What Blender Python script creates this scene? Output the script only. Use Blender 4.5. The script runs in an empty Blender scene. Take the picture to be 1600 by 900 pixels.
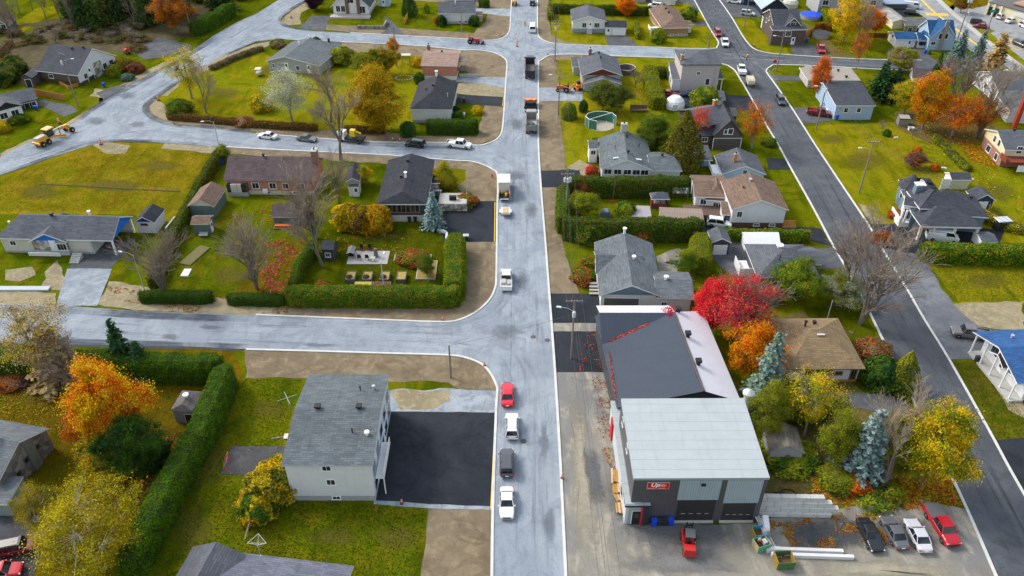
import bpy, bmesh, math, random
from mathutils import Vector, Matrix, noise
R = math.radians
random.seed(7)
S = bpy.context.scene
COL = S.collection

# ------------------------------------------------------------------ camera model
F = 1250.0; PITCH = R(36.06); HC = 80.0
CP, SP = math.cos(PITCH), math.sin(PITCH)

def G(px, py, h=0.0):
    """point at height h seen at photo pixel (1600x900)"""
    u = (px - 800) / F; v = (py - 450) / F
    d = Vector((u, CP - v * SP, -SP - v * CP))
    t = (h - HC) / d.z
    return Vector((u * t, d.y * t, h))

def PR(p):
    x, y, z = p[0], p[1], p[2] - HC
    zc = y * CP - z * SP
    yc = y * SP + z * CP
    return 800 + F * x / zc, 450 - F * yc / zc

def solve(fn, target, lo, hi):
    """fn increasing or decreasing in h; find h with fn(h)=target"""
    a, b = fn(lo) - target, fn(hi) - target
    for _ in range(40):
        m = (lo + hi) / 2; c = fn(m) - target
        if (a < 0) == (c < 0): lo, a = m, c
        else: hi = m
    return (lo + hi) / 2

# ------------------------------------------------------------------ materials
MATS = {}
def nodes_of(name):
    m = bpy.data.materials.new(name); m.use_nodes = True
    nt = m.node_tree; nt.nodes.clear()
    out = nt.nodes.new('ShaderNodeOutputMaterial')
    return m, nt, out
def N(nt, kind, **kw):
    n = nt.nodes.new(kind)
    for k, v in kw.items():
        if k.startswith('i_'):
            key = k[2:]
            n.inputs[int(key) if key.isdigit() else key.replace('_', ' ')].default_value = v
        else: setattr(n, k, v)
    return n
def rgba(c): return (c[0], c[1], c[2], 1.0)
def mixc(nt, a, b, fac, mode='MIX'):
    n = nt.nodes.new('ShaderNodeMix'); n.data_type = 'RGBA'; n.blend_type = mode
    for sock, val in ((n.inputs[6], a), (n.inputs[7], b)):
        if hasattr(val, 'is_linked') or isinstance(val, bpy.types.NodeSocket): nt.links.new(val, sock)
        else: sock.default_value = rgba(val)
    if isinstance(fac, bpy.types.NodeSocket): nt.links.new(fac, n.inputs[0])
    else: n.inputs[0].default_value = fac
    return n.outputs[2]
def ramp(nt, sock, lo, hi, a=0.0, b=1.0):
    n = nt.nodes.new('ShaderNodeMapRange'); n.interpolation_type = 'SMOOTHSTEP'
    nt.links.new(sock, n.inputs[0])
    n.inputs[1].default_value = lo; n.inputs[2].default_value = hi
    n.inputs[3].default_value = a; n.inputs[4].default_value = b
    return n.outputs[0]
def noi(nt, vec, scale, detail=4, rough=.6, dist=0.0, sc=None, rot=0):
    mp = None
    if sc or rot:
        mp = nt.nodes.new('ShaderNodeMapping'); mp.inputs['Scale'].default_value = sc or (1, 1, 1)
        mp.inputs['Rotation'].default_value = (0, 0, rot)
        nt.links.new(vec, mp.inputs[0]); vec = mp.outputs[0]
    n = nt.nodes.new('ShaderNodeTexNoise'); n.inputs['Scale'].default_value = scale
    n.inputs['Detail'].default_value = detail; n.inputs['Roughness'].default_value = rough
    n.inputs['Distortion'].default_value = dist
    nt.links.new(vec, n.inputs['Vector'])
    return n.outputs['Fac']
def coords(nt, which='world'):
    if which == 'world':
        return nt.nodes.new('ShaderNodeNewGeometry').outputs['Position']
    if which == 'uv':
        return nt.nodes.new('ShaderNodeUVMap').outputs[0]
    return nt.nodes.new('ShaderNodeTexCoord').outputs['Object']
def princ(nt, out, col, rough=.8, metal=0.0, spec=.3, bump=None, bs=.3, bd=.05, alpha=None, coat=0):
    p = nt.nodes.new('ShaderNodeBsdfPrincipled')
    if isinstance(col, bpy.types.NodeSocket): nt.links.new(col, p.inputs['Base Color'])
    else: p.inputs['Base Color'].default_value = rgba(col)
    p.inputs['Roughness'].default_value = rough; p.inputs['Metallic'].default_value = metal
    p.inputs['Specular IOR Level'].default_value = spec
    if coat: p.inputs['Coat Weight'].default_value = coat; p.inputs['Coat Roughness'].default_value = .08
    if bump is not None:
        b = nt.nodes.new('ShaderNodeBump'); b.inputs['Strength'].default_value = bs; b.inputs['Distance'].default_value = bd
        nt.links.new(bump, b.inputs['Height']); nt.links.new(b.outputs[0], p.inputs['Normal'])
    if alpha is not None: nt.links.new(alpha, p.inputs['Alpha'])
    nt.links.new(p.outputs[0], out.inputs[0])
    return p
def sc3(c, k): return tuple(min(1, x * k) for x in c)

def paint(c, rough=.5, var=.12, scale=1.5):
    key = ('paint', c, rough, var)
    if key in MATS: return MATS[key]
    m, nt, out = nodes_of('painted_surface')
    f = noi(nt, coords(nt), scale, 5)
    princ(nt, out, mixc(nt, sc3(c, 1 - var), sc3(c, 1 + var), f), rough)
    MATS[key] = m; return m
def gloss(c, rough=.25, metal=0.0):
    key = ('gloss', c, rough, metal)
    if key in MATS: return MATS[key]
    m, nt, out = nodes_of('car_paint')
    f = noi(nt, coords(nt, 'obj'), 3, 4)
    princ(nt, out, mixc(nt, sc3(c, .88), c, f), rough, metal, .5, coat=.5)
    MATS[key] = m; return m
def glass(c=(.02, .025, .03)):
    key = ('glass', c)
    if key in MATS: return MATS[key]
    m, nt, out = nodes_of('window_glass')
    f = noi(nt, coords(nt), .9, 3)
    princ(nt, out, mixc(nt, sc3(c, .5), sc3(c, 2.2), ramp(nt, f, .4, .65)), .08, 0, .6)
    MATS[key] = m; return m
def shingle(c, patch=.10):
    key = ('shingle', c)
    if key in MATS: return MATS[key]
    m, nt, out = nodes_of('roof_shingles')
    uv = coords(nt, 'uv'); w = coords(nt)
    br = nt.nodes.new('ShaderNodeTexBrick')
    nt.links.new(uv, br.inputs['Vector'])
    br.inputs['Scale'].default_value = 1.0; br.inputs['Brick Width'].default_value = .9; br.inputs['Row Height'].default_value = .3
    br.inputs['Mortar Size'].default_value = .03; br.inputs['Color1'].default_value = (.75, .75, .75, 1)
    br.inputs['Color2'].default_value = (1.25, 1.25, 1.25, 1); br.inputs['Mortar'].default_value = (.62, .62, .62, 1)
    br.inputs['Bias'].default_value = 0
    big = noi(nt, w, .25, 4); fine = noi(nt, w, 5, 3, .7)
    st = noi(nt, uv, 1.0, 4, .6, 0, (1.4, .12, 1))
    col = mixc(nt, sc3(c, 1 - patch), sc3(c, 1 + patch), ramp(nt, big, .3, .7))
    col = mixc(nt, col, sc3(c, .62), ramp(nt, st, .52, .75, 0, .6))
    col = mixc(nt, col, sc3(c, 1.5), ramp(nt, fine, .5, .8, 0, .6))
    col = mixc(nt, col, br.outputs[0], .8, 'MULTIPLY')
    princ(nt, out, col, .9, 0, .2, br.outputs['Fac'], .2, .02)
    MATS[key] = m; return m
def metalroof(c, pitch=.4, horiz=False, dirt=(.3, .3, .28)):
    key = ('mroof', c, pitch, horiz)
    if key in MATS: return MATS[key]
    m, nt, out = nodes_of('sheet_metal_roof')
    uv = coords(nt, 'uv')
    sp = nt.nodes.new('ShaderNodeSeparateXYZ'); nt.links.new(uv, sp.inputs[0])
    mm = N(nt, 'ShaderNodeMath', operation='PINGPONG'); nt.links.new(sp.outputs[1 if horiz else 0], mm.inputs[0]); mm.inputs[1].default_value = pitch / 2
    line = ramp(nt, mm.outputs[0], 0, min(pitch * .18, .07), 1, 0)
    f = noi(nt, coords(nt), .5, 5, .65)
    g = noi(nt, uv, 1, 4, .6, 0, (1.5, .1, 1))
    col = mixc(nt, sc3(c, .82), sc3(c, 1.1), f)
    col = mixc(nt, col, sc3(c, .75), ramp(nt, g, .5, .75, 0, .5))
    col = mixc(nt, col, sc3(c, .55), ramp(nt, line, 0, 1, 0, .6))
    princ(nt, out, col, .45, .0, .4, line, .4, .03)
    MATS[key] = m; return m
def siding(c, pitch=.22, vert=False, var=.12):
    key = ('siding', c, pitch, vert)
    if key in MATS: return MATS[key]
    m, nt, out = nodes_of('wall_siding')
    uv = coords(nt, 'uv')
    sp = nt.nodes.new('ShaderNodeSeparateXYZ'); nt.links.new(uv, sp.inputs[0])
    mm = N(nt, 'ShaderNodeMath', operation='PINGPONG'); nt.links.new(sp.outputs[0 if vert else 1], mm.inputs[0]); mm.inputs[1].default_value = pitch / 2
    line = ramp(nt, mm.outputs[0], 0, pitch * .16, 1, 0)
    f = noi(nt, coords(nt), .6, 5, .65)
    g = noi(nt, uv, 1, 4, .6, 0, (3, .25, 1))
    col = mixc(nt, sc3(c, 1 - var), sc3(c, 1 + var), f)
    col = mixc(nt, col, sc3(c, .8), ramp(nt, g, .5, .8, 0, .5))
    col = mixc(nt, col, sc3(c, .7), ramp(nt, line, 0, 1, 0, .8))
    princ(nt, out, col, .6, 0, .3, line, .3, .02)
    MATS[key] = m; return m
def brickm(c, c2, mortar=(.35, .33, .3), w=.4, h=.14):
    key = ('brick', c, c2)
    if key in MATS: return MATS[key]
    m, nt, out = nodes_of('masonry')
    uv = coords(nt, 'uv')
    br = nt.nodes.new('ShaderNodeTexBrick'); nt.links.new(uv, br.inputs['Vector'])
    br.inputs['Scale'].default_value = 1; br.inputs['Brick Width'].default_value = w; br.inputs['Row Height'].default_value = h
    br.inputs['Mortar Size'].default_value = .02; br.inputs['Color1'].default_value = rgba(c); br.inputs['Color2'].default_value = rgba(c2)
    br.inputs['Mortar'].default_value = rgba(mortar)
    f = noi(nt, coords(nt), 1.5, 4)
    col = mixc(nt, br.outputs[0], sc3(c, .6), ramp(nt, f, .45, .8, 0, .6))
    princ(nt, out, col, .9, 0, .2, br.outputs['Fac'], .3, .02)
    MATS[key] = m; return m
def stonem(c1, c2, c3, scale=1.8):
    key = ('stone', c1, c2)
    if key in MATS: return MATS[key]
    m, nt, out = nodes_of('rubble_stone')
    vo = nt.nodes.new('ShaderNodeTexVoronoi'); vo.inputs['Scale'].default_value = scale
    nt.links.new(coords(nt), vo.inputs['Vector'])
    sp = nt.nodes.new('ShaderNodeSeparateColor'); nt.links.new(vo.outputs['Color'], sp.inputs[0])
    col = mixc(nt, c1, c2, sp.outputs[0])
    col = mixc(nt, col, c3, ramp(nt, sp.outputs[1], .6, .8))
    princ(nt, out, col, .9, 0, .2, vo.outputs['Distance'], .6, .05)
    MATS[key] = m; return m
def lawn(c1, c2, c3, s=1.0):
    key = ('lawn', c1, c2, c3, s)
    if key in MATS: return MATS[key]
    m, nt, out = nodes_of('lawn_grass')
    c1, c2, c3 = [(min(1, c[0] * .98), c[1] * .88, c[2] * .3) for c in (c1, c2, c3)]; w = coords(nt)
    big = noi(nt, w, .045 * s, 4, .6, .6); mid = noi(nt, w, .28 * s, 5, .65, .5); fine = noi(nt, w, 2.6, 4, .75); ff = noi(nt, w, 9, 3, .8)
    st = noi(nt, w, .35, 4, .6, .3, (1, .22, 1), .25)
    col = mixc(nt, c1, c2, ramp(nt, big, .36, .62))
    col = mixc(nt, col, c3, ramp(nt, mid, .45, .68, 0, .9))
    blo = noi(nt, w, .11 * s, 6, .7, 1.5)
    col = mixc(nt, col, sc3(c1, .5), ramp(nt, blo, .48, .68, 0, .75))
    col = mixc(nt, col, sc3(c1, .55), ramp(nt, st, .48, .68, 0, .7))
    col = mixc(nt, col, sc3(c2, .42), ramp(nt, fine, .48, .68, 0, .9))
    col = mixc(nt, col, sc3(c3, 1.6), ramp(nt, ff, .54, .74, 0, .7))
    princ(nt, out, col, 1, 0, 0, fine, .5, .12)
    MATS[key] = m; return m
def earth(name, c1, c2, c3, s=1.0, bump=.4, rot=0.0, stretch=1.0, rough=.95):
    key = ('earth', name)
    if key in MATS: return MATS[key]
    m, nt, out = nodes_of(name)
    w = coords(nt)
    big = noi(nt, w, .1 * s, 5, .6, 1.0); mid = noi(nt, w, .5 * s, 6, .7, .8, (1, stretch, 1), rot); fine = noi(nt, w, 5, 4, .75); ff = noi(nt, w, 16, 2, .8)
    col = mixc(nt, c1, c2, ramp(nt, big, .38, .6))
    col = mixc(nt, col, c3, ramp(nt, mid, .46, .66, 0, .9))
    blo = noi(nt, w, .22 * s, 6, .72, 1.2)
    col = mixc(nt, col, sc3(c1, .68), ramp(nt, blo, .48, .66, 0, .7))
    col = mixc(nt, col, sc3(c1, .5), ramp(nt, fine, .5, .76, 0, .7))
    col = mixc(nt, col, sc3(c2, 1.5), ramp(nt, ff, .58, .78, 0, .5))
    princ(nt, out, col, rough, 0, .15, fine, bump, .06)
    MATS[key] = m; return m
def trackm(name, c, lo, hi, sx, sy, amax=.7, fade=.18):
    """directional streaks along a strip; alpha falls to 0 at strip edges"""
    key = ('track', name)
    if key in MATS: return MATS[key]
    m, nt, out = nodes_of(name)
    uv = coords(nt, 'uv')
    at = nt.nodes.new('ShaderNodeAttribute'); at.attribute_name = 'fade'
    n1 = noi(nt, uv, 1, 5, .65, .25, (sx, sy, 1)); n2 = noi(nt, coords(nt), .12, 4, .6, .5); n3 = noi(nt, uv, 1, 3, .7, .1, (sx * 3.1, sy * 1.7, 1))
    a1 = ramp(nt, n1, lo, hi, 0, amax); a2 = ramp(nt, n2, .38, .6, .25, 1)
    a3 = ramp(nt, n3, .35, .7, .55, 1)
    mu = N(nt, 'ShaderNodeMath', operation='MULTIPLY'); nt.links.new(a1, mu.inputs[0]); nt.links.new(a2, mu.inputs[1])
    mv = N(nt, 'ShaderNodeMath', operation='MULTIPLY'); nt.links.new(mu.outputs[0], mv.inputs[0]); nt.links.new(a3, mv.inputs[1])
    mw = N(nt, 'ShaderNodeMath', operation='MULTIPLY'); nt.links.new(mv.outputs[0], mw.inputs[0]); nt.links.new(at.outputs['Fac'], mw.inputs[1])
    princ(nt, out, c, .9, 0, .2, alpha=mw.outputs[0])
    MATS[key] = m; return m
def leafm(name='leaf', trans=.35, vary=.55, patch_scale=1.6):
    key = ('leaf', name)
    if key in MATS: return MATS[key]
    m, nt, out = nodes_of(name)
    oi = nt.nodes.new('ShaderNodeObjectInfo')
    at = nt.nodes.new('ShaderNodeAttribute'); at.attribute_type = 'OBJECT'; at.attribute_name = 'tint'
    ge = nt.nodes.new('ShaderNodeNewGeometry')
    p = noi(nt, coords(nt), .33 * patch_scale, 3, .5)
    col = mixc(nt, oi.outputs['Color'], at.outputs['Color'], ramp(nt, p, .40, .60))
    hs = nt.nodes.new('ShaderNodeHueSaturation')
    nt.links.new(col, hs.inputs['Color'])
    v = nt.nodes.new('ShaderNodeMapRange'); nt.links.new(ge.outputs['Random Per Island'], v.inputs[0])
    v.inputs[3].default_value = 1 - vary; v.inputs[4].default_value = 1 + vary
    nt.links.new(v.outputs[0], hs.inputs['Value'])
    h = nt.nodes.new('ShaderNodeMapRange'); nt.links.new(ge.outputs['Random Per Island'], h.inputs[0])
    h.inputs[3].default_value = .468; h.inputs[4].default_value = .532
    nt.links.new(h.outputs[0], hs.inputs['Hue'])
    d = nt.nodes.new('ShaderNodeBsdfDiffuse'); t = nt.nodes.new('ShaderNodeBsdfTranslucent'); mx = nt.nodes.new('ShaderNodeMixShader')
    nt.links.new(hs.outputs[0], d.inputs[0]); nt.links.new(hs.outputs[0], t.inputs[0]); mx.inputs[0].default_value = trans
    nt.links.new(d.outputs[0], mx.inputs[1]); nt.links.new(t.outputs[0], mx.inputs[2]); nt.links.new(mx.outputs[0], out.inputs[0])
    MATS[key] = m; return m
def woodm(c=(.16, .13, .11), name='bark'):
    key = ('wood', c)
    if key in MATS: return MATS[key]
    m, nt, out = nodes_of(name)
    f = noi(nt, coords(nt), 3, 5, .7, .3, (1, 1, .25))
    princ(nt, out, mixc(nt, sc3(c, .6), sc3(c, 1.4), f), .95, 0, .1)
    MATS[key] = m; return m

# ------------------------------------------------------------------ mesh builder
def wloc(o):
    v = Vector((0, 0, 0))
    while o is not None: v += o.location; o = o.parent
    return v
class MB:
    def __init__(s): s.v = []; s.f = []; s.m = []
    def poly(s, pts, mi=0):
        b = len(s.v); s.v += [Vector(p) for p in pts]; s.f.append(list(range(b, b + len(pts)))); s.m.append(mi); return s
    def box(s, c, d, rz=0.0, mi=0, taper=1.0):
        c = Vector(c); cx, sx = math.cos(rz), math.sin(rz); b = len(s.v)
        for z in (-.5, .5):
            k = taper if z > 0 else 1
            for x, y in ((-.5, -.5), (.5, -.5), (.5, .5), (-.5, .5)):
                X, Y = x * d[0] * k, y * d[1] * k
                s.v.append(c + Vector((X * cx - Y * sx, X * sx + Y * cx, z * d[2])))
        for q in ((3, 2, 1, 0), (4, 5, 6, 7), (0, 1, 5, 4), (1, 2, 6, 5), (2, 3, 7, 6), (3, 0, 4, 7)):
            s.f.append([b + i for i in q]); s.m.append(mi)
        return s
    def obox(s, o, ax, ay, az, mi=0):
        """box from corner o along three vectors"""
        o, ax, ay, az = Vector(o), Vector(ax), Vector(ay), Vector(az); b = len(s.v)
        for z in (0, 1):
            for x, y in ((0, 0), (1, 0), (1, 1), (0, 1)): s.v.append(o + ax * x + ay * y + az * z)
        for q in ((3, 2, 1, 0), (4, 5, 6, 7), (0, 1, 5, 4), (1, 2, 6, 5), (2, 3, 7, 6), (3, 0, 4, 7)):
            s.f.append([b + i for i in q]); s.m.append(mi)
        return s
    def prism(s, pts, z0, z1, mi=0, side=None):
        side = mi if side is None else side
        n = len(pts)
        s.poly([(p[0], p[1], z1) for p in pts], mi); s.poly([(p[0], p[1], z0) for p in reversed(pts)], side)
        for i in range(n):
            a, c = pts[i], pts[(i + 1) % n]
            s.poly([(a[0], a[1], z0), (c[0], c[1], z0), (c[0], c[1], z1), (a[0], a[1], z1)], side)
        return s
    def tube(s, p, q, r0, r1=None, n=8, mi=0, cap=True):
        p, q = Vector(p), Vector(q); r1 = r0 if r1 is None else r1
        d = (q - p); L = d.length
        if L < 1e-6: return s
        d /= L; a = d.orthogonal().normalized(); c = d.cross(a); b = len(s.v)
        for pt, r in ((p, r0), (q, r1)):
            for i in range(n):
                t = 2 * math.pi * i / n; s.v.append(pt + (a * math.cos(t) + c * math.sin(t)) * r)
        for i in range(n):
            j = (i + 1) % n; s.f.append([b + i, b + j, b + n + j, b + n + i]); s.m.append(mi)
        if cap:
            s.f.append([b + i for i in reversed(range(n))]); s.m.append(mi)
            s.f.append([b + n + i for i in range(n)]); s.m.append(mi)
        return s
    def lathe(s, c, prof, n=12, mi=0, axis='z'):
        c = Vector(c); b = len(s.v)
        for r, z in prof:
            for i in range(n):
                t = 2 * math.pi * i / n
                s.v.append(c + (Vector((r * math.cos(t), r * math.sin(t), z)) if axis == 'z' else Vector((r * math.cos(t), z, r * math.sin(t)))))
        for k in range(len(prof) - 1):
            for i in range(n):
                j = (i + 1) % n
                q = [b + k * n + i, b + k * n + j, b + (k + 1) * n + j, b + (k + 1) * n + i]
                s.f.append(q if axis == 'z' else q[::-1]); s.m.append(mi)
        s.f.append([b + i for i in range(n)][::-1 if axis == 'z' else 1]); s.m.append(mi)
        e = b + (len(prof) - 1) * n; s.f.append([e + i for i in range(n)][::1 if axis == 'z' else -1]); s.m.append(mi)
        return s
    def loft(s, rings, mi=0, closed_ends=True):
        n = len(rings[0]); b = len(s.v)
        for r in rings: s.v += [Vector(p) for p in r]
        for k in range(len(rings) - 1):
            for i in range(n):
                j = (i + 1) % n
                s.f.append([b + k * n + i, b + k * n + j, b + (k + 1) * n + j, b + (k + 1) * n + i]); s.m.append(mi)
        if closed_ends:
            s.f.append([b + i for i in reversed(range(n))]); s.m.append(mi)
            e = b + (len(rings) - 1) * n; s.f.append([e + i for i in range(n)]); s.m.append(mi)
        return s
    def build(s, name, mats, parent=None, base=None, smooth=False, bevel=0, uv=True):
        if not isinstance(mats, (list, tuple)): mats = [mats]
        off = wloc(parent) if parent is not None else (Vector(base) if base is not None else Vector((0, 0, 0)))
        me = bpy.data.meshes.new(name)
        me.from_pydata([tuple(v - off) for v in s.v], [], s.f)
        for mt in mats: me.materials.append(mt)
        me.polygons.foreach_set('material_index', s.m)
        if smooth: me.polygons.foreach_set('use_smooth', [True] * len(s.f))
        if uv:
            ul = me.uv_layers.new(name='UVMap')
            me.update()
            vs = s.v
            data = []
            for p in me.polygons:
                n = p.normal
                hz = Vector((-n.y, n.x, 0))
                if hz.length < .02: hz = Vector((1, 0, 0))
                hz.normalize(); up = n.cross(hz)
                if abs(n.z) < .999 and up.z < 0: up = -up
                for vi in p.vertices:
                    q = vs[vi]; data += [q.dot(hz), q.dot(up)]
            ul.data.foreach_set('uv', data)
        o = bpy.data.objects.new(name, me); COL.objects.link(o)
        if parent is not None: o.parent = parent
        elif base is not None: o.location = off
        if bevel:
            md = o.modifiers.new('bevel', 'BEVEL'); md.width = bevel; md.segments = 2; md.limit_method = 'ANGLE'
        me.update()
        return o

def tag(o, label=None, cat=None, group=None, kind=None):
    if label: o['label'] = label
    if cat: o['category'] = cat
    if group: o['group'] = group
    if kind: o['kind'] = kind
    return o
def thing(name, label, cat, loc=(0, 0, 0), group=None):
    o = bpy.data.objects.new(name, None); COL.objects.link(o); o.location = Vector(loc); o.empty_display_size = .5
    return tag(o, label, cat, group)
def put(root, loc, yaw):
    root.location = Vector(loc); root.rotation_euler = (0, 0, yaw); return root
def yaw_px(c, d):
    a = G(c[0] - d[0], c[1] - d[1]); b = G(c[0] + d[0], c[1] + d[1]); v = b - a
    return math.atan2(v.y, v.x)

# ------------------------------------------------------------------ ground sheets
def dens(pts, step=1.5, jit=0.0, seed=0):
    out = []
    n = len(pts)
    for i in range(n):
        a, b = pts[i], pts[(i + 1) % n]; L = (b - a).length; k = max(1, int(L / step)) if jit else 1
        nr = Vector((-(b - a).y, (b - a).x, 0)).normalized() if L > 0 else Vector()
        for j in range(k):
            p = a.lerp(b, j / k)
            if jit: p = p + nr * jit * (noise.noise(Vector((p.x * .35, p.y * .35, seed))) * 1.3 + noise.noise(Vector((p.x * 1.3, p.y * 1.3, seed))) * .6)
            out.append(p)
    return out
def soft(px, z, c1, c2, name='ground', sc=.6, amax=.95):
    '''stain with a ragged fading edge, star shaped outline'''
    key = ('soft', c1, c2)
    if key not in MATS:
        m, nt, out = nodes_of('ground_stain'); w = coords(nt); at = nt.nodes.new('ShaderNodeAttribute'); at.attribute_name = 'fade'
        n1 = noi(nt, w, sc, 7, .78, 1.2); n2 = noi(nt, w, 4, 4, .75)
        ad = N(nt, 'ShaderNodeMath', operation='ADD'); nt.links.new(at.outputs['Fac'], ad.inputs[0]); nt.links.new(n1, ad.inputs[1])
        princ(nt, out, mixc(nt, c1, c2, ramp(nt, n2, .35, .7)), .95, 0, .1, alpha=ramp(nt, ad.outputs[0], .66, 1.5, 0, amax)); MATS[key] = m
    pts = dens([G(*p) for p in px], 1.5, .5, z * 9); n = len(pts); c = sum(pts, Vector()) / n; PZ[0] = (PZ[0] + 1) % 7; z += PZ[0] * .0005
    vs = [(c.x, c.y, z)] + [tuple(c.lerp(p, .55).xy) + (z,) for p in pts] + [(p.x, p.y, z) for p in pts]
    fs = [(0, 1 + i, 1 + (i + 1) % n) for i in range(n)] + [(1 + i, 1 + n + i, 1 + n + (i + 1) % n, 1 + (i + 1) % n) for i in range(n)]
    me = bpy.data.meshes.new(name); me.from_pydata(vs, [], fs); me.materials.append(MATS[key]); me.attributes.new('fade', 'FLOAT', 'POINT').data.foreach_set('value', [1.0] + [.6] * n + [0.0] * n)
    if me.polygons[0].normal.z < 0: me.flip_normals()
    o = bpy.data.objects.new(name, me); COL.objects.link(o); o['kind'] = 'structure'; return o
def smooth_line(pts, k=6):
    """Catmull-Rom through the points"""
    out = []
    n = len(pts)
    for i in range(n - 1):
        p0, p1, p2, p3 = pts[max(0, i - 1)], pts[i], pts[i + 1], pts[min(n - 1, i + 2)]
        for j in range(k):
            t = j / k
            out.append(.5 * ((2 * p1) + (-p0 + p2) * t + (2 * p0 - 5 * p1 + 4 * p2 - p3) * t * t + (-p0 + 3 * p1 - 3 * p2 + p3) * t ** 3))
    out.append(pts[-1]); return out
PZ = [0]
def patch(name, px, z, mat, jit=.3, kind='structure', label=None, step=1.0):
    if jit: PZ[0] = (PZ[0] + 1) % 7; z += PZ[0] * .0005
    pts = [G(*p) for p in px]
    pts = dens(pts, step, jit, z * 77)
    mb = MB()
    mb.poly([(p.x, p.y, z) for p in pts])
    o = mb.build(name, mat)
    if o.data.polygons[0].normal.z < 0: o.data.flip_normals()
    o['kind'] = kind
    if label: o['label'] = label
    return o
def strip_pts(c, wl, wr):
    L, Rr = [], []
    n = len(c)
    for i in range(n):
        d = (c[min(n - 1, i + 1)] - c[max(0, i - 1)]); d.z = 0; d.normalize(); nr = Vector((-d.y, d.x, 0))
        L.append(c[i] + nr * wl); Rr.append(c[i] - nr * wr)
    return L, Rr
def tracks(px, w, z, mat, k=6):
    c = smooth_line([G(*p) for p in px], k)
    us = [-1, -.7, -.35, 0, .35, .7, 1]; fd = [0, .9, 1, 1, 1, .9, 0]
    me = bpy.data.meshes.new('tyre_tracks'); vs, fs, uvs, fa = [], [], [], []
    n = len(c); dist = 0
    for i in range(n):
        d = (c[min(n - 1, i + 1)] - c[max(0, i - 1)]).normalized(); nr = Vector((-d.y, d.x, 0))
        if i: dist += (c[i] - c[i - 1]).length
        e = min(1, i / 3, (n - 1 - i) / 3)
        for u, f_ in zip(us, fd):
            p = c[i] + nr * u * w / 2; vs.append((p.x, p.y, z)); uvs.append((u * w / 2, dist)); fa.append(f_ * e)
    m = len(us)
    for i in range(n - 1):
        for j in range(m - 1): fs.append([i * m + j, i * m + j + 1, (i + 1) * m + j + 1, (i + 1) * m + j])
    me.from_pydata(vs, [], fs); me.materials.append(mat)
    ul = me.uv_layers.new(name='UVMap')
    for lp in me.loops: ul.data[lp.index].uv = uvs[lp.vertex_index]
    at = me.attributes.new('fade', 'FLOAT', 'POINT'); at.data.foreach_set('value', fa)
    if me.polygons[0].normal.z < 0: me.flip_normals()
    o = bpy.data.objects.new('tyre_tracks', me); COL.objects.link(o); o['kind'] = 'structure'
    return o
def kerb(px, w=.3, h=.13, k=5, mat=None, z=.0, name='kerb'):
    c = smooth_line([G(*p) for p in px], k)
    L, Rr = strip_pts(c, w / 2, w / 2)
    mb = MB()
    rings = []
    for a, b in zip(L, Rr): rings.append([(a.x, a.y, z), (b.x, b.y, z), (b.x, b.y, z + h), (a.x, a.y, z + h)])
    mb.loft(rings)
    o = mb.build(name, mat or KERBM); bm = bmesh.new(); bm.from_mesh(o.data); bmesh.ops.recalc_face_normals(bm, faces=bm.faces); bm.to_mesh(o.data); bm.free()
    o['kind'] = 'structure'; return o

# ------------------------------------------------------------------ buildings
class Fr:
    def __init__(s, o, ux, uy): s.o, s.ux, s.uy = o, ux, uy
    def P(s, x, y, z): 
        q = s.o + s.ux * x + s.uy * y; return Vector((q.x, q.y, z))
def flat(v): return Vector((v.x, v.y, 0))
def rect(A=None, B=None, C=None, Dp=None, W=None, D=None, eh=3.0):
    """roof-eave rectangle from photo pixels of its eave corners (A near-left, B near-right, C far-right, Dp far-left)"""
    g = lambda p: flat(G(p[0], p[1], eh))
    if A and B:
        a, b = g(A), g(B); ux = (b - a).normalized(); uy = Vector((-ux.y, ux.x, 0)); W = (b - a).length
        if D is None: D = (g(C) - b).dot(uy) if C else (g(Dp) - a).dot(uy)
    elif A and Dp:
        a, d = g(A), g(Dp); uy = (d - a).normalized(); ux = Vector((uy.y, -uy.x, 0)); D = (d - a).length
        if W is None: W = (g(C) - d).dot(ux)
    elif B and C:
        b, c = g(B), g(C); uy = (c - b).normalized(); ux = Vector((uy.y, -uy.x, 0)); D = (c - b).length; a = b - ux * W
    else:
        d, c = g(Dp), g(C); ux = (c - d).normalized(); uy = Vector((-ux.y, ux.x, 0)); W = (c - d).length; a = d - uy * D
    return Fr(a, ux, uy), W, D

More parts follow.
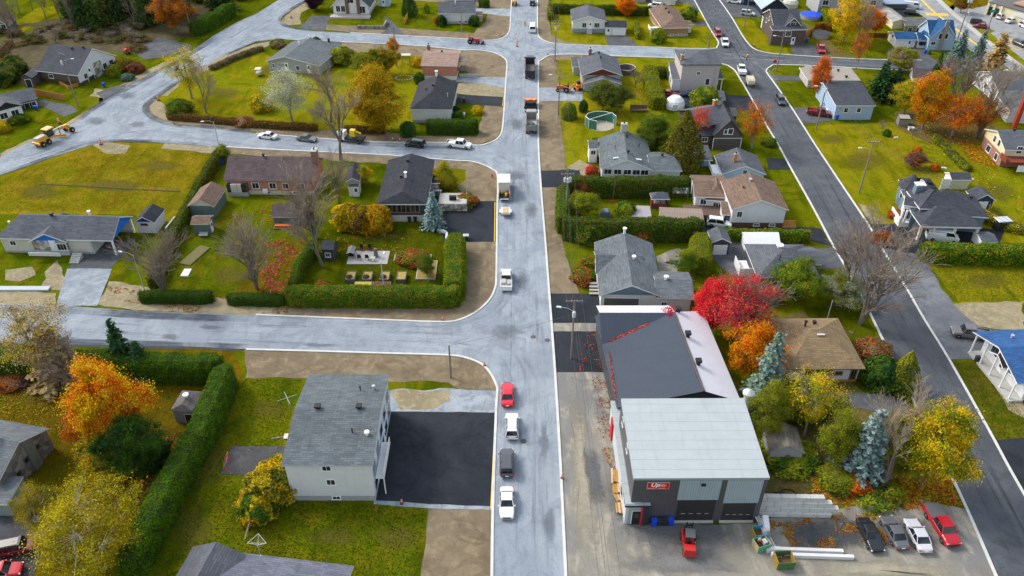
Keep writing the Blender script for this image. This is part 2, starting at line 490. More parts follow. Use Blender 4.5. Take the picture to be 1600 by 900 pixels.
GLS = None
class Block:
    pass
def block(root, roofm, wallm, trim, A=None, B=None, C=None, Dp=None, W=None, D=None, eh=None, by=None, axis='x', rise=2.0, ry=None,
          i0=0.0, i1=0.0, ov=.4, rp=.5, th=.2, walls=True, z0=0.0, foundation=None, flat_roof=False, gable=None, wallsides='fblr', ovl=None):
    if eh is None:
        def f(h):
            fr, w, d = rect(A, B, C, Dp, W, D, h)
            q = fr.P(w / 2, ov, 0); return PR(q)[1]
        eh = solve(f, by, .5, 14)
    fr, W, D = rect(A, B, C, Dp, W, D, eh)
    if ry is not None:
        rx = (W / 2, D * rp) if axis == 'x' else (W * rp, (i0 + D - i1) / 2 if not isinstance(ry, tuple) else i0)
        yy = ry[0] if isinstance(ry, tuple) else ry
        rise = solve(lambda h: PR(fr.P(rx[0], rx[1], eh + h))[1], yy, .1, 9)
    b = Block(); b.fr, b.W, b.D, b.eh, b.rise, b.axis, b.ov = fr, W, D, eh, rise, axis, ov; b.ovl = ov if ovl is None else ovl
    if root is not None and root.location.length == 0:
        root.location = fr.P(W / 2, D / 2, 0)
    b.root = root
    def hz(x, y):
        if flat_roof: return eh + rise * y / D
        hs = []
        if axis == 'x':
            hs += [eh + rise * y / (D * rp), eh + rise * (D - y) / (D * (1 - rp))]
            if i0: hs.append(eh + rise * x / i0)
            if i1: hs.append(eh + rise * (W - x) / i1)
        else:
            hs += [eh + rise * x / (W * rp), eh + rise * (W - x) / (W * (1 - rp))]
            if i0: hs.append(eh + rise * y / i0)
            if i1: hs.append(eh + rise * (D - y) / i1)
        return min(hs)
    b.hz = hz
    P = fr.P
    c0, c1, c2, c3 = (0, 0), (W, 0), (W, D), (0, D)
    if flat_roof: tops = [[c0, c1, c2, c3]]
    elif axis == 'x':
        r0, r1 = (i0, D * rp), (W - i1, D * rp)
        tops = [[c0, c1, r1, r0], [c2, c3, r0, r1]] + ([[c3, c0, r0]] if i0 else []) + ([[c1, c2, r1]] if i1 else [])
    else:
        r0, r1 = (W * rp, i0), (W * rp, D - i1)
        tops = [[c3, c0, r0, r1], [c1, c2, r1, r0]] + ([[c0, c1, r0]] if i0 else []) + ([[c2, c3, r1]] if i1 else [])
    mb = MB(); zr = hz
    ridgez = eh + rise
    def Z(p):
        if p in (c0, c1, c2, c3) and not flat_roof: return eh
        if flat_roof: return zr(*p)
        return ridgez
    for t in tops:
        mb.poly([P(x, y, Z((x, y))) for x, y in t], 0)
        mb.poly([P(x, y, Z((x, y)) - th) for x, y in reversed(t)], 1)
    per = [c0, c1, c2, c3]
    if not flat_roof:
        if axis == 'x':
            per = [c0, c1] + ([r1] if not i1 else []) + [c2, c3] + ([r0] if not i0 else [])
        else:
            per = [c0] + ([r0] if not i0 else []) + [c1, c2] + ([r1] if not i1 else []) + [c3]
    for i in range(len(per)):
        a, c = per[i], per[(i + 1) % len(per)]
        mb.poly([P(*a, Z(a) - th), P(*c, Z(c) - th), P(*c, Z(c)), P(*a, Z(a))], 1)
    b.roof = mb.build('roof', [roofm, trim], root)
    if walls:
        mw = MB(); o = ov
        zt = lambda x, y: hz(x, y) - th - .01
        k0, k1, k2, k3 = (b.ovl, o), (W - o, o), (W - o, D - o), (b.ovl, D - o)
        sides = {'f': [k0, k1], 'r': [k1, k2], 'b': [k2, k3], 'l': [k3, k0]}
        for s_, (p, q) in sides.items():
            if s_ not in wallsides: continue
            top = [(q[0], q[1], zt(*q)), (p[0], p[1], zt(*p))]
            if not flat_roof:
                pk = None
                if axis == 'x' and s_ in 'rl' and not (i1 if s_ == 'r' else i0): pk = (p[0], D * rp)
                if axis == 'y' and s_ in 'fb' and not (i0 if s_ == 'f' else i1): pk = (W * rp, p[1])
                if pk: top.insert(1, (pk[0], pk[1], zt(*pk)))
            fz = z0
            if foundation:
                fz = z0 + foundation[0]
                mw.poly([P(p[0], p[1], z0), P(q[0], q[1], z0), P(q[0], q[1], fz), P(p[0], p[1], fz)], 1)
            if gable and len(top) == 3:
                e = min(top[0][2], top[2][2])
                mw.poly([P(p[0], p[1], fz), P(q[0], q[1], fz), P(q[0], q[1], e), P(p[0], p[1], e)], 0)
                mw.poly([P(p[0], p[1], e), P(q[0], q[1], e)] + [P(*t) for t in top], 2)
            else:
                mw.poly([P(p[0], p[1], fz), P(q[0], q[1], fz)] + [P(*t) for t in top], 0)
        b.wall = mw.build('wall', [wallm, foundation[1] if foundation else wallm, gable or wallm], root)
    return b
def wall_frame(b, side):
    o = b.ov; W, D = b.W, b.D; fr = b.fr
    return {'f': (fr.P(o, o, 0), fr.ux, -fr.uy, W - 2 * o), 'b': (fr.P(W - o, D - o, 0), -fr.ux, fr.uy, W - 2 * o),
            'l': (fr.P(b.ovl, D - o, 0), -fr.uy, -fr.ux, D - 2 * o), 'r': (fr.P(W - o, o, 0), fr.uy, fr.ux, D - 2 * o)}[side]
def rbox(mb, p, ax, nr, w, h, d, mi):
    """slab on a wall: centre p (on wall), width along ax, height z, depth d outwards"""
    mb.obox(p - ax * w / 2 - Vector((0, 0, h / 2)) - nr * .02, ax * w, nr * (d + .02), Vector((0, 0, h)), mi)
def window(b, side, u, z, w=1.2, h=1.1, n=2, frame=None, gl=None, name='window'):
    p, ax, nr, L = wall_frame(b, side); c = p + ax * (u * L if u <= 1 else u) + Vector((0, 0, z))
    mb = MB()
    rbox(mb, c, ax, nr, w + .22, h + .22, .05, 0)
    pw = w / n
    for i in range(n):
        rbox(mb, c + ax * (-w / 2 + pw * (i + .5)), ax, nr, pw - .07, h, .075, 1)
    rbox(mb, c - Vector((0, 0, h / 2 + .13)), ax, nr, w + .3, .07, .1, 0)
    return mb.build(name, [frame or WHITE, gl or GLS], b.root)
def wins(b, *specs, **kw):
    for s_ in specs:
        window(b, s_[0], s_[1], s_[2] if s_[2] else b.eh - 1.3, *(s_[3:]), **kw)
def door(b, side, u, w=.95, h=2.1, z=0.0, mat=None, glassy=True, name='door'):
    p, ax, nr, L = wall_frame(b, side); c = p + ax * (u * L) + Vector((0, 0, z + h / 2))
    mb = MB()
    rbox(mb, c, ax, nr, w + .2, h + .16, .04, 0); rbox(mb, c, ax, nr, w, h, .07, 1)
    if glassy: rbox(mb, c + Vector((0, 0, h * .2)), ax, nr, w * .55, h * .35, .085, 2)
    o = mb.build(name, [WHITE, mat or WHITE, GLS], b.root)
    hb = MB(); rbox(hb, c + ax * w * .4, ax, nr, .06, .14, .13, 0); hb.build('handle', DARKM, o)
    return o
def garage_door(b, side, u, w, h, mat, z=0.0, winrow=False):
    p, ax, nr, L = wall_frame(b, side); c = p + ax * (u * L) + Vector((0, 0, z + h / 2))
    mb = MB(); rbox(mb, c, ax, nr, w + .3, h + .2, .03, 1)
    k = 5
    for i in range(k): rbox(mb, c + Vector((0, 0, -h / 2 + h / k * (i + .5))), ax, nr, w, h / k - .03, .06, 0)
    if winrow:
        for i in range(4): rbox(mb, c + ax * w * (-.36 + .24 * i) + Vector((0, 0, -h / 2 + h / k * 1.5)), ax, nr, w * .15, h / k * .45, .075, 2)
    return mb.build('garage_door', [mat, WHITE, paint((.45, .45, .42))], b.root)
def roofpt(b, fx, fy): 
    x, y = fx * b.W, fy * b.D; return b.fr.P(x, y, b.hz(x, y))
def vent(b, fx, fy, s=.55, mat=None):
    p = roofpt(b, fx, fy); mb = MB(); yw = math.atan2(b.fr.ux.y, b.fr.ux.x)
    mb.box(p + Vector((0, 0, .12)), (s * .6, s * .6, .5), yw); mb.box(p + Vector((0, 0, .42)), (s, s, .25), yw)
    return mb.build('roof_vent', mat or DARKM, b.roof)
def pipe(b, fx, fy, h=.7, r=.12, mat=None):
    p = roofpt(b, fx, fy); mb = MB(); mb.tube(p - Vector((0, 0, .2)), p + Vector((0, 0, h)), r); mb.tube(p + Vector((0, 0, h)), p + Vector((0, 0, h + .18)), r * 1.7)
    return mb.build('vent_pipe', mat or WHITE, b.roof)
def chimney(b, fx, fy, w=.9, h=1.4, mat=None, d=None):
    p = roofpt(b, fx, fy); mb = MB(); yw = math.atan2(b.fr.ux.y, b.fr.ux.x)
    mb.box(p + Vector((0, 0, h / 2 - .6)), (w, d or w * .8, h + 1.2), yw); mb.box(p + Vector((0, 0, h + .06)), (w + .16, (d or w * .8) + .16, .14), yw, 1)
    mb.tube(p + Vector((0, 0, h + .1)), p + Vector((0, 0, h + .5)), .15, mi=2)
    return mb.build('chimney', [mat or BRICK, CONC, DARKM], b.roof)
# ------------------------------------------------------------------ vegetation
import numpy as np
def quad_mesh(name, cen, nrm, size, asp=.7, rng=None, mat=None, droop=None):
    """many leaf faces: arrays (n,3) centres, normals, (n,) sizes"""
    n = len(cen); rng = rng or np.random.default_rng(1)
    nrm = nrm / np.maximum(1e-6, np.linalg.norm(nrm, axis=1, keepdims=True))
    r = rng.normal(size=(n, 3)); a = np.cross(nrm, r); a /= np.maximum(1e-6, np.linalg.norm(a, axis=1, keepdims=True)); b = np.cross(nrm, a)
    s = size[:, None]
    v = np.stack([cen - a * s, cen + b * s * asp - nrm * s * .15, cen + a * s, cen - b * s * asp - nrm * s * .15], 1).reshape(-1, 3)
    me = bpy.data.meshes.new(name)
    me.vertices.add(4 * n); me.vertices.foreach_set('co', v.ravel())
    me.loops.add(4 * n); me.loops.foreach_set('vertex_index', np.arange(4 * n))
    me.polygons.add(n); me.polygons.foreach_set('loop_start', np.arange(0, 4 * n, 4)); me.polygons.foreach_set('loop_total', np.full(n, 4))
    me.update(calc_edges=True); me.validate()
    if mat: me.materials.append(mat)
    return me
def tubes_mesh(name, segs, mat, ns=5):
    """segs: list of (p,q,r0,r1)"""
    vs, fs = [], []
    for p, q, r0, r1 in segs:
        p, q = Vector(p), Vector(q); d = q - p
        if d.length < 1e-6: continue
        k = ns if r0 > .006 else 3
        d.normalize(); a = d.orthogonal().normalized(); c = d.cross(a); b = len(vs)
        for pt, r in ((p, r0), (q, r1)):
            for i in range(k):
                t = 6.28318 * i / k; vs.append(pt + (a * math.cos(t) + c * math.sin(t)) * r)
        for i in range(k): fs.append((b + i, b + (i + 1) % k, b + k + (i + 1) % k, b + k + i))
    me = bpy.data.meshes.new(name); me.from_pydata(vs, [], fs); me.materials.append(mat); me.update(); return me

def wob(p, d, L, n, rnd, k=.12):
    """slightly crooked limb points"""
    pts = [Vector(p)]; d = Vector(d).normalized()
    for i in range(n):
        d = (d + Vector((rnd.uniform(-k, k), rnd.uniform(-k, k), rnd.uniform(-k * .5, k)))).normalized(); pts.append(pts[-1] + d * L / n)
    return pts
def broadleaf(seed, rx=.34, cz=.60, rz=.40, clumps=120, per=80, leaf=.02, spread=.055, stems=1, hollow=.55, low=.14):
    """unit-height tree: (limb segments, leaf arrays)"""
    rnd = random.Random(seed); rng = np.random.default_rng(seed)
    segs, cl = [], []
    ph = [rnd.uniform(0, 6.28) for _ in range(6)]
    def rad(th, z):
        return .92 + .24 * math.sin(2 * th + ph[0] + z * 2) + .20 * math.sin(3 * th + ph[1] + z * 5) + .14 * math.sin(5 * th + ph[2] - z * 8)
    bases = []
    for k in range(stems):
        a = 6.28 * k / max(1, stems) + ph[3]
        o = Vector((math.cos(a), math.sin(a), 0)) * (.012 if stems > 1 else 0)
        tp = wob(o, (math.cos(a) * (.28 if stems > 1 else .04), math.sin(a) * (.28 if stems > 1 else .04), 1), .72, 6, rnd, .07)
        r0 = .022 / math.sqrt(stems)
        for i in range(6): segs.append((tp[i], tp[i + 1], r0 * (1 - i / 7), r0 * (1 - (i + 1) / 7)))
        bases.append(tp)
    while len(cl) < clumps:
        z = rnd.uniform(-1, 1); th = rnd.uniform(0, 6.283); q = rnd.uniform(hollow ** 3, 1) ** (1 / 3)
        rr = math.sqrt(max(0, 1 - z * z)) * q * rad(th, z)
        if z < -.3: rr *= .85
        zz = cz + rz * z * q * (1 + .2 * math.sin(2 * th + ph[4]) + .12 * math.sin(4 * th + ph[5]))
        if zz < low: continue
        cl.append(Vector((math.cos(th) * rr * rx, math.sin(th) * rr * rx, zz)))
    limbs = []
    for k in range(9):
        tp = rnd.choice(bases); j = rnd.randint(2, 5); c = rnd.choice(cl)
        p = tp[j]; m = p.lerp(c, .5) + Vector((0, 0, .03))
        segs.append((p, m, .009, .006)); segs.append((m, c, .006, .003)); limbs.append((m, c))
    for c in cl:
        m, e = min(limbs, key=lambda t: (t[0] - c).length)
        segs.append((m, c, .0035, .001))
    cen, nr = [], []
    for c in cl:
        n = int(per * rnd.uniform(.35, 1.5)); sp = spread * rnd.uniform(.5, 1.4)
        o = rng.normal(size=(n, 3)) * sp * np.array([1, 1, .7]); cc = np.array(c) + o; cen.append(cc)
        out = (cc - np.array([0, 0, cz - .15])); nr.append(out / np.linalg.norm(out, axis=1, keepdims=True) + rng.normal(size=(n, 3)) * .8 + np.array([0, 0, .35]))
    cen = np.concatenate(cen); nr = np.concatenate(nr)
    size = leaf * rng.uniform(.55, 1.25, len(cen))
    return segs, cen, nr, size
def bare(seed, spread=.55, up=.75, depth=5, r0=.022, first=.16, stems=1, dens=1.0):
    rnd = random.Random(seed); segs = []
    def grow(p, d, L, r, k):
        pts = wob(p, d, L, 3, rnd, .16)
        for i in range(3): segs.append((pts[i], pts[i + 1], r * (1 - .2 * i), r * (1 - .2 * (i + 1))))
        if k == 0: return
        n = rnd.choice((3, 3, 4)) if k > 2 else 3
        for i in range(n):
            t = rnd.choice((1, 2, 3)) if i else 3
            a = rnd.uniform(0, 6.283); w = rnd.uniform(.3, .95) * spread
            dd = (Vector(d).normalized() + Vector((math.cos(a) * w, math.sin(a) * w, up * .3 - .12))).normalized()
            grow(pts[t], dd, L * rnd.uniform(.6, .82), r * .55, k - 1)
    for k in range(stems):
        a = 6.28 * k / stems; s = .22 if stems > 1 else .03
        grow(Vector((0, 0, 0)), Vector((math.cos(a) * s, math.sin(a) * s, 1)), first + .1, r0 / math.sqrt(stems), depth)
    zm = max(q.z for _, q, _, _ in segs)
    return [(p / zm, q / zm, a / zm, b / zm) for p, q, a, b in segs]
def conifer(seed, rb=.20, layers=26, taper=.9, droop=.18, dens=1.0, leaf=.02, ragged=.25, start=.06):
    rnd = random.Random(seed); rng = np.random.default_rng(seed); cen, nr = [], []
    for k in range(layers):
        z = start + (1 - start) * (k / layers) ** .95; r = rb * (1 - (z - start) / (1 - start)) ** taper + .008
        nb = max(4, int((10 * (1 - k / layers) + 5) * dens)); a0 = rnd.uniform(0, 6.28)
        for i in range(nb):
            a = a0 + 6.283 * i / nb + rnd.uniform(-.2, .2); L = r * rnd.uniform(1 - ragged * 1.4, 1 + ragged)
            m = max(4, int(L / leaf * 2.2)); t = rng.uniform(.12, 1, m); w = leaf * 1.2 * (1.15 - t)
            px = np.cos(a) * t * L + rng.normal(size=m) * w; py = np.sin(a) * t * L + rng.normal(size=m) * w
            pz = z - droop * t * t * L * 1.6 + rng.normal(size=m) * leaf * .35 + (t > .85) * leaf * .4
            cen.append(np.stack([px, py, pz], 1)); nr.append(np.stack([np.cos(a) * .5 + rng.normal(size=m) * .45, np.sin(a) * .5 + rng.normal(size=m) * .45, np.ones(m) * .8], 1))
    cen = np.concatenate(cen); nr = np.concatenate(nr)
    return [((0, 0, 0), (0, 0, .5), .016, .01), ((0, 0, .5), (0, 0, .98), .01, .002)], cen, nr, leaf * rng.uniform(.7, 1.3, len(cen))
def mound(seed, n=2600, leaf=.045, shape='round', lump=.22):
    """shrub of unit height and unit diameter: leaves on and just inside a lumpy surface"""
    rng = np.random.default_rng(seed); ph = rng.uniform(0, 6.28, 6)
    th = rng.uniform(0, 6.283, n); u = rng.uniform(0, 1, n)
    if shape == 'round': z = u; r = np.sqrt(np.maximum(0, 1 - (2 * z - .75) ** 2 / 1.5625)) * .5
    elif shape == 'cone': z = u ** 1.25; r = .5 * (1 - z) ** .75 * (1 - .35 * np.exp(-z * 9))
    else: z = u; r = .5 * np.clip((1 - z ** 5), 0, 1) * (1 - .12 * np.exp(-z * 8))
    lum = 1 + lump * (np.sin(3 * th + ph[0] + 5 * z) * .5 + np.sin(5 * th + ph[1] - 8 * z) * .4 + np.sin(9 * th + 13 * z + ph[2]) * .25)
    q = rng.uniform(.72, 1.04, n); R_ = r * lum * q
    cen = np.stack([np.cos(th) * R_, np.sin(th) * R_, z * (.94 + .06 * lum)], 1)
    nr = np.stack([np.cos(th), np.sin(th), np.full(n, .35) + (z > .7) * .8], 1) + rng.normal(size=(n, 3)) * .55
    segs = [((0, 0, 0), (0, 0, .7), .03, .012)] + [((0, 0, .1), (.3 * math.cos(a), .3 * math.sin(a), .7), .016, .005) for a in (0, 1.3, 2.5, 3.8, 5)]
    return segs, cen, nr, leaf * rng.uniform(.6, 1.25, n)
LEAF = leafm('leaves', .4, .48); NEEDLE = leafm('needles', .15, .4, 1.2); HEDGEL = leafm('hedge_leaves', .25, .35, 2.2)
BARK = woodm((.17, .14, .12)); BARKG = woodm((.24, .225, .21), 'grey_bark'); BIRCH = woodm((.55, .53, .5), 'birch_bark'); TWIG = woodm((.27, .22, .175), 'twigs')
VEG = {}; SIZE = {}
def keep(key, tm, cm):
    co = np.empty(len(cm.vertices) * 3); cm.vertices.foreach_get('co', co); co = co.reshape(-1, 3)
    cm.name = 'crown'; SIZE[cm.name] = (2 * np.percentile(np.hypot(co[:, 0], co[:, 1]), 98), np.percentile(co[:, 2], 99.5)); VEG[key] = (tm, cm); return VEG[key]
def veg(key):
    if key in VEG: return VEG[key]
    k, i = key.rstrip('0123456789'), int(key[-1])
    if k == 'leafy': d = broadleaf(10 + i, .30 + .02 * i, .58, .40, 190, 185, .0098, .048)
    elif k == 'dense': d = broadleaf(20 + i, .36, .55, .44, 260, 210, .0100, .046, hollow=.7, low=.07)
    elif k == 'wide': d = broadleaf(30 + i, .50, .60, .36, 200, 190, .0125, .052, hollow=.55, low=.2)
    elif k == 'sparse': d = broadleaf(40 + i, .34, .62, .36, 170, 70, .0088, .052)
    elif k == 'birch': d = broadleaf(50 + i, .42, .58, .40, 180, 170, .0082, .046, stems=3, low=.14)
    elif k == 'spruce': d = conifer(60 + i, .21)
    elif k == 'pine': d = conifer(70 + i, .27, 20, .7, .1, 1.0, .028, .4, .12)
    elif k == 'fir': d = conifer(80 + i, .15, 26, .8, .25, .8, .022, .4, .1)
    elif k == 'shrub': d = mound(90 + i, 5200, .034, 'round')
    elif k == 'scrub': d = mound(140 + i, 1500, .05, 'round', .75)
    elif k == 'cone': d = mound(100 + i, 7500, .020, 'cone', .15)
    elif k == 'barrel': d = mound(110 + i, 5200, .030, 'barrel', .12)
    elif k in ('bare', 'multi'):
        s = bare(120 + i, .80, .35, 6, .019, .13) if k == 'bare' else bare(130 + i, .75, .45, 5, .028, .12, 4)
        return keep(key, tubes_mesh('trunk', [x for x in s if x[2] > .0030], BARK), tubes_mesh('crown', [(p, q, max(a, .0013), max(b, .0011)) for p, q, a, b in s if a <= .0030], TWIG, 3))
    segs, cen, nr, sz = d
    bark = BIRCH if k == 'birch' else (BARKG if k == 'sparse' else BARK)
    return keep(key, tubes_mesh('trunk', segs, bark), quad_mesh('crown', cen, nr, sz, .7, np.random.default_rng(i), NEEDLE if k in ('spruce', 'pine', 'fir', 'cone', 'barrel') else LEAF))
def plant(key, px, h, w=None, c=(.06, .10, .02), c2=None, label=None, cat='tree', name=None, group=None, rot=None, z=0):
    """h height in metres, w crown width in metres (None: the kind's own)"""
    tm, cm = veg(key); k = key.rstrip('0123456789')
    nm = name or {'shrub': 'shrub', 'cone': 'cedar_shrub', 'barrel': 'shrub', 'spruce': 'spruce_tree', 'pine': 'pine_tree', 'fir': 'fir_tree', 'bare': 'bare_tree', 'multi': 'bare_tree', 'birch': 'birch_tree'}.get(k, 'leafy_tree')
    own, top = SIZE[cm.name]
    h = h / top
    s = w / own
    p = G(*px); p.z = z
    r = thing(nm, label, cat, p, group)
    r.rotation_euler = (0, 0, random.uniform(0, 6.28) if rot is None else rot); r.scale = (s, s, h)
    t = bpy.data.objects.new('trunk', tm); COL.objects.link(t); t.parent = r
    o = bpy.data.objects.new('crown' if cat == 'tree' else 'foliage', cm); COL.objects.link(o); o.parent = r
    o.color = rgba(sc3(c, 1.45)); o['tint'] = tuple(sc3(c2 or sc3(c, 1.25), 1.45)) + (1.0,)
    return r
def hedge(px, w, h, c, c2=None, label=None, dens=26, leaf=.17, name='hedge', lump=.22, group=None, round_top=.35, hvar=.1):
    """trimmed hedge along the centre of its foot"""
    pts = [flat(G(*p)) for p in px]; rng = np.random.default_rng(int(abs(pts[0].x * 10)) + 3)
    c0 = []
    for a, b in zip(pts[:-1], pts[1:]):
        n = max(1, int((b - a).length / .5))
        c0 += [a.lerp(b, i / n) for i in range(n)]
    c0.append(pts[-1])
    o_ = pts[0].copy()
    prof = [(-.5, 0), (-.5, .4), (-.49, .8), (-.5 + round_top * .5, 1), (0, 1.02), (.5 - round_top * .5, 1), (.49, .8), (.5, .4), (.5, 0)]
    rings = []; n = len(c0); fr = []
    for i in range(n):
        d = (c0[min(n - 1, i + 1)] - c0[max(0, i - 1)]).normalized(); fr.append((c0[i] - o_, Vector((-d.y, d.x, 0)), d))
    def pt(i, u, v, k=1.0):
        c_, nr, d = fr[i]; p = c_ + nr * u * w * k + Vector((0, 0, v * h))
        e = min(1, .55 + .45 * min(i, n - 1 - i) / 2.0)
        p = c_ + nr * u * w * k * e + Vector((0, 0, v * h * (1 + hvar * noise.noise(Vector((c_.x * .3, c_.y * .3, 2))))))
        q = noise.noise(Vector((p.x * .7 + 9, p.y * .7, p.z * .9))) * lump + noise.noise(Vector((p.x * 2.2, p.y * 2.2, p.z * 2.2))) * lump * .5
        out = (nr * u * 2 + Vector((0, 0, max(0, v - .6) * 2))); 
        return p + out * q * .6
    mb = MB()
    for i in range(n): rings.append([pt(i, u, v, .86) - Vector((0, 0, .1 if v > .5 else 0)) for u, v in prof])
    mb.loft(rings)
    r = thing(name, label, 'hedge', o_, group)
    core = mb.build('shade_core', HEDGE_SHADE, None); core.parent = r  # solid core, coloured dark to stand in for shade between the leaves
    cen, nrm = [], []
    m = len(prof)
    for i in range(n - 1):
        for j in range(m - 1):
            a, b_, c_, d_ = pt(i, *prof[j]), pt(i + 1, *prof[j]), pt(i + 1, *prof[j + 1]), pt(i, *prof[j + 1])
            nn = (b_ - a).cross(d_ - a); ar = nn.length
            if ar < 1e-6: continue
            nn = nn / ar
            ux = (fr[i][1] * prof[j][0] + Vector((0, 0, .3 if prof[j][1] > .7 else 0)))
            if nn.dot(ux) < 0: nn = -nn
            k = rng.poisson(ar * dens)
            for _ in range(k):
                s, t = rng.random(), rng.random(); p = a.lerp(b_, s).lerp(d_.lerp(c_, s), t) + nn * rng.normal() * .09; cen.append(p); nrm.append(nn + Vector(rng.normal(size=3)) * .5 + Vector((0, 0, .25)))
    for e, sg in ((0, -1), (n - 1, 1)):
        c_, nr, d = fr[e]
        for _ in range(int(w * h * dens * .7)):
            u, v = rng.uniform(-.36, .36), rng.uniform(0, 1); p = c_ + nr * u * w + Vector((0, 0, v * h)) + d * sg * rng.uniform(0, .35) * (1 - abs(u)); cen.append(p); nrm.append(d * sg + Vector(rng.normal(size=3)) * .5)
    cen = np.array([tuple(p) for p in cen]); nrm = np.array([tuple(p) for p in nrm])
    me = quad_mesh('foliage', cen, nrm, leaf * rng.uniform(.6, 1.3, len(cen)), .65, rng, HEDGEL)
    f = bpy.data.objects.new('foliage', me); COL.objects.link(f); f.parent = r
    f.color = rgba(c); f['tint'] = tuple(c2 or sc3(c, 1.3)) + (1.0,)
    return r
def leaf_litter(px, n, cols, size=.16, label=None, cluster=0.0, z=.09, name='fallen_leaves'):
    """fallen leaves in a ground polygon"""
    from mathutils.geometry import intersect_point_tri_2d
    pts = [G(*p) for p in px]; xs = [p.x for p in pts]; ys = [p.y for p in pts]
    rng = np.random.default_rng(len(pts) * 31 + n)
    def inside(x, y):
        c = False; j = len(pts) - 1
        for i in range(len(pts)):
            if (pts[i].y > y) != (pts[j].y > y) and x < (pts[j].x - pts[i].x) * (y - pts[i].y) / (pts[j].y - pts[i].y) + pts[i].x: c = not c
            j = i
        return c
    cen = []; tries = 0
    while len(cen) < n and tries < n * 30:
        tries += 1
        x, y = rng.uniform(min(xs), max(xs)), rng.uniform(min(ys), max(ys))
        if not inside(x, y): continue
        if cluster and noise.noise(Vector((x * .35, y * .35, 5))) + .6 * noise.noise(Vector((x * 1.1, y * 1.1, 1))) < cluster * rng.uniform(.3, 1.3): continue
        cen.append((x, y, z + rng.uniform(0, .04)))
    if not cen: return
    cen = np.array(cen); nr = rng.normal(size=(len(cen), 3)) * .35 + np.array([0, 0, 1])
    me = quad_mesh(name, cen, nr, size * rng.uniform(.5, 1.3, len(cen)), .7, rng, LEAF)
    o = bpy.data.objects.new(name, me); COL.objects.link(o)
    o.color = rgba(cols[0]); o['tint'] = tuple(cols[1]) + (1.0,); o['kind'] = 'stuff'
    if label: o['label'] = label; o['category'] = 'fallen leaves'
    return o
# ------------------------------------------------------------------ vehicles
TYRE = paint((.018, .018, .02), .9); RIM = gloss((.35, .35, .37), .35, .6); LAMPW = gloss((.75, .78, .8), .15); LAMPR = gloss((.5, .012, .012), .2)
BLK = paint((.02, .02, .022), .6); CARGL = glass((.012, .016, .022))
def wheel(root, x, y, r=.33, w=.24, rimc=None, name='wheel'):
    mb = MB(); mb.lathe((x, y, r), [(r * .62, -w / 2), (r * .93, -w / 2), (r, -w * .3), (r, w * .3), (r * .93, w / 2), (r * .62, w / 2)], 16, 0, 'y')
    wl = mb.build(name, TYRE, root)
    rm = MB(); rm.lathe((x, y, r), [(r * .25, -w * .52), (r * .6, -w * .46), (r * .62, 0), (r * .6, w * .46), (r * .25, w * .52)], 12, 0, 'y')
    rm.build('rim', rimc or RIM, wl)
    return wl
def ring(x, hw, z0, z1, r=.14, tuck=.94):
    """rounded box section at station x"""
    return [(x, -hw * tuck, z0), (x, hw * tuck, z0), (x, hw, z0 + (z1 - z0) * .45), (x, hw * .985, z1 - r), (x, hw - r * .9, z1), (x, -hw + r * .9, z1), (x, -hw * .985, z1 - r), (x, -hw, z0 + (z1 - z0) * .45)]
KINDS = {
 # L, W, stations (x fraction, half-width k, z0, ztop), greenhouse: (xb0, xb1, xr0, xr1) front to rear fractions, roof z, wheel x, wheel r
 'sedan': (4.7, 1.82, [(0, .80, .32, .62), (.04, .92, .24, .72), (.14, 1, .20, .80), (.30, 1, .20, .90), (.70, 1, .20, .93), (.84, .98, .20, .93), (.96, .92, .26, .88), (1, .82, .36, .76)], (.29, .83, .44, .68), 1.43, (.18, .80), .33),
 'suv': (4.6, 1.85, [(0, .82, .36, .74), (.04, .93, .28, .84), (.12, 1, .26, .92), (.26, 1, .26, 1.02), (.70, 1, .26, 1.05), (.92, .99, .26, 1.04), (.98, .94, .34, .98), (1, .88, .42, .86)], (.25, .98, .38, .91), 1.68, (.17, .80), .36),
 'pickup': (5.8, 1.98, [(0, .84, .42, .86), (.03, .95, .34, .96), (.10, 1, .32, 1.04), (.25, 1, .32, 1.12), (.58, 1, .32, 1.16), (.985, 1, .34, .88), (1, .98, .42, .86)], (.23, .60, .31, .56), 1.88, (.16, .79), .41),
 'van': (5.6, 2.0, [(0, .86, .36, .95), (.03, .96, .30, 1.1), (.10, 1, .28, 1.25), (.2, 1, .28, 1.4), (.7, 1, .28, 1.4), (.97, 1, .30, 1.4), (1, .96, .36, 1.3)], (.12, .99, .22, .97), 2.05, (.16, .80), .36),
}
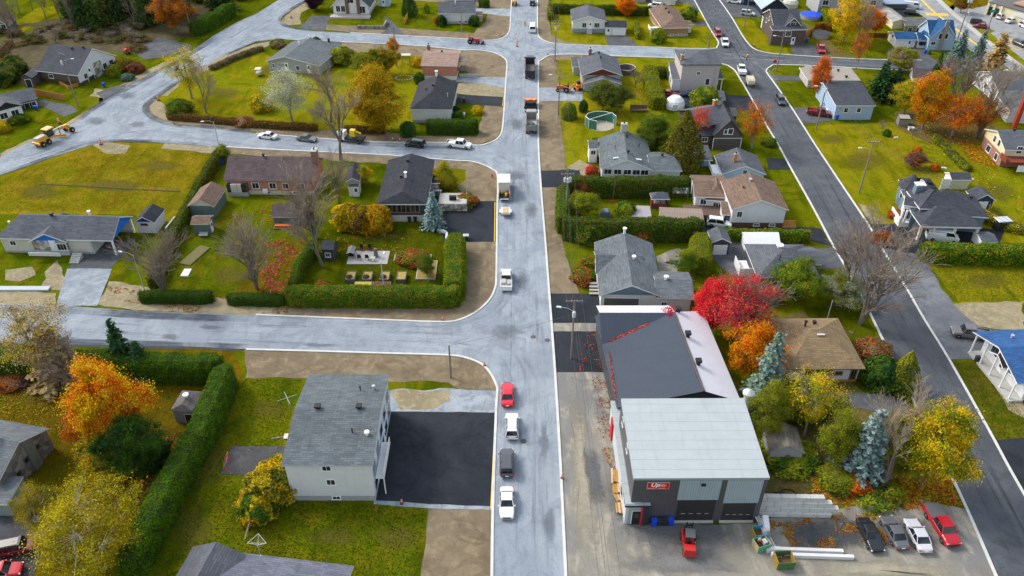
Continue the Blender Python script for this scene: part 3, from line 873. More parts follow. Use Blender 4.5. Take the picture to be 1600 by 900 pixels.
def car(kind, px, yaw, colr, label, cat='car', name='parked_car', group='vehicles parked along the streets', roofc=None, bed=None, scale=1.0, plate=True):
    L, Wd, st, gh, rz, wx, wr = KINDS[kind]
    hw = Wd / 2; pm = gloss(colr); X = lambda f: L * (.5 - f)
    r = thing(name, label, cat, (0, 0, 0), group)
    mb = MB()
    def section(f):
        for a, b in zip(st[:-1], st[1:]):
            if a[0] <= f <= b[0]:
                t = (f - a[0]) / (b[0] - a[0]); return [a[i] + (b[i] - a[i]) * t for i in range(4)]
    mb.loft([ring(X(f), hw * k, z0, z1) for f, k, z0, z1 in st])
    zb = section(gh[1] if kind != 'pickup' else .58)[3] - .03; zf = section(gh[0])[3] - .03
    if kind == 'pickup':                                   # bed walls and tailgate
        x0, x1 = X(.61), X(.985); zt = 1.20
        for sgn in (-1, 1): mb.obox((x1, sgn * hw - (.10 if sgn > 0 else 0), .80), (x0 - x1, 0, 0), (0, .10, 0), (0, 0, zt - .80))
        mb.box(((X(.985)) + .0, 0, 1.0), (.08, Wd - .02, .40)); mb.box((x0 - .02, 0, 1.0), (.06, Wd - .02, .40))
    # roof panel and pillars
    b0, b1, t0, t1 = X(gh[0]), X(gh[1]), X(gh[2]), X(gh[3]); wb, wt = hw * .95, hw * .76
    cr = .05
    rp = [(t0 + .06, -wt + .1), (t0 + .06, wt - .1), (t0 - .1, wt), (t1 + .1, wt), (t1 - .06, wt - .1), (t1 - .06, -wt + .1), (t1 + .1, -wt), (t0 - .1, -wt)]
    mr = MB(); rr = [[(x, y, rz - .05) for x, y in rp], [(x * 1.0, y * .97, rz) for x, y in rp], [((x - (t0 + t1) / 2) * .8 + (t0 + t1) / 2, y * .75, rz + .035) for x, y in rp]]
    for sgn in (-1, 1):
        mb.tube((b0, sgn * wb * .97, zf), (t0, sgn * wt * .97, rz - .02), .05, n=6); mb.tube((b1, sgn * wb * .97, zb), (t1, sgn * wt * .97, rz - .02), .06, n=6)
        m_ = (b0 + b1) / 2 - .05; n_ = (t0 + t1) / 2 - .05; mb.tube((m_, sgn * wb, zb), (n_, sgn * wt, rz - .02), .045, n=6)
    for sgn in (-1, 1): mb.box((b0 - .12, sgn * (hw + .09), zf + .12), (.12, .2, .14))
    mb.build('body', pm, r, smooth=False, bevel=.025)
    mr.loft(rr); mr.build('roof_panel', gloss(roofc) if roofc else pm, r)
    g = MB()
    rb = [(b0, -wb * .93), (b0, wb * .93), (b0 - .15, wb), (b1 + .15, wb), (b1, wb * .93), (b1, -wb * .93), (b1 + .15, -wb), (b0 - .15, -wb)]
    rt = [(t0, -wt * .93), (t0, wt * .93), (t0 - .1, wt), (t1 + .1, wt), (t1, wt * .93), (t1, -wt * .93), (t1 + .1, -wt), (t0 - .1, -wt)]
    g.loft([[(x, y, zf if i < 3 or i == 7 else zb) for i, (x, y) in enumerate(rb)], [(x, y, rz - .04) for x, y in rt]]); g.build('window', CARGL, r)
    if kind == 'van':
        p = MB()
        for sgn in (-1, 1): p.obox((b1 + .1, sgn * (wb + .005) - (.03 if sgn > 0 else 0), 1.38), ((b0 - b1) * .62, 0, 0), (0, .03, 0), (0, -sgn * (wb - wt), rz - 1.45))
        p.build('side_panel', pm, r)
    if kind == 'pickup':
        d = MB(); d.box(((X(.61) + X(.985)) / 2, 0, .90), ((X(.61) - X(.985)) - .08, Wd - .22, .05)); 
        if bed == 'cover': d = MB(); d.box(((X(.61) + X(.985)) / 2, 0, 1.22), ((X(.61) - X(.985)), Wd - .06, .05))
        d.build('cargo_bed' if bed != 'cover' else 'bed_cover', paint((.11, .11, .12), .7) if bed == 'cover' else BLK, r)
    if kind == 'suv':
        q = MB()
        for sgn in (-1, 1): q.tube((t0 - .25, sgn * wt * .9, rz + .06), (t1 + .2, sgn * wt * .9, rz + .06), .025, n=5)
        q.build('roof_rail', DARKM, r)
    for sgn in (-1, 1):
        for f in wx: wheel(r, X(f), sgn * (hw - .11), wr)
        a = MB(); a.box((X(.022), sgn * hw * .68, section(.03)[3] - .14), (.16, hw * .42, .15)); a.build('headlight', LAMPW, r)
        a = MB(); a.box((X(.985), sgn * hw * .72, section(.97)[3] - .14), (.14, hw * .40, .16)); a.build('tail_light', LAMPR, r)
    a = MB(); a.box((X(0) - .02, 0, .55), (.1, Wd * .55, .18)); a.build('grille', BLK, r)
    if plate:
        a = MB(); a.box((X(1) + .0, 0, .62), (.08, .42, .16)); a.build('number_plate', WHITE, r)
    p = G(*px); r.scale = (scale,) * 3
    return put(r, (p.x, p.y, .055), yaw)
def machine(name, label, cat, px, yaw, parts, wheels=(), z=.055, group=None, bevel=.03):
    """parts: (part name, material, [('b',c,d,rz,taper)|('t',p,q,r)|('p',pts,y0,y1)])"""
    r = thing(name, label, cat, (0, 0, 0), group)
    for nm, mt, shp in parts:
        mb = MB()
        for s_ in shp:
            if s_[0] == 'b': mb.box(s_[1], s_[2], s_[3] if len(s_) > 3 else 0, 0, s_[4] if len(s_) > 4 else 1)
            elif s_[0] == 't': mb.tube(s_[1], s_[2], s_[3], n=8)
            elif s_[0] == 'p':
                pts, y0, y1 = s_[1:4]; mb.loft([[(x, y0, zz) for x, zz in pts], [(x, y1, zz) for x, zz in pts]])
            elif s_[0] == 'l': mb.lathe(s_[1], s_[2], 14, 0, s_[3] if len(s_) > 3 else 'z')
        mb.build(nm, mt, r, bevel=bevel)
    for (x, y, rad, w, *rc) in wheels: wheel(r, x, y, rad, w, rc[0] if rc else None)
    p = G(*px)
    return put(r, (p.x, p.y, z), yaw)
def person(label, px, yaw=0.0, top=(.8, .25, .02), legs=(.03, .035, .06), hat=(.8, .7, .05), z=.06, pose=0):
    me = bpy.data.meshes.new('person')
    v = [(0, 0, .95), (0, 0, 1.2), (0, 0, 1.42), (0, 0, 1.52), (.02, 0, 1.66), (0, .11, .9), (.03, .13, .5), (0, .13, .06), (.16, .13, .03), (0, -.11, .9), (.06, -.13, .5), (-.05, -.13, .06), (.11, -.13, .03),
         (0, .2, 1.40), (.03, .27, 1.12), (.16, .26, .90), (0, -.2, 1.40), (.02, -.27, 1.12), (.14, -.26, .9), (.24, .26, .86), (.22, -.26, .86)]
    e = [(0, 1), (1, 2), (2, 3), (3, 4), (0, 5), (5, 6), (6, 7), (7, 8), (0, 9), (9, 10), (10, 11), (11, 12), (2, 13), (13, 14), (14, 15), (2, 16), (16, 17), (17, 18), (15, 19), (18, 20)]
    rad = [.15, .15, .16, .06, .105, .1, .075, .055, .045, .1, .075, .055, .045, .075, .055, .04, .075, .055, .04, .035, .035]
    me.from_pydata(v, e, [])
    o = bpy.data.objects.new('person', me); COL.objects.link(o)
    md = o.modifiers.new('skin', 'SKIN')
    for i, s_ in enumerate(me.skin_vertices[0].data): s_.radius = (rad[i], rad[i]); s_.use_root = (i == 0)
    o.modifiers.new('sub', 'SUBSURF').levels = 1
    dg = bpy.context.evaluated_depsgraph_get(); nm = bpy.data.meshes.new_from_object(o.evaluated_get(dg)); o.modifiers.clear(); o.data = nm; bpy.data.meshes.remove(me)
    nm.name = 'person'
    for c in (legs, top, (.5, .3, .22)): nm.materials.append(paint(c, .8))
    for p in nm.polygons:
        zc = p.center.z; p.material_index = 0 if zc < .93 and abs(p.center.y) < .22 else (2 if zc > 1.5 or (zc < .93) else 1); p.use_smooth = True
    h = MB(); h.lathe((.02, 0, 1.68), [(.15, .02), (.125, .06), (.11, .12), (.05, .165), (.01, .17)], 10)
    o2 = h.build('hard_hat', paint(hat, .4), None); o2.parent = o
    p = G(*px); o.location = (p.x, p.y, z); o.rotation_euler = (0, 0, yaw)
    return tag(o, label, 'person')
# ------------------------------------------------------------------ shared materials
WHITE = paint((.78, .79, .80), .5, .08); DARKM = paint((.02, .02, .022), .5); CONC = paint((.42, .42, .40), .9, .2)
KERBM = paint((.56, .56, .54), .9, .3, .8); BRICK = brickm((.28, .09, .05), (.2, .06, .035)); HEDGE_SHADE = paint((.03, .05, .010), 1.0, .4)
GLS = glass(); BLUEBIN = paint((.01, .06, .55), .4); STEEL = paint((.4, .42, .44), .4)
# ------------------------------------------------------------------ ground
G_GREEN = lawn((.060, .115, .008), (.115, .150, .010), (.165, .150, .022))
G_DRY = lawn((.205, .178, .022), (.145, .165, .014), (.27, .195, .05))
G_DARK = lawn((.040, .085, .006), (.085, .110, .008), (.110, .105, .014))
G_LEAFY = lawn((.120, .100, .016), (.170, .115, .018), (.075, .090, .012))
G_LIME = lawn((.150, .200, .014), (.215, .215, .018), (.260, .215, .030))
DIRT = earth('topsoil', (.165, .128, .082), (.205, .162, .106), (.27, .215, .14), 1.0, .35)
STRAW = earth('dry_ground', (.30, .25, .155), (.22, .19, .12), (.36, .31, .20), 2.0, .4)
GRAVEL = earth('gravel', (.25, .285, .33), (.33, .37, .41), (.19, .22, .26), 1.5, .4)
LOT = earth('lot_gravel', (.25, .235, .195), (.185, .185, .185), (.38, .35, .28), .7, .4, 0, .35)
ASPH = earth('fresh_asphalt', (.020, .024, .032), (.030, .035, .045), (.026, .030, .040), 1.2, .15, .05, .25, .85)
ASPHG = earth('worn_asphalt', (.085, .092, .102), (.12, .125, .135), (.065, .07, .08), 1.3, .2)
ROADG = earth('compacted_gravel', (.245, .28, .33), (.305, .345, .39), (.215, .25, .295), 1.0, .3, .05, .3)
ROADA = earth('street_asphalt', (.080, .088, .104), (.105, .115, .130), (.068, .075, .09), .7, .15)
HIGHW = earth('old_asphalt', (.26, .275, .29), (.31, .325, .335), (.21, .22, .235), .8, .2)
BROWN = earth('undergrowth', (.075, .055, .03), (.11, .085, .04), (.05, .06, .02), 2.5, .7)
SCRUB = earth('leafy_ground', (.13, .10, .035), (.08, .085, .02), (.20, .12, .03), 2.5, .7)
YEL = paint((.75, .48, .02), .7)

gm = MB(); gm.poly([(-900, -60, 0), (900, -60, 0), (900, 1500, 0), (-900, 1500, 0)])
o = gm.build('ground', G_GREEN); o['kind'] = 'structure'
# lawns of other hue
L = lambda nm, px, m, z=.01, j=.4: patch(nm, px, z, m, j)
L('lawn', [(0, 275), (60, 250), (160, 222), (260, 224), (345, 236), (287, 337), (262, 352), (205, 335), (0, 335)], G_DRY)
L('lawn', [(0, 395), (120, 398), (95, 425), (60, 452), (0, 450)], G_GREEN)
L('lawn', [(180, 380), (290, 340), (410, 330), (480, 345), (450, 440), (450, 466), (220, 466), (170, 470), (150, 440)], G_GREEN)
L('lawn', [(412, 385), (478, 370), (470, 420), (450, 470), (360, 466)], G_LEAFY, .014)
L('lawn', [(500, 360), (690, 345), (700, 460), (455, 462)], G_DARK)
L('lawn', [(0, 545), (365, 545), (380, 590), (240, 850), (160, 905), (0, 905)], G_LEAFY)
L('lawn', [(383, 588), (472, 592), (440, 700), (450, 780), (585, 785), (668, 796), (660, 905), (170, 905), (280, 780)], G_GREEN, .012)
L('lawn', [(240, 150), (400, 75), (440, 100), (570, 110), (640, 200), (560, 206), (400, 194), (265, 180)], G_LIME)
L('lawn', [(600, 80), (660, 85), (660, 190), (600, 190)], G_LIME)
L('lawn', [(862, 0), (1085, 0), (1122, 66), (1115, 75), (935, 70), (870, 66), (862, 50)], G_LIME)
L('lawn', [(870, 92), (975, 90), (1060, 92), (1060, 145), (1030, 180), (1000, 215), (925, 215), (915, 260), (885, 262), (872, 175)], G_LIME)
L('lawn', [(1122, 27 + 0), (1142, 27), (1168, 67), (1202, 84), (1236, 87), (1225, 68), (1198, 55), (1170, 28)], G_LIME, .012)
L('lawn', [(1236, 200), (1300, 195), (1400, 190), (1600, 190), (1600, 380), (1500, 378), (1435, 378), (1380, 350), (1330, 320), (1280, 232)], G_LIME)
L('lawn', [(1440, 400), (1600, 405), (1600, 475), (1500, 476)], G_LIME)
L('lawn', [(1483, 562), (1540, 562), (1600, 640), (1600, 686), (1556, 688)], G_GREEN)
L('lawn', [(885, 300), (1100, 305), (1100, 480), (930, 470), (905, 450), (880, 380)], G_GREEN)
L('ground', [(1185, 500), (1330, 470), (1400, 600), (1500, 795), (1400, 775), (1280, 802), (1190, 800)], SCRUB, .012, .8)
L('lawn', [(1255, 480), (1350, 480), (1392, 590), (1360, 620), (1330, 600)], G_DARK, .016)
L('lawn', [(1390, 700), (1475, 720), (1510, 795), (1400, 790)], G_LEAFY, .018)
L('ground', [(0, 60), (80, 40), (210, 20), (350, 0), (300, 55), (250, 70), (210, 85), (120, 75), (60, 100), (30, 130), (0, 140)], BROWN, .014, 1.0)
L('lawn', [(20, 58), (110, 8), (60, 12), (0, 50)], G_LIME, .016)
L('ground', [(20, 40), (210, 10), (360, -20), (370, 12), (300, 58), (200, 50), (110, 48)], earth('forest_floor', (.05, .045, .02), (.08, .06, .025), (.035, .045, .012), 2.5, .8), .02, 1.0)
L('ground', [(1400, 175), (1540, 170), (1560, 215), (1470, 230), (1400, 200)], SCRUB, .02, .8)
L('ground', [(1250, 30), (1300, 70), (1340, 92), (1300, 92)], SCRUB, .02, .6)
# bare soil beside the new kerbs
V = lambda px, m=DIRT, z=.03, nm='verge', j=.35: patch(nm, px, z, m, j)
V([(840, -6), (857, -6), (858, 33), (862, 55), (885, 66), (940, 70), (938, 73), (875, 71), (850, 64), (842, 58), (839, 49)], j=.15)
V([(841, 140), (841, 100), (855, 88), (880, 85), (912, 86), (905, 93), (869, 94), (870, 118), (890, 118), (890, 120), (870, 120), (871, 138)], j=.15)
V([(840, 156), (871, 156), (880, 225), (884, 266), (842, 267)], j=.12)
V([(842, 291), (869, 292), (872, 350), (884, 400), (905, 459), (857, 461)], j=.12)
V([(884, 262), (905, 250), (935, 262), (932, 282), (905, 272)], STRAW)
V([(722, 78), (763, 80), (779, 85), (790, 93), (792, 105), (791, 122), (735, 119), (722, 106)])
V([(640, 72), (722, 78), (722, 90), (648, 88), (560, 85), (528, 78), (535, 66)], DIRT)
V([(712, 130), (740, 128), (790, 137), (789, 153), (760, 151), (713, 146)], STRAW)
V([(757, 165), (788, 165), (785, 195), (776, 216), (752, 225), (700, 223), (575, 222), (400, 207), (330, 199), (275, 196), (262, 186), (400, 195), (500, 204), (600, 206), (640, 212), (745, 214)])
V([(232, 150), (262, 165), (268, 184), (275, 198), (240, 186), (225, 172)], STRAW, .034, j=.5)
V([(250, 150), (300, 112), (345, 88), (400, 68), (437, 63), (415, 73), (360, 92), (330, 108), (290, 125), (262, 150)], STRAW, .034, j=.5)
V([(700, 251), (735, 253), (755, 258), (773, 267), (778, 277), (776, 315), (730, 314), (712, 292), (728, 282), (728, 266), (704, 264), (640, 262), (590, 255), (500, 250), (345, 240), (345, 231), (430, 235), (600, 243)])
V([(725, 377), (775, 378), (776, 430), (774, 452), (765, 470), (745, 488), (720, 500), (690, 504), (600, 501), (500, 497), (440, 494), (452, 480), (700, 482), (728, 470)], j=.2)
V([(382, 546), (500, 549), (600, 552), (700, 555), (732, 560), (755, 570), (768, 585), (776, 602), (777, 612), (720, 609), (700, 597), (600, 595), (470, 592), (384, 590)], j=.25)
V([(670, 795), (769, 795), (769, 905), (658, 905)], j=.2)
V([(608, 610), (720, 608), (777, 611), (776, 645), (610, 645)], GRAVEL, .034)
V([(612, 612), (700, 612), (705, 628), (680, 640), (625, 640)], STRAW, .038, j=.6)
V([(584, 780), (672, 788), (768, 791), (768, 797), (670, 795), (584, 788)], GRAVEL, .038, j=.1)
V([(140, 224), (160, 221), (205, 228), (195, 240), (165, 241)], STRAW)
V([(260, 222), (345, 231), (345, 241), (250, 232)], STRAW)
V([(100, 205), (117, 192), (160, 160), (200, 135), (240, 115), (300, 82), (295, 78), (225, 112), (200, 128), (165, 143), (150, 138), (140, 150), (170, 155), (120, 182), (95, 197)], STRAW, .034, j=.5)
V([(0, 258), (60, 220), (98, 205), (92, 198), (0, 240)], STRAW, .03, j=.5)
V([(110, 455), (90, 405), (70, 425), (65, 452)], STRAW, .034, j=.4)
V([(8, 422), (50, 417), (56, 430), (30, 440), (8, 438)], STRAW, .034, j=.4)
V([(0, 452), (90, 458), (88, 478), (0, 474)], STRAW)
V([(155, 475), (170, 440), (330, 466), (450, 470), (450, 492), (400, 492), (210, 486)], STRAW, .028, j=.5)
V([(600, -2), (800, -2), (798, 40), (796, 50), (790, 58), (770, 63), (640, 57), (540, 50), (500, 45), (470, 38), (500, 38), (600, 42), (740, 52), (758, 35), (765, 12), (690, 4)], DIRT, .028)
V([(437, 33), (460, 14), (482, 0), (500, 5), (470, 20), (470, 38), (445, 40)], STRAW, .03)
V([(1480, 476), (1600, 470), (1600, 517), (1520, 512)], STRAW, .036, j=.6)
V([(1340, 318), (1362, 350), (1372, 352), (1352, 320)], STRAW, .026, j=.3)
V([(1558, 560), (1600, 640), (1600, 655), (1575, 640), (1550, 600)], STRAW, .03)
# gravel drives, yards and asphalt
D_ = lambda px, m, z=.045, j=.06, nm='driveway': patch(nm, px, z, m, j)
D_([(715, 120), (791, 121), (790, 138), (745, 130), (712, 128)], GRAVEL)
D_([(840, 137), (910, 137), (910, 158), (840, 158)], GRAVEL)
D_([(708, 147), (789, 152), (787, 167), (710, 161)], ASPH)
D_([(842, 267), (905, 266), (908, 279), (880, 293), (843, 293)], ASPH)
D_([(693, 316), (776, 314), (775, 378), (692, 379)], ASPH)
D_([(857, 459), (937, 459), (939, 505), (859, 505)], ASPH)
D_([(860, 518), (942, 518), (953, 581), (864, 582)], ASPH)
D_([(859, 505), (939, 505), (942, 518), (860, 518)], LOT, .04)
D_([(609, 643), (776, 645), (769, 792), (584, 782)], ASPH, .05)
D_([(345, 741), (361, 698), (446, 698), (442, 742)], earth('court_asphalt', (.075, .075, .08), (.10, .10, .105), (.06, .06, .065), 1), .05, .15)
D_([(105, 420), (176, 420), (152, 478), (87, 479)], GRAVEL, .05, .15)
D_([(135, 372), (175, 375), (215, 372), (182, 410), (172, 420), (108, 420), (115, 405)], ASPHG, .045)
D_([(58, 155), (112, 165), (122, 174), (100, 183), (75, 170), (56, 164)], ASPHG)
D_([(205, 80), (250, 58), (302, 72), (296, 80), (250, 90), (225, 93)], ASPHG, .04, .4, 'yard')
D_([(150, 145), (180, 135), (200, 130), (195, 137), (162, 158)], ASPHG, .04, .3)
D_([(0, 806), (70, 810), (84, 838), (48, 905), (-20, 905), (-20, 806)], earth('old_drive', (.06, .063, .07), (.085, .088, .095), (.05, .05, .055), 1), .05)
D_([(487, 25), (516, 25), (508, 48), (465, 46)], ASPHG)
D_([(600, 25), (612, 32), (632, 54), (595, 53), (605, 45)], ASPHG)
D_([(500, 66), (508, 88), (505, 97), (518, 92), (536, 66)], ASPHG)
D_([(740, 13), (799, 14), (798, 26), (742, 20)], GRAVEL, .05)
D_([(945, 57), (980, 56), (998, 72), (950, 72)], ASPHG)
D_([(1123, -3), (1172, -3), (1205, 12), (1186, 28), (1143, 27)], ASPHG)
D_([(1000, 5), (1075, 5), (1090, 20), (1095, 14), (1085, 0), (1000, 0)], ASPHG, .042)
D_([(1085, 33), (1103, 35), (1106, 41), (1086, 41)], ASPHG)
D_([(1234, 68), (1272, 70), (1303, 90), (1240, 87)], ASPHG)
D_([(1200, 117), (1258, 120), (1263, 127), (1207, 126)], ASPHG, .05)
D_([(1237, 168), (1300, 168), (1298, 190), (1254, 194)], ASPHG)
D_([(1032, 140), (1092, 140), (1095, 172), (1072, 170), (1030, 157)], ASPH, .042)
D_([(1130, 148), (1171, 150), (1184, 173), (1135, 173)], ASPH, .042)
D_([(1095, 345), (1145, 348), (1282, 357), (1302, 386), (1250, 372), (1100, 362)], ASPH, .042)
D_([(1258, 388), (1303, 388), (1323, 420), (1275, 420), (1262, 405)], ASPHG, .042)
D_([(1105, 395), (1160, 372), (1180, 440), (1140, 430)], ASPHG, .04, .2, 'yard')
D_([(1198, 247), (1233, 249), (1242, 265), (1200, 265)], ASPH, .042)
D_([(1350, 352), (1430, 348), (1570, 360), (1560, 385), (1430, 400), (1378, 388)], ASPH, .042)
D_([(1378, 388), (1425, 396), (1445, 404), (1470, 450), (1500, 485), (1540, 520), (1535, 560), (1483, 562), (1415, 449)], earth('grey_gravel', (.13, .14, .16), (.18, .19, .21), (.10, .11, .13), 1.2), .044, .25, 'yard')
D_([(1554, 688), (1605, 684), (1605, 780), (1576, 727)], ASPH, .044)
D_([(1302, 613), (1385, 617), (1440, 640), (1440, 652), (1308, 632)], ASPHG, .044, .3)
D_([(868, 582), (955, 582), (960, 650), (985, 820), (1190, 818), (1210, 806), (1280, 806), (1400, 772), (1512, 797), (1561, 905), (884, 905)], LOT, .044, .15, 'yard')
D_([(1025, 400), (1060, 388), (1068, 392), (1058, 428), (1030, 428)], LOT, .03, .2, 'yard')
D_([(1388, 76), (1440, 76), (1462, 95), (1385, 96)], ASPHG, .044)
D_([(1362, 2), (1425, -3), (1448, 22), (1400, 28)], ASPH, .04, .06, 'car_park')
D_([(1476, 14), (1520, 0), (1560, -2), (1610, 30), (1610, 110), (1560, 62), (1530, 45), (1512, 45), (1487, 21)], HIGHW, .044, .1, 'car_park')
# roads

RD = lambda px, z, m=ROADG, nm='road': patch(nm, px, z, m, 0)
RD([(770, 910), (775, 645), (777, 600), (776.5, 430), (778, 277), (784, 206), (790, 125), (791.5, 100), (796, 44), (800, -8), (839.5, -8), (839.5, 49), (841, 100), (841, 225), (845, 293), (852, 380), (858, 460), (864, 540), (868, 600), (875, 720), (884, 910)], .070)
RD([(790, 612), (776, 602), (768, 585), (755, 570), (732, 560), (700, 555), (600, 552), (500, 549), (385, 546), (300, 542), (140, 539), (-10, 537), (-10, 474), (100, 478), (210, 486), (400, 493), (500, 497), (600, 501), (690, 504), (720, 500), (745, 488), (765, 470), (774, 452), (776, 430), (790, 430)], .064)
RD([(795, 277), (778, 277), (771, 266), (755, 258), (735, 253), (700, 251), (600, 243), (430, 235), (330, 229), (255, 223), (270, 197), (330, 199), (400, 208.5), (572, 221), (700, 223), (745, 227), (762, 224), (776, 217), (784, 206), (795, 206)], .064)
RD([(-10, 277), (48, 258), (90, 243), (125, 232), (155, 223), (200, 219), (262, 224), (277, 197), (240, 185), (226, 172), (228, 160), (250, 148), (300, 112), (327, 100), (345, 88), (400, 65), (437, 61), (450, 48), (445, 40), (437, 33), (442, 25), (460, 12), (488, -6), (445, -6), (400, 22), (370, 35), (332, 57), (300, 80), (240, 115), (200, 135), (160, 160), (117, 192), (40, 225), (-10, 252)], .058)
RD([(400, 65), (437, 61), (475, 64), (535, 66), (650, 72), (722, 79), (739, 78.7), (763, 81), (779, 86), (789, 93), (791.5, 100), (800, 100), (803, 44), (797, 44), (793, 54), (785, 60), (770, 63.5), (745, 63.5), (720, 61), (640, 57), (547, 52), (507, 50), (462, 46), (445, 40)], .064)
RD([(836, 49), (839.5, 49), (842, 58), (850, 64), (863, 68), (880, 70), (940, 72.5), (1005, 74), (1060, 76), (1118, 76.5), (1132, 84), (1131, 101), (1129, 100), (1050, 90.5), (975, 88), (900, 85), (865, 86), (855, 88), (844, 94.5), (841, 100), (836, 100)], .064)
RD([(1560, 910), (1510, 795), (1475, 722), (1396, 565), (1355, 482), (1325, 425), (1302, 385), (1282, 347), (1262, 310), (1235, 262), (1215, 225), (1200, 200), (1170, 147), (1156, 123), (1148.5, 111), (1139.5, 103.5), (1129, 100), (1112, 97), (1112, 76.5), (1116, 76.5), (1122, 70.5), (1121.5, 64.5), (1109.5, 45), (1082, -6),
    (1119, -6), (1142.5, 27), (1157.5, 52.5), (1168, 67.5), (1180, 78), (1202, 84), (1225, 86), (1300, 91), (1375, 94), (1462, 95), (1530, 100), (1530, 118), (1460, 112), (1350, 107), (1300, 104), (1217.5, 101), (1204, 104), (1197, 110), (1199.5, 117), (1209, 130), (1237, 170), (1270, 222), (1305, 275), (1355, 350), (1375, 385), (1415, 450), (1442, 497), (1482, 562), (1545, 674), (1575, 730), (1612, 795), (1660, 910)], .070, ROADA)
RD([(1402, -8), (1430, 17), (1470, 47), (1513, 77), (1550, 105), (1610, 158), (1610, 116), (1575, 91), (1537, 62), (1512, 41), (1487, 21), (1458, -8)], .080, HIGHW)
# verge grass between highway and the shops' car park
L('lawn', [(1466, 0), (1512, -6), (1478, 14), (1487, 20), (1475, 8)], G_LIME, .05, .1)
L('lawn', [(1520, 47), (1532, 46), (1556, 48), (1548, 52), (1575, 74), (1610, 102), (1610, 114), (1578, 90), (1540, 62)], G_LIME, .06, .1)
L('lawn', [(1548, 20), (1562, 24), (1556, 28), (1546, 25)], G_LIME, .06, .1)
L('lawn', [(1480, 0), (1545, -5), (1545, 8), (1520, 14), (1500, 14)], G_LEAFY, .058, .3)
# light and dark wheel tracks
TD = trackm('dark_wheel_tracks', (.13, .155, .19), .50, .72, 1.1, .035, .58)
TL = trackm('pale_dust', (.42, .47, .52), .46, .74, .75, .02, .7)
TA = trackm('worn_lane', (.19, .20, .22), .40, .68, .6, .015, .6)
TAD = trackm('tyre_marks', (.035, .04, .05), .52, .7, 1.3, .02, .7)
TDK = trackm('wet_gutter', (.07, .085, .11), .22, .48, .9, .05, .9)
MAIN = [(827, 908), (825, 720), (822, 600), (818, 480), (814, 380), (812, 290), (812, 225), (816, 120), (818, 60), (820, 0)]
tracks(MAIN, 7.6, .078, TL); tracks(MAIN, 8.2, .082, TD)
CST = [(-5, 506), (100, 508), (250, 516), (400, 521), (550, 525), (700, 530), (780, 535)]
tracks(CST, 7.6, .078, TL); tracks(CST, 8.4, .086, TD)
tracks([(-5, 481), (100, 485), (250, 494), (400, 499)], 2.2, .09, TDK); tracks([(-5, 534), (150, 537), (300, 541), (385, 544)], 2.2, .09, TDK)
BST = [(20, 250), (120, 222), (240, 200), (330, 213), (450, 224), (600, 233), (700, 237), (790, 238)]
tracks(BST, 8.5, .078, TL); tracks(BST, 9.5, .086, TD)
AST = [(-5, 250), (60, 233), (150, 190), (230, 140), (300, 100), (370, 58), (430, 22), (470, -5)]
tracks(AST, 9.5, .088, TL); tracks(AST, 11, .091, TD)
DST = [(340, 78), (430, 50), (530, 60), (640, 65), (720, 70), (800, 76)]
tracks(DST, 7, .078, TL); tracks(DST, 8.4, .086, TD)
tracks([(120, 188), (165, 158), (240, 116), (300, 83), (335, 60)], 2.5, .094, TDK); tracks([(0, 274), (90, 241), (155, 222), (255, 222), (330, 228)], 1.8, .094, TDK); tracks([(400, 208), (330, 199), (275, 196), (240, 184), (228, 170), (240, 155), (300, 113)], 2.2, .096, TDK)
tracks([(345, 90), (400, 66), (437, 62)], 1.8, .096, TDK); tracks([(480, 0), (452, 17), (440, 30), (450, 42), (500, 50)], 2.2, .096, TDK)
DSE = [(815, 80), (870, 77), (940, 79), (1050, 83), (1130, 88)]
tracks(DSE, 7.5, .078, TL); tracks(DSE, 8.4, .086, TD)
for cv, w in (([(818, 640), (815, 590), (790, 550), (730, 532), (640, 527)], 5), ([(812, 420), (805, 460), (770, 500), (700, 516), (600, 518)], 5), ([(812, 320), (805, 275), (770, 245), (690, 236), (600, 233)], 5), ([(814, 160), (806, 205), (775, 232), (700, 236)], 5),
              ([(818, 30), (812, 60), (780, 71), (700, 69)], 4), ([(812, 120), (800, 90), (770, 74), (700, 70)], 4), ([(820, 30), (830, 65), (870, 77), (950, 80)], 4), ([(822, 110), (832, 92), (870, 79), (950, 80)], 4), ([(200, 150), (190, 190), (230, 207), (330, 213)], 6)):
    tracks(cv, w, .098, TD); tracks(cv, w * 1.2, .101, TL)
EST = [(1600, 880), (1545, 770), (1500, 680), (1440, 565), (1390, 478), (1340, 390), (1290, 300), (1250, 232), (1200, 150), (1165, 95), (1130, 40), (1100, -4)]
tracks(EST, 6.5, .078, TA); tracks(EST, 7.5, .084, TAD)
tracks([(1130, 88), (1200, 92), (1300, 97), (1400, 101), (1500, 104)], 7.0, .090, TL)
tracks([(1215, 150), (1190, 110), (1150, 92), (1120, 86)], 5, .094, TL)
def line(nm, px, w, z, mat, k=4):
    c = smooth_line([G(*p) for p in px], k); Lp, Rp = strip_pts(c, w / 2, w / 2); mb = MB()
    for i in range(len(c) - 1): mb.poly([(Rp[i].x, Rp[i].y, z), (Rp[i + 1].x, Rp[i + 1].y, z), (Lp[i + 1].x, Lp[i + 1].y, z), (Lp[i].x, Lp[i].y, z)])
    o = mb.build(nm, mat); o['kind'] = 'structure'; return o
line('painted_line', [(1436, -4), (1457, 17.5), (1495, 47.5), (1535, 77.5), (1600, 132)], .5, .088, YEL)
line('painted_line', [(1438, -4), (1459, 17.5), (1497, 47.5), (1537, 77.5)], .2, .0884, YEL)
for i in range(9):
    x = 1446 + i * 4.0; line('crosswalk_bar', [(x, 20.2 + i * .15), (x + 3.2, 24.6 + i * .15)], .55, .0895, YEL, 1)
for i in range(7):
    x, y = 1560 + i * 4.4, 62.5 + i * 2.5; line('painted_line', [(x, y + 1), (x + 22 - i * .8, y - 2)], .18, .07, YEL, 1)
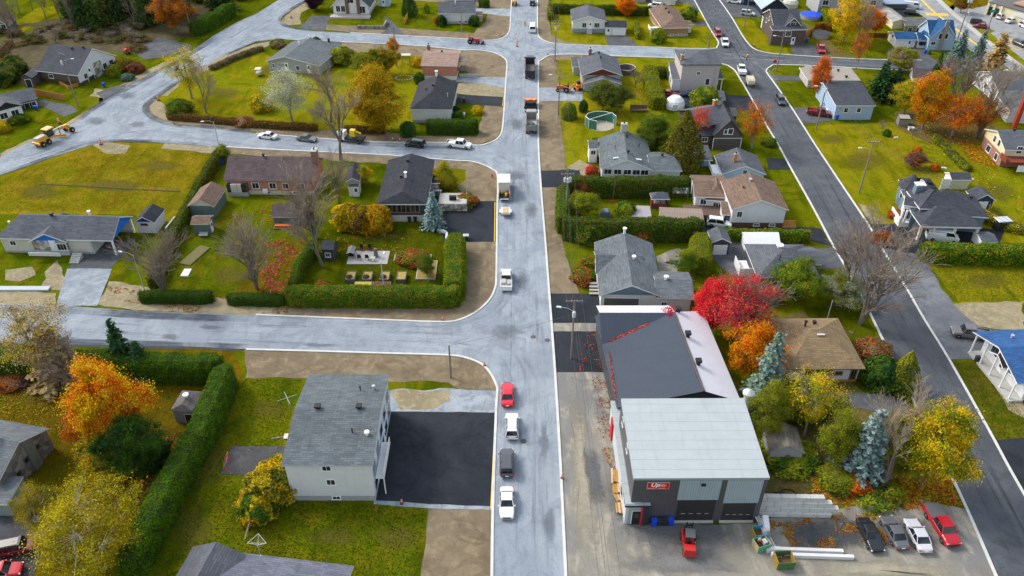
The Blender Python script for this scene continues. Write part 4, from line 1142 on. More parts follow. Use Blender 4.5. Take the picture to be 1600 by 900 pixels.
line('painted_line', [(1560, 62), (1592, 79.5)], .18, .071, YEL, 1); line('painted_line', [(1574, 60.5), (1600, 73)], .18, .072, YEL, 1)
for px in ([(774, 650), (767, 795)], [(773.5, 316), (772.5, 378)], [(859, 461), (861.5, 505)], [(787, 152), (785, 166)], [(844, 268), (845, 292)]): line('painted_line', px, .14, .092, YEL, 1)
# kerbs
for px in ([(768.5, 910), (770, 795), (775, 645), (777, 612), (775.5, 602), (767, 585), (754, 570.5), (731, 560.5), (700, 555.5), (600, 552.5), (500, 549.5), (385, 546.5)],
           [(400, 492.5), (500, 496.5), (600, 500.5), (690, 503.5), (720, 499.5), (745, 487), (764, 469.5), (773, 452), (775.5, 430), (776.5, 340), (777.5, 277), (770, 265.7), (754, 257.5), (734, 252.5), (700, 250.5), (600, 242.5), (430, 234.5), (345, 229.5)],
           [(400, 209), (572, 221.5), (700, 223.5), (745, 227.5), (762, 224.5), (776.5, 217.5), (784, 206), (787, 180), (790.5, 125), (792, 100), (789.3, 92.7), (779.3, 85.6), (763, 80.7), (739, 78.5), (722, 78.7), (650, 71.8), (535, 65.8)],
           [(547, 51.7), (640, 56.7), (720, 60.8), (745, 63.2), (770, 63.2), (785, 59.7), (793, 53.7), (796.8, 44), (798, 20), (800, -6)],
           [(839.8, -6), (839.8, 25), (840, 49), (842.3, 57.7), (850.3, 63.7), (863, 67.7), (880, 69.7), (940, 72.2), (1005, 73.7), (1060, 75.7), (1114, 76.2), (1120, 73), (1122.3, 69), (1121, 63.5), (1109, 44.7), (1095, 19), (1081.5, -6)],
           [(1560, 910), (1510, 795), (1475, 722), (1396, 565), (1355, 482), (1325, 425), (1302, 385), (1282, 347), (1262, 310), (1235, 262), (1215, 225), (1200, 200), (1170, 147), (1156, 123), (1148.5, 111), (1139.5, 104), (1129, 100.4), (1090, 93), (1050, 91), (975, 88.5), (900, 85.5), (865, 86.4), (855, 88.5), (845, 95), (841.5, 101), (841.3, 160), (841.3, 225), (845.3, 293), (852.3, 380), (858.3, 460), (864.3, 540), (868.4, 600), (875.4, 720), (884.5, 910)],
           [(1119.5, -6), (1142.5, 26.5), (1157.5, 52), (1168, 67), (1180, 77.5), (1202, 83.5), (1225, 85.6), (1300, 90.6), (1375, 93.6), (1440, 94.5)],
           [(1445, 111.5), (1350, 107.5), (1300, 104.5), (1217.5, 101.5), (1204, 104.5), (1197.3, 110.2), (1199.8, 117), (1209.5, 130), (1237.5, 170), (1270.5, 222), (1305.5, 275), (1355.5, 350), (1375.5, 385), (1415.5, 450), (1442.5, 497), (1482.5, 562), (1545.5, 674), (1575.5, 730), (1612.5, 795)]):
    kerb(px, .34, .17)
kerb([(1458, -8), (1488, 20.5), (1513, 40.5), (1538, 61.5), (1576, 90.5), (1610, 115)], 1.8, .16, 5, paint((.40, .40, .38), .9, .15), 0, 'sidewalk')
kerb([(-10, 452), (78, 452)], 1.1, .3, 2, paint((.42, .46, .5), .8), 0, 'kerb')

# stains, wear and wet patches
GY1, GY2 = (.10, .105, .115), (.16, .165, .17)
soft([(935, 700), (985, 815), (1185, 822), (1210, 850), (1090, 880), (985, 872), (935, 810), (915, 750)], .052, GY1, GY2); soft([(1000, 850), (1120, 850), (1200, 900), (1000, 905), (920, 890)], .054, GY2, (.24, .235, .22))
soft([(1188, 806), (1300, 802), (1392, 806), (1412, 850), (1330, 872), (1205, 868)], .056, (.045, .05, .06), (.08, .085, .095)); soft([(1340, 812), (1470, 800), (1500, 850), (1440, 870), (1350, 862)], .058, (.11, .115, .125), (.17, .17, .175)); soft([(1240, 868), (1420, 872), (1530, 880), (1540, 905), (1200, 905)], .06, (.36, .33, .25), (.30, .28, .22))
soft([(884, 590), (915, 600), (925, 760), (950, 905), (900, 905), (890, 760)], .053, (.36, .33, .25), (.28, .26, .21)); soft([(905, 690), (935, 690), (950, 800), (925, 800)], .055, GY1, GY2)
for cx, cy, rx, ry in ((830, 330, 16, 18), (805, 275, 30, 9), (815, 440, 14, 20), (790, 520, 40, 16), (330, 512, 28, 5), (265, 527, 22, 6), (180, 520, 30, 5), (500, 540, 40, 5), (850, 690, 12, 40), (860, 820, 12, 40), (808, 195, 14, 12), (690, 230, 40, 4), (200, 150, 20, 8), (150, 190, 24, 8), (215, 195, 20, 6)): soft([(cx - rx, cy), (cx - rx * .5, cy - ry), (cx + rx * .5, cy - ry), (cx + rx, cy), (cx + rx * .5, cy + ry), (cx - rx * .5, cy + ry)], .104, (.13, .15, .18), (.18, .2, .23), 'ground', .9, .55)
for cx, cy, rx, ry in ((180, 290, 70, 14), (60, 300, 50, 16), (250, 260, 50, 10), (330, 720, 50, 50), (300, 830, 50, 50), (620, 840, 60, 25), (520, 840, 60, 16), (420, 640, 40, 20), (1350, 250, 50, 20), (1450, 310, 60, 12), (1560, 300, 40, 20), (1540, 440, 50, 16), (360, 430, 40, 20), (330, 350, 30, 14), (600, 370, 60, 10), (430, 110, 40, 12), (350, 145, 40, 12), (940, 250, 20, 12), (1525, 600, 20, 20), (60, 620, 50, 16), (1300, 218, 30, 10), (960, 100, 30, 4)): soft([(cx - rx, cy), (cx - rx * .5, cy - ry), (cx + rx * .5, cy - ry), (cx + rx, cy), (cx + rx * .5, cy + ry), (cx - rx * .5, cy + ry)], .026, (.15, .12, .02), (.10, .095, .012), 'lawn', .5, .6)
for px in ((855, 532), (833, 527), (818, 690), (1205, 360), (1330, 520)):
    p = G(*px); mb = MB(); mb.lathe((p.x, p.y, .1), [(.42, 0), (.42, .012), (.3, .016)], 16); o = mb.build('manhole_cover', paint((.10, .09, .085), .7)); o['kind'] = 'structure'
# ------------------------------------------------------------------ buildings
SH_DARK = shingle((.058, .064, .080)); SH_GREY = shingle((.118, .135, .152)); SH_MID = shingle((.095, .105, .125)); SH_BROWN = shingle((.17, .115, .088)); SH_TAN = shingle((.245, .175, .10)); SH_MAR = shingle((.105, .078, .082))
SH_BLUE = shingle((.02, .085, .20)); SH_BLUE2 = shingle((.035, .105, .27)); SH_GREEN = shingle((.108, .130, .142)); SH_CHAR = shingle((.035, .038, .048)); SH_PINK = shingle((.29, .20, .165))
W_WHITE = siding((.66, .68, .72)); W_GREY = siding((.36, .37, .385)); W_LGREY = siding((.68, .69, .69)); W_BLUE = siding((.34, .46, .62)); W_LBLUE = siding((.42, .55, .70)); W_BEIGE = siding((.47, .43, .41)); W_CREAM = siding((.70, .62, .40)); W_BROWN = siding((.105, .08, .075)); W_OLIVE = siding((.26, .24, .17)); W_GREEN = siding((.115, .165, .165), .3, True); W_NAVY = siding((.025, .05, .10)); W_SLATE = siding((.16, .22, .29)); W_TAN = siding((.36, .20, .09)); W_CHAR = siding((.06, .065, .075))
BRK = brickm((.60, .17, .075), (.47, .12, .055)); FOUND = paint((.36, .37, .38), .9, .2); STONE = stonem((.35, .33, .30), (.16, .14, .12), (.55, .52, .46)); STONEG = stonem((.21, .20, .20), (.13, .13, .135), (.28, .27, .25), 1.1); OAK = woodm((.42, .20, .06), 'cedar_boards'); REDW = woodm((.20, .05, .03), 'stained_wood')
FD = (.7, FOUND)
def house(name, label, cat='house', group='houses of the neighbourhood'): return thing(name, label, cat, (0, 0, 0), group)
def part_box(root, name, b, boxes, mats):
    """boxes in a block's local frame: (x0,x1,y0,y1,z0,z1,mat)"""
    mb = MB(); fr = b.fr
    for x0, x1, y0, y1, z0, z1, *mi in boxes: mb.obox(fr.P(x0, y0, z0), fr.ux * (x1 - x0), fr.uy * (y1 - y0), (0, 0, z1 - z0), mi[0] if mi else 0)
    return mb.build(name, mats, root)
def steps(root, b, x0, x1, y1, z, n, mat, name='steps'):
    """flight falling towards the viewer from y1"""
    part_box(root, name, b, [(x0, x1, y1 - .3 * (i + 1), y1 - .3 * i, 0, z * (1 - i / n)) for i in range(n)], mat)

# --- west side, far
h = house('house', 'dark roofed bungalow with stone front and garage below, beside the diagonal gravel street')
b = block(h, SH_DARK, W_BROWN, WHITE, A=(55, 110), B=(121, 118), C=(194, 88), by=131, axis='x', ry=72, foundation=(1.2, BROWN), gable=W_WHITE)
wins(b, ('r', .18, 0, 1.2, 1.2, 2), ('r', .55, 0, 1.3, 1.4, 2), ('r', .7, 0, 1.4, 1.4, 2), ('r', .88, 0, 1.4, 1.4, 2), ('f', .3, 0, 1.3, .9)); door(b, 'r', .3, z=1.3, glassy=True); garage_door(b, 'r', .3, 2.2, 1.2, DARKM)
p, ax, nr, Lw = wall_frame(b, 'r'); mb = MB(); mb.obox(p + ax * Lw * .42, ax * Lw * .2, nr * .12, (0, 0, b.eh + .8)); mb.build('stone_panel', STONE, h); mb = MB(); mb.obox(p + Vector((0, 0, .9)), ax * Lw * .42, nr * .04, (0, 0, b.eh - .6)); mb.obox(p + ax * Lw * .62 + Vector((0, 0, .9)), ax * Lw * .38, nr * .04, (0, 0, b.eh - .6)); mb.build('white_siding', W_WHITE, h)
vent(b, .55, .45); vent(b, .8, .49)
h = house('shed', 'small brown shed behind the dark roofed bungalow', 'shed', 'garden sheds')
b = block(h, SH_MID, W_BROWN, DARKM, A=(31, 122), B=(50, 122), D=5, by=136, axis='y', rise=.9, ov=.2); door(b, 'f', .55, 1.4, 2, mat=DARKM, glassy=False)
h = house('house', 'white bungalow with black trimmed gables, cut by the left edge of the picture')
b = block(h, SH_MID, W_WHITE, DARKM, A=(-50, 178), B=(59, 155), D=8, by=177, axis='x', rise=1.7, foundation=FD)
b2 = block(h, SH_MID, W_WHITE, DARKM, A=(-12, 178), B=(36, 165), D=7, by=192, axis='y', rise=1.8, foundation=FD, gable=paint((.025, .025, .03), .6))
wins(b2, ('f', .3, 0, 1.6, 1.3, 2), ('f', .72, 0, 1.6, 1.3, 2)); wins(b, ('f', .88, 0, 1.0, 1.5, 2), ('f', .95, 0, .9, 1.5, 1), ('f', .8, 0, 1.4, 1.5, 2))
h = house('house', 'small brown roofed cottage among the trees in the top left corner')
b = block(h, SH_BROWN, W_SLATE, WHITE, A=(-20, 42), B=(14, 40), D=8, by=52, axis='y', rise=2.2); window(b, 'f', .75, 2)
# --- houses north of the top street
h = house('house', 'steep gabled white chalet with two stone chimneys and a front porch')
b = block(h, SH_DARK, W_LGREY, WHITE, A=(516, 11), B=(578, 12), D=13, by=25, axis='y', rise=6, foundation=(.8, FOUND), ov=.7)
wins(b, ('f', .14, 2.2, 1.3, 1.8, 2), ('f', .28, 2.2, 1.3, 1.8, 2), ('f', .5, 5.2, 2.2, 2.2, 2), ('f', .82, 2.0, 2.0, 2, 2)); 
p, ax, nr, Lw = wall_frame(b, 'f')
for u in (.36, .68): mb = MB(); mb.obox(p + ax * Lw * u, ax * 1.0, nr * .4, (0, 0, 8.2)); mb.build('chimney', paint((.17, .11, .08), .9, .3), h)
part_box(h, 'porch', b, [(0, b.W, -2.2, .4, 0, .5)] + [(i * b.W / 14, i * b.W / 14 + .1, -2.2, -2.1, .5, 1.4) for i in range(15)] + [(0, b.W, -2.2, -2.1, 1.35, 1.45)], paint((.5, .46, .42), .8))
h = house('garden_shed', 'small pale blue shed behind the chalet', 'shed', 'garden sheds'); b = block(h, SH_DARK, W_LBLUE, WHITE, A=(590, 0), B=(609, 0), D=4, by=10, axis='y', rise=1.2, ov=.2); door(b, 'f', .45)
h = house('house', 'long white bungalow with a plain slate roof by the dirt verge of the top street')
b = block(h, SH_MID, W_WHITE, WHITE, A=(684, 21), B=(743, 21.5), D=9, by=37, axis='x', ry=2.5, foundation=FD); wins(b, ('f', .58, .6, .9, .5, 2), ('f', .75, .6, .9, .5, 2)); pipe(b, .45, .4)
b2 = block(h, SH_PINK, paint((.5, .3, .3)), WHITE, A=(742, 24), B=(754, 24), D=4, by=34, axis='x', rise=.6, ov=.1)
h = house('house', 'pale house cut by the top edge behind the long white bungalow'); b = block(h, SH_GREY, W_WHITE, WHITE, A=(690, -12), B=(742, -12), D=9, by=1, axis='x', rise=1.6)
h = house('house', 'grey gabled bungalow behind the silver leaved tree')
b = block(h, SH_GREEN, W_GREY, WHITE, A=(415, 95), B=(499, 103), C=(490, 68), by=113, axis='y', rise=1.7, rp=.37, foundation=FD)
wins(b, ('f', .58, 0, .9, 1.1, 2), ('f', .1, 0, .6, 1)); door(b, 'f', .36, z=.3); door(b, 'f', .8, z=.3); pipe(b, .37, .95); pipe(b, .35, .6, mat=WHITE)
b2 = block(h, SH_GREEN, W_GREY, WHITE, A=(433, 97.5), B=(454, 98.5), D=2.5, eh=b.eh - .2, axis='x', rise=.3, ov=.15, flat_roof=True)
h = house('house', 'brick house with a salmon brown roof on the corner of the top street')
b = block(h, SH_PINK, BRK, WHITE, A=(657, 102), B=(714.5, 103), C=(722, 78), by=125, axis='x', rise=1.2, foundation=(1.1, paint((.6, .6, .6)))); chimney(b, .08, .9, .8, 1.4, BRICK); vent(b, .5, .6, .5)
part_box(h, 'balcony', b, [(b.W - .4, b.W + 1.6, 3.5, 5.5, 1.4, 1.6), (b.W + 1.5, b.W + 1.6, 3.5, 5.5, 1.6, 2.5), (b.W + 1.3, b.W + 1.5, 3.6, 3.8, 0, 1.4), (b.W - .3, b.W + 1.9, 3.2, 5.8, 4.0, 4.1)], paint((.14, .12, .12)))
h = house('house', 'white house with a black hipped roof behind the clipped green hedge')
b = block(h, SH_CHAR, W_LGREY, WHITE, A=(640, 170.5), B=(706, 171.5), C=(713, 130), by=192, axis='y', rise=2.3, i0=5.5, foundation=FD); vent(b, .46, .55, .5); vent(b, .3, .5, .3); pipe(b, .48, .93, 1.2, .25); pipe(b, .85, .35, .9, .05)
part_box(h, 'porch', b, [(b.W - .3, b.W + 1.6, 4, 6, 0, 1.0), (b.W + 1.6, b.W + 2.6, 4.2, 5.8, 0, .5)], CONC)
# --- brick house row
h = house('house', 'long red brick bungalow with a dark maroon roof and white shuttered windows')
b = block(h, SH_MAR, BRK, paint((.2, .16, .15)), A=(349, 282), B=(490, 283.5), D=10, by=304, axis='x', ry=244, foundation=(.9, paint((.62, .55, .42))))
wins(b, ('f', .33, 0, 1.3, 1.2, 2), ('f', .53, 0, 1.3, 1.2, 2), ('f', .68, 0, 1.1, 1.1, 2), ('f', .86, 0, 1.3, 1.2, 2), ('f', .46, .5, .8, .45), ('f', .78, .5, .8, .45)); vent(b, .4, .5, .5); chimney(b, .985, .45, 1.1, 2.0, BRICK, 1.6)
part_box(h, 'sunroom', b, [(.5, 4.6, -.5, .5, 0, .9, 1), (.5, .6, -.5, .3, .9, 2.7), (4.5, 4.6, -.5, .3, .9, 2.7), (.6, 1.2, -.46, .3, .9, 2.6, 2), (1.3, 2.5, -.46, .3, .9, 2.6, 3), (2.6, 3.4, -.46, .3, .9, 2.6, 3), (3.5, 4.5, -.46, .3, .9, 2.6, 2)], [paint((.12, .09, .08)), FOUND, GLS, paint((.6, .55, .5))])
part_box(h, 'heat_pump', b, [(7.6, 8.6, -.4, .1, .8, 1.5)], WHITE)
h = house('shed', 'green board shed with a brown gable roof by the long hedge', 'shed', 'garden sheds')
b = block(h, SH_BROWN, W_GREEN, paint((.6, .58, .45)), A=(292, 322), B=(334, 323), C=(352, 294), by=340, axis='y', rise=1.5, ov=.3, gable=paint((.62, .60, .45)))
h = house('shed', 'low green shed with a bench in front, smaller than its neighbour', 'shed', 'garden sheds')
b = block(h, SH_BROWN, W_GREEN, paint((.6, .58, .45)), A=(297, 350), B=(326, 350), D=3.2, by=367, axis='x', rise=.7, ov=.25); part_box(h, 'bench', b, [(1.3, 2.9, -.7, -.1, .35, .5), (1.3, 2.9, -.15, -.1, .5, .9)], paint((.4, .42, .44))); door(b, 'r', .5)
h = house('shed', 'dark green shed with orange flower boxes on the leaf strewn lawn', 'shed', 'garden sheds')
b = block(h, SH_MAR, W_GREEN, paint((.5, .45, .35)), A=(423, 339), B=(477, 339), D=4.5, by=351, axis='x', rise=1.5, ov=.3); part_box(h, 'flower_box', b, [(.6, 4.0, -1.6, -.3, 0, .35), (.8, 3.8, -1.3, -.5, .35, .7, 1)], [woodm((.16, .13, .1)), paint((.5, .11, .02), .9, .5, 6)])
h = house('house', 'small dark roofed cottage with a white entrance among bare trees')
b = block(h, SH_CHAR, W_GREY, WHITE, A=(540, 284), B=(562, 283), C=(572, 258), by=304, axis='y', rise=.8, ov=.3); b2 = block(h, SH_MID, W_WHITE, WHITE, A=(543, 292), B=(560, 292), D=3, by=307, axis='x', rise=.4, flat_roof=True, ov=.1); door(b2, 'f', .75)
h = house('house', 'dark hip roofed bungalow with a glazed end wall beside the paved drive')
b = block(h, SH_CHAR, W_CHAR, WHITE, A=(588, 319), B=(668, 319), C=(682, 250), by=346, axis='y', ry=(299,), i0=2.2, foundation=(1.4, paint((.55, .55, .52))), ov=.5)
for i in range(8): window(b, 'f', .12 + i * .1, b.eh - 1.2, .72, 1.5, 1, paint((.3, .2, .14)))
vent(b, .47, .8, .6); vent(b, .4, .45, .5); pipe(b, .5, .43, 1.0, .2)
b2 = block(h, SH_CHAR, STONE, WHITE, A=(668, 286), B=(687, 286), D=4.5, by=306, axis='x', rise=.7, i1=2)
rr = thing('stone_terrace', 'raised stone terrace with grill and stairs beside the black paved drive', 'terrace', flat(G(705, 325)))
yw = 0.0; mb = MB(); c = G(708, 326); mb.box((c.x, c.y + 1.2, .8), (5.6, 4.4, 1.6)); mb.build('wall', STONE, rr); mb = MB(); mb.box((c.x, c.y + 1.2, 1.62), (5.4, 4.2, .08)); mb.build('deck', paint((.42, .40, .38), .9, .2), rr)
mb = MB()
for i in range(6): mb.box((c.x - 3.2 - i * .1, c.y + 3.5 + i * .35, 1.5 - i * .2 + .6), (1.6, .35, .2))
mb.build('steps', paint((.4, .42, .45)), rr); mb = MB(); mb.box((c.x, c.y + .6, 2.1), (1.4, .6, .9)); mb.build('grill', DARKM, rr)
for dx in (-2.6, 2.6):
    mb = MB(); mb.box((c.x + dx, c.y + 3.2, 2.0), (.06, .06, .8)); mb.build('rail_post', WHITE, rr)
# --- house with blue gables, its shed
h = house('house', 'long slate roofed bungalow with bright blue gables and an open carport')
b = block(h, SH_MID, siding((.60, .58, .52)), WHITE, A=(-8, 372), B=(176, 376), D=8.5, by=396, axis='x', ry=337, i0=3.0, foundation=(.5, FOUND), ov=.5, wallsides='bl')
BL = paint((.012, .16, .62), .5)
b2 = block(h, SH_MID, STONE, WHITE, A=(43, 378), B=(103, 378), D=7.5, by=399, axis='y', rise=1.7, foundation=(1.0, paint((.5, .53, .56))), gable=BL)
wins(b, ('f', .10, 0, 1.0, .8, 2)); wins(b2, ('f', .85, 0, 1.6, 1.2, 3)); door(b2, 'f', .60, z=1.0, glassy=False); vent(b, .42, .5, .6); pipe(b, .72, .62, .9, .2); pipe(b, .07, .35, .4)
mb = MB(); P = b.fr.P; q = b
mb.poly([P(q.W - .25, .2, q.eh - .25), P(q.W - .25, q.D - .2, q.eh - .25), P(q.W - .25, q.D / 2, q.eh + q.rise - .3)]); mb.poly([P(q.W - .35, q.D - .2, q.eh - .25), P(q.W - .35, .2, q.eh - .25), P(q.W - .35, q.D / 2, q.eh + q.rise - .3)]); mb.build('gable_panel', BL, h)
part_box(h, 'post', b, [(b.W - .6, b.W - .3, .3, .6, 0, b.eh - .2)], WHITE); part_box(h, 'post', b, [(b.W - .6, b.W - .3, b.D - .6, b.D - .3, 0, b.eh - .2)], WHITE); part_box(h, 'wall', b, [(.5, b.W * .78, .5, .62, .4, b.eh - .21), (.5, b.W * .78, .48, .64, 0, .4, 1)], [siding((.60, .58, .52)), FOUND]); part_box(h, 'carport_wall', b, [(b.W * .78, b.W * .78 + .2, .6, b.D - .6, 0, b.eh - .2)], W_LGREY)
part_box(h, 'steps', b, [(b.W * .64, b.W * .72, -2.6 + .4 * i, -2.2 + .4 * i, 0, .2 + .2 * i) for i in range(5)], CONC); part_box(h, 'railing', b, [(b.W * .30, b.W * .57, -1.9, -1.8, 1.0, 1.7)], paint((.6, .62, .65)))
h = house('shed', 'small white shed with a navy gable and dark roof', 'shed', 'garden sheds')
b = block(h, SH_CHAR, W_WHITE, WHITE, A=(208, 347), B=(241, 348), C=(260, 327), by=364, axis='y', rise=1.2, ov=.25, gable=paint((.02, .05, .20))); window(b, 'f', .45, 1.9, 1.2, .25, 2, paint((.3, .1, .1)))
# --- bottom left
h = house('house', 'two storey pale apartment house with a wide grey shingle roof beside the black paved lot', 'apartment house')
b = block(h, SH_GREEN, W_LGREY, paint((.5, .5, .5)), A=(439, 727.5), B=(582, 727.5), C=(608, 585), by=782, axis='x', ry=640, foundation=(.9, FOUND), ov=.3)
wins(b, ('f', .48, b.eh - .8, 1.0, .7, 2), ('f', .50, b.eh - 3.3, 1.0, .8, 2), ('f', .53, .55, .9, .4, 2))
for u in (.1, .3, .5, .7, .9): window(b, 'r', u, 4.4, 1.6, 1.3, 2, paint((.25, .4, .6))); window(b, 'r', u, 1.8, 1.6, 1.3, 2, paint((.25, .4, .6)))
for u in (.2, .62): door(b, 'r', u, z=.3)
vent(b, .27, .52, .75); vent(b, .75, .52, .75); pipe(b, .86, .78, .5, .14, STEEL); pipe(b, .7, .77, .5, .08, DARKM); pipe(b, .89, .27, .35, .2, WHITE); pipe(b, .72, .29, .5, .08, DARKM)
part_box(h, 'balcony', b, [(b.W - .2, b.W + .9, b.D * .08, b.D * .45, 2.9, 3.05), (b.W + .8, b.W + .88, b.D * .08, b.D * .45, 3.05, 4.0), (b.W + .75, b.W + .88, b.D * .08, b.D * .08 + .12, 0, 2.9)], WHITE)
h = house('house', 'slate blue shingle roofed house cut by the bottom edge')
b = block(h, shingle((.125, .135, .175)), W_WHITE, WHITE, Dp=(329, 858), C=(553, 884), D=11, eh=3.2, axis='x', rise=1.3); pipe(b, .4, .9, 1.2, .04, STEEL)
b2 = block(h, shingle((.10, .105, .125)), W_WHITE, WHITE, A=(240, 960), B=(330, 975), C=(352, 862), eh=3.4, axis='y', rise=1.6)
h = house('house', 'stone gabled house with a pale grey roof in the lower left corner')
b = block(h, SH_GREY, STONEG, WHITE, B=(-2, 752), C=(76, 669), W=14, eh=3.6, axis='x', rise=2.1, ov=.25); pipe(b, .75, .5, .8, .35)
wins(b, ('r', .5, 2.4, .6, .6, 1), ('r', .3, 1.7, .6, .6, 1), ('r', .75, 2.6, .6, .6, 1), frame=paint((.1, .11, .12))); 
p, ax, nr, Lw = wall_frame(b, 'r'); mb = MB(); mb.obox(p + ax * Lw * .55, ax * 1.3, nr * .3, (0, 0, 4.6)); mb.build('chimney', paint((.16, .18, .16), .9, .3), h)
b2 = block(h, SH_GREY, paint((.22, .28, .27)), WHITE, A=(-40, 788), B=(12, 788), D=4, by=806, axis='x', rise=.4, flat_roof=True, ov=.1)
h = house('shed', 'grey shed with a clipped roof and white vent inside the tall hedge', 'shed', 'garden sheds')
b = block(h, shingle((.14, .125, .125)), siding((.24, .28, .33)), paint((.4, .42, .45)), A=(267, 640), B=(301, 642), C=(320, 612), by=661, axis='y', rise=.7, i0=.5, i1=.9, ov=.1); door(b, 'f', .72, 1.0, 1.7, glassy=False, mat=DARKM); pipe(b, .5, .5, .3, .25)
# --- right of the main street, far rows
h = house('house', 'raised white bungalow with charcoal gable roof and attached garage')
b = block(h, SH_MID, W_WHITE, WHITE, A=(893, 33), B=(948, 33.5), C=(945, 15), by=51, axis='y', rise=1.6, foundation=(1.2, paint((.25, .3, .36))))
wins(b, ('f', .36, 0, 1.2, 1.3, 2), ('f', .75, 0, 1.5, 1.3, 3)); door(b, 'f', .54, z=1.2); steps(h, b, b.W * .45, b.W * .6, .4, 1.2, 5, CONC)
b3 = block(h, SH_MID, W_WHITE, WHITE, A=(918, 38), B=(932, 38), D=2, by=51, axis='y', rise=.8, ov=.1, walls=False)
b2 = block(h, SH_CHAR, W_WHITE, WHITE, A=(945, 43), B=(980, 43.5), D=7, by=55, axis='x', rise=1.0, ov=.3); garage_door(b2, 'f', .68, 3.6, 2.3, WHITE); door(b2, 'f', .14)
h = house('house', 'brown roofed bungalow with tan siding and a white side balcony')
b = block(h, SH_BROWN, W_TAN, WHITE, A=(1034, 44), B=(1079, 43), C=(1062, 13), by=57, axis='y', rise=1.7, i0=4, foundation=FD); wins(b, ('f', .38, .5, .8, .4), ('f', .68, .5, .8, .4)); vent(b, .45, .7, .5); vent(b, .46, .5, .5); vent(b, .48, .9, .5)
b2 = block(h, SH_BROWN, W_WHITE, WHITE, B=(1084, 38), A=(1068, 38.5), D=4, by=51, axis='x', rise=.7, i1=2); b3 = block(h, SH_BROWN, W_WHITE, WHITE, A=(1066, 26.5), B=(1078, 26), D=4.5, by=32, axis='x', rise=1.4, i1=2, i0=1)
part_box(h, 'balcony', b, [(-3, .3, 1.5, 5, 1.4, 1.55), (-3, -2.9, 1.5, 5, 1.55, 2.4), (-3, .3, 1.5, 1.6, 1.55, 2.4), (-2.9, -2.7, 1.6, 1.8, 0, 1.4)], WHITE)
h = house('house', 'dark grey bungalow with stacked front gables beside the apple trees')
b = block(h, SH_MID, W_GREY, WHITE, A=(908, 118), B=(973, 118), C=(966, 91), by=137, axis='y', rise=1.9, gable=REDW)
b2 = block(h, SH_MID, W_GREY, WHITE, A=(911, 131), B=(972, 131.5), D=6, by=143, axis='y', rise=1.5); b3 = block(h, SH_MID, W_GREY, WHITE, A=(894, 104), B=(922, 104), D=6, by=117, axis='x', rise=.4, flat_roof=True)
vent(b, .5, .85, .5); vent(b, .52, .6, .5); chimney(b, .3, .98, .8, 1.5, BRICK); wins(b2, ('f', .3, 0, 1.3, 1.0), ('f', .7, 0, 1.3, 1.0)); 
rr = thing('garden_enclosure', 'round lattice garden enclosure beside the dark grey gabled bungalow', 'enclosure', G(978, 112)); mb = MB(); c = G(978, 113); mb.lathe((c.x, c.y, 0), [(2.4, 0), (2.5, 1.4), (2.3, 1.4), (2.2, 0)], 18); mb.build('wall', paint((.13, .11, .11), .9, .4, 4), rr); mb = MB(); [mb.tube((c.x + 2.45 * math.cos(k * .35), c.y + 2.45 * math.sin(k * .35), 1.44), (c.x + 2.45 * math.cos(k * .35 + .35), c.y + 2.45 * math.sin(k * .35 + .35), 1.44), .06, n=5) for k in range(18)]; mb.build('rim', WHITE, rr)
h = house('house', 'tall beige three storey cube house with a hipped slate roof')
b = block(h, SH_MID, W_BEIGE, paint((.06, .065, .075)), A=(1065, 101), B=(1128.5, 101), C=(1114, 77), by=143, axis='x', rise=1.5, i0=5, i1=5, ov=.35)
wins(b, ('f', .45, b.eh - 2.4, .8, .7, 2), ('f', .72, 2.6, 1.0, 1.6, 1)); chimney(b, .06, .25, .8, 1.3, paint((.42, .22, .07)))
p, ax, nr, Lw = wall_frame(b, 'f'); mb = MB(); mb.obox(p + ax * Lw * .88, ax * .12, nr * .1, (0, 0, b.eh - 1)); mb.build('drainpipe', paint((.42, .38, .36)), h)
b2 = block(h, SH_MID, W_WHITE, WHITE, A=(1050, 124), Dp=(1044, 101), W=5, by=142, axis='x', rise=.9, flat_roof=True, ov=.2); wins(b2, ('l', .3, 0, 1.1, 1.4), ('l', .7, 0, 1.1, 1.4)); door(b2, 'f', .5)
b3 = block(h, SH_MID, W_WHITE, WHITE, A=(1120, 123), B=(1131, 123), D=5, by=142, axis='x', rise=.8, ov=.2, flat_roof=True, walls=False)
part_box(h, 'post', b3, [(b3.W - .4, b3.W - .2, .2, .4, 0, b3.eh)], WHITE); part_box(h, 'post', b3, [(b3.W - .4, b3.W - .2, 4.2, 4.4, 0, b3.eh)], WHITE)
h = house('garage', 'low hip roofed garage in front of the beige cube house', 'garage'); b = block(h, SH_MID, W_BEIGE, WHITE, A=(1089, 155), B=(1134, 155.5), C=(1126, 141), by=163.5, axis='x', rise=1.0, i0=3)
h = house('house', 'dark brown house with a steep front gable and orange chimney')
b = block(h, SH_MID, W_BROWN, DARKM, A=(1096, 199), B=(1143, 190), D=10, by=223, axis='x', ry=168); chimney(b, .86, .55, .9, 1.3, paint((.5, .18, .05)))
b2 = block(h, SH_DARK, W_BROWN, DARKM, A=(1115, 213), B=(1162, 213), D=11, by=233, axis='y', rise=3.8); wins(b2, ('f', .38, b2.eh + .9, .7, .9, 1), ('f', .56, b2.eh + 1.0, 1.0, 1.2, 1)); garage_door(b2, 'f', .5, 6.0, 2.6, siding((.09, .075, .07)))
b3 = block(h, SH_DARK, W_BROWN, DARKM, A=(1092, 213), B=(1120, 212), D=6, by=230, axis='x', rise=1.6, ov=.3); wins(b3, ('f', .35, 1.9, 1.2, .9)); b4 = block(h, SH_DARK, W_BROWN, DARKM, A=(1145, 182), B=(1154.5, 182), D=4, by=197, axis='x', rise=.5, flat_roof=True)
h = house('house', 'pale blue gabled bungalow with an orange chimney')
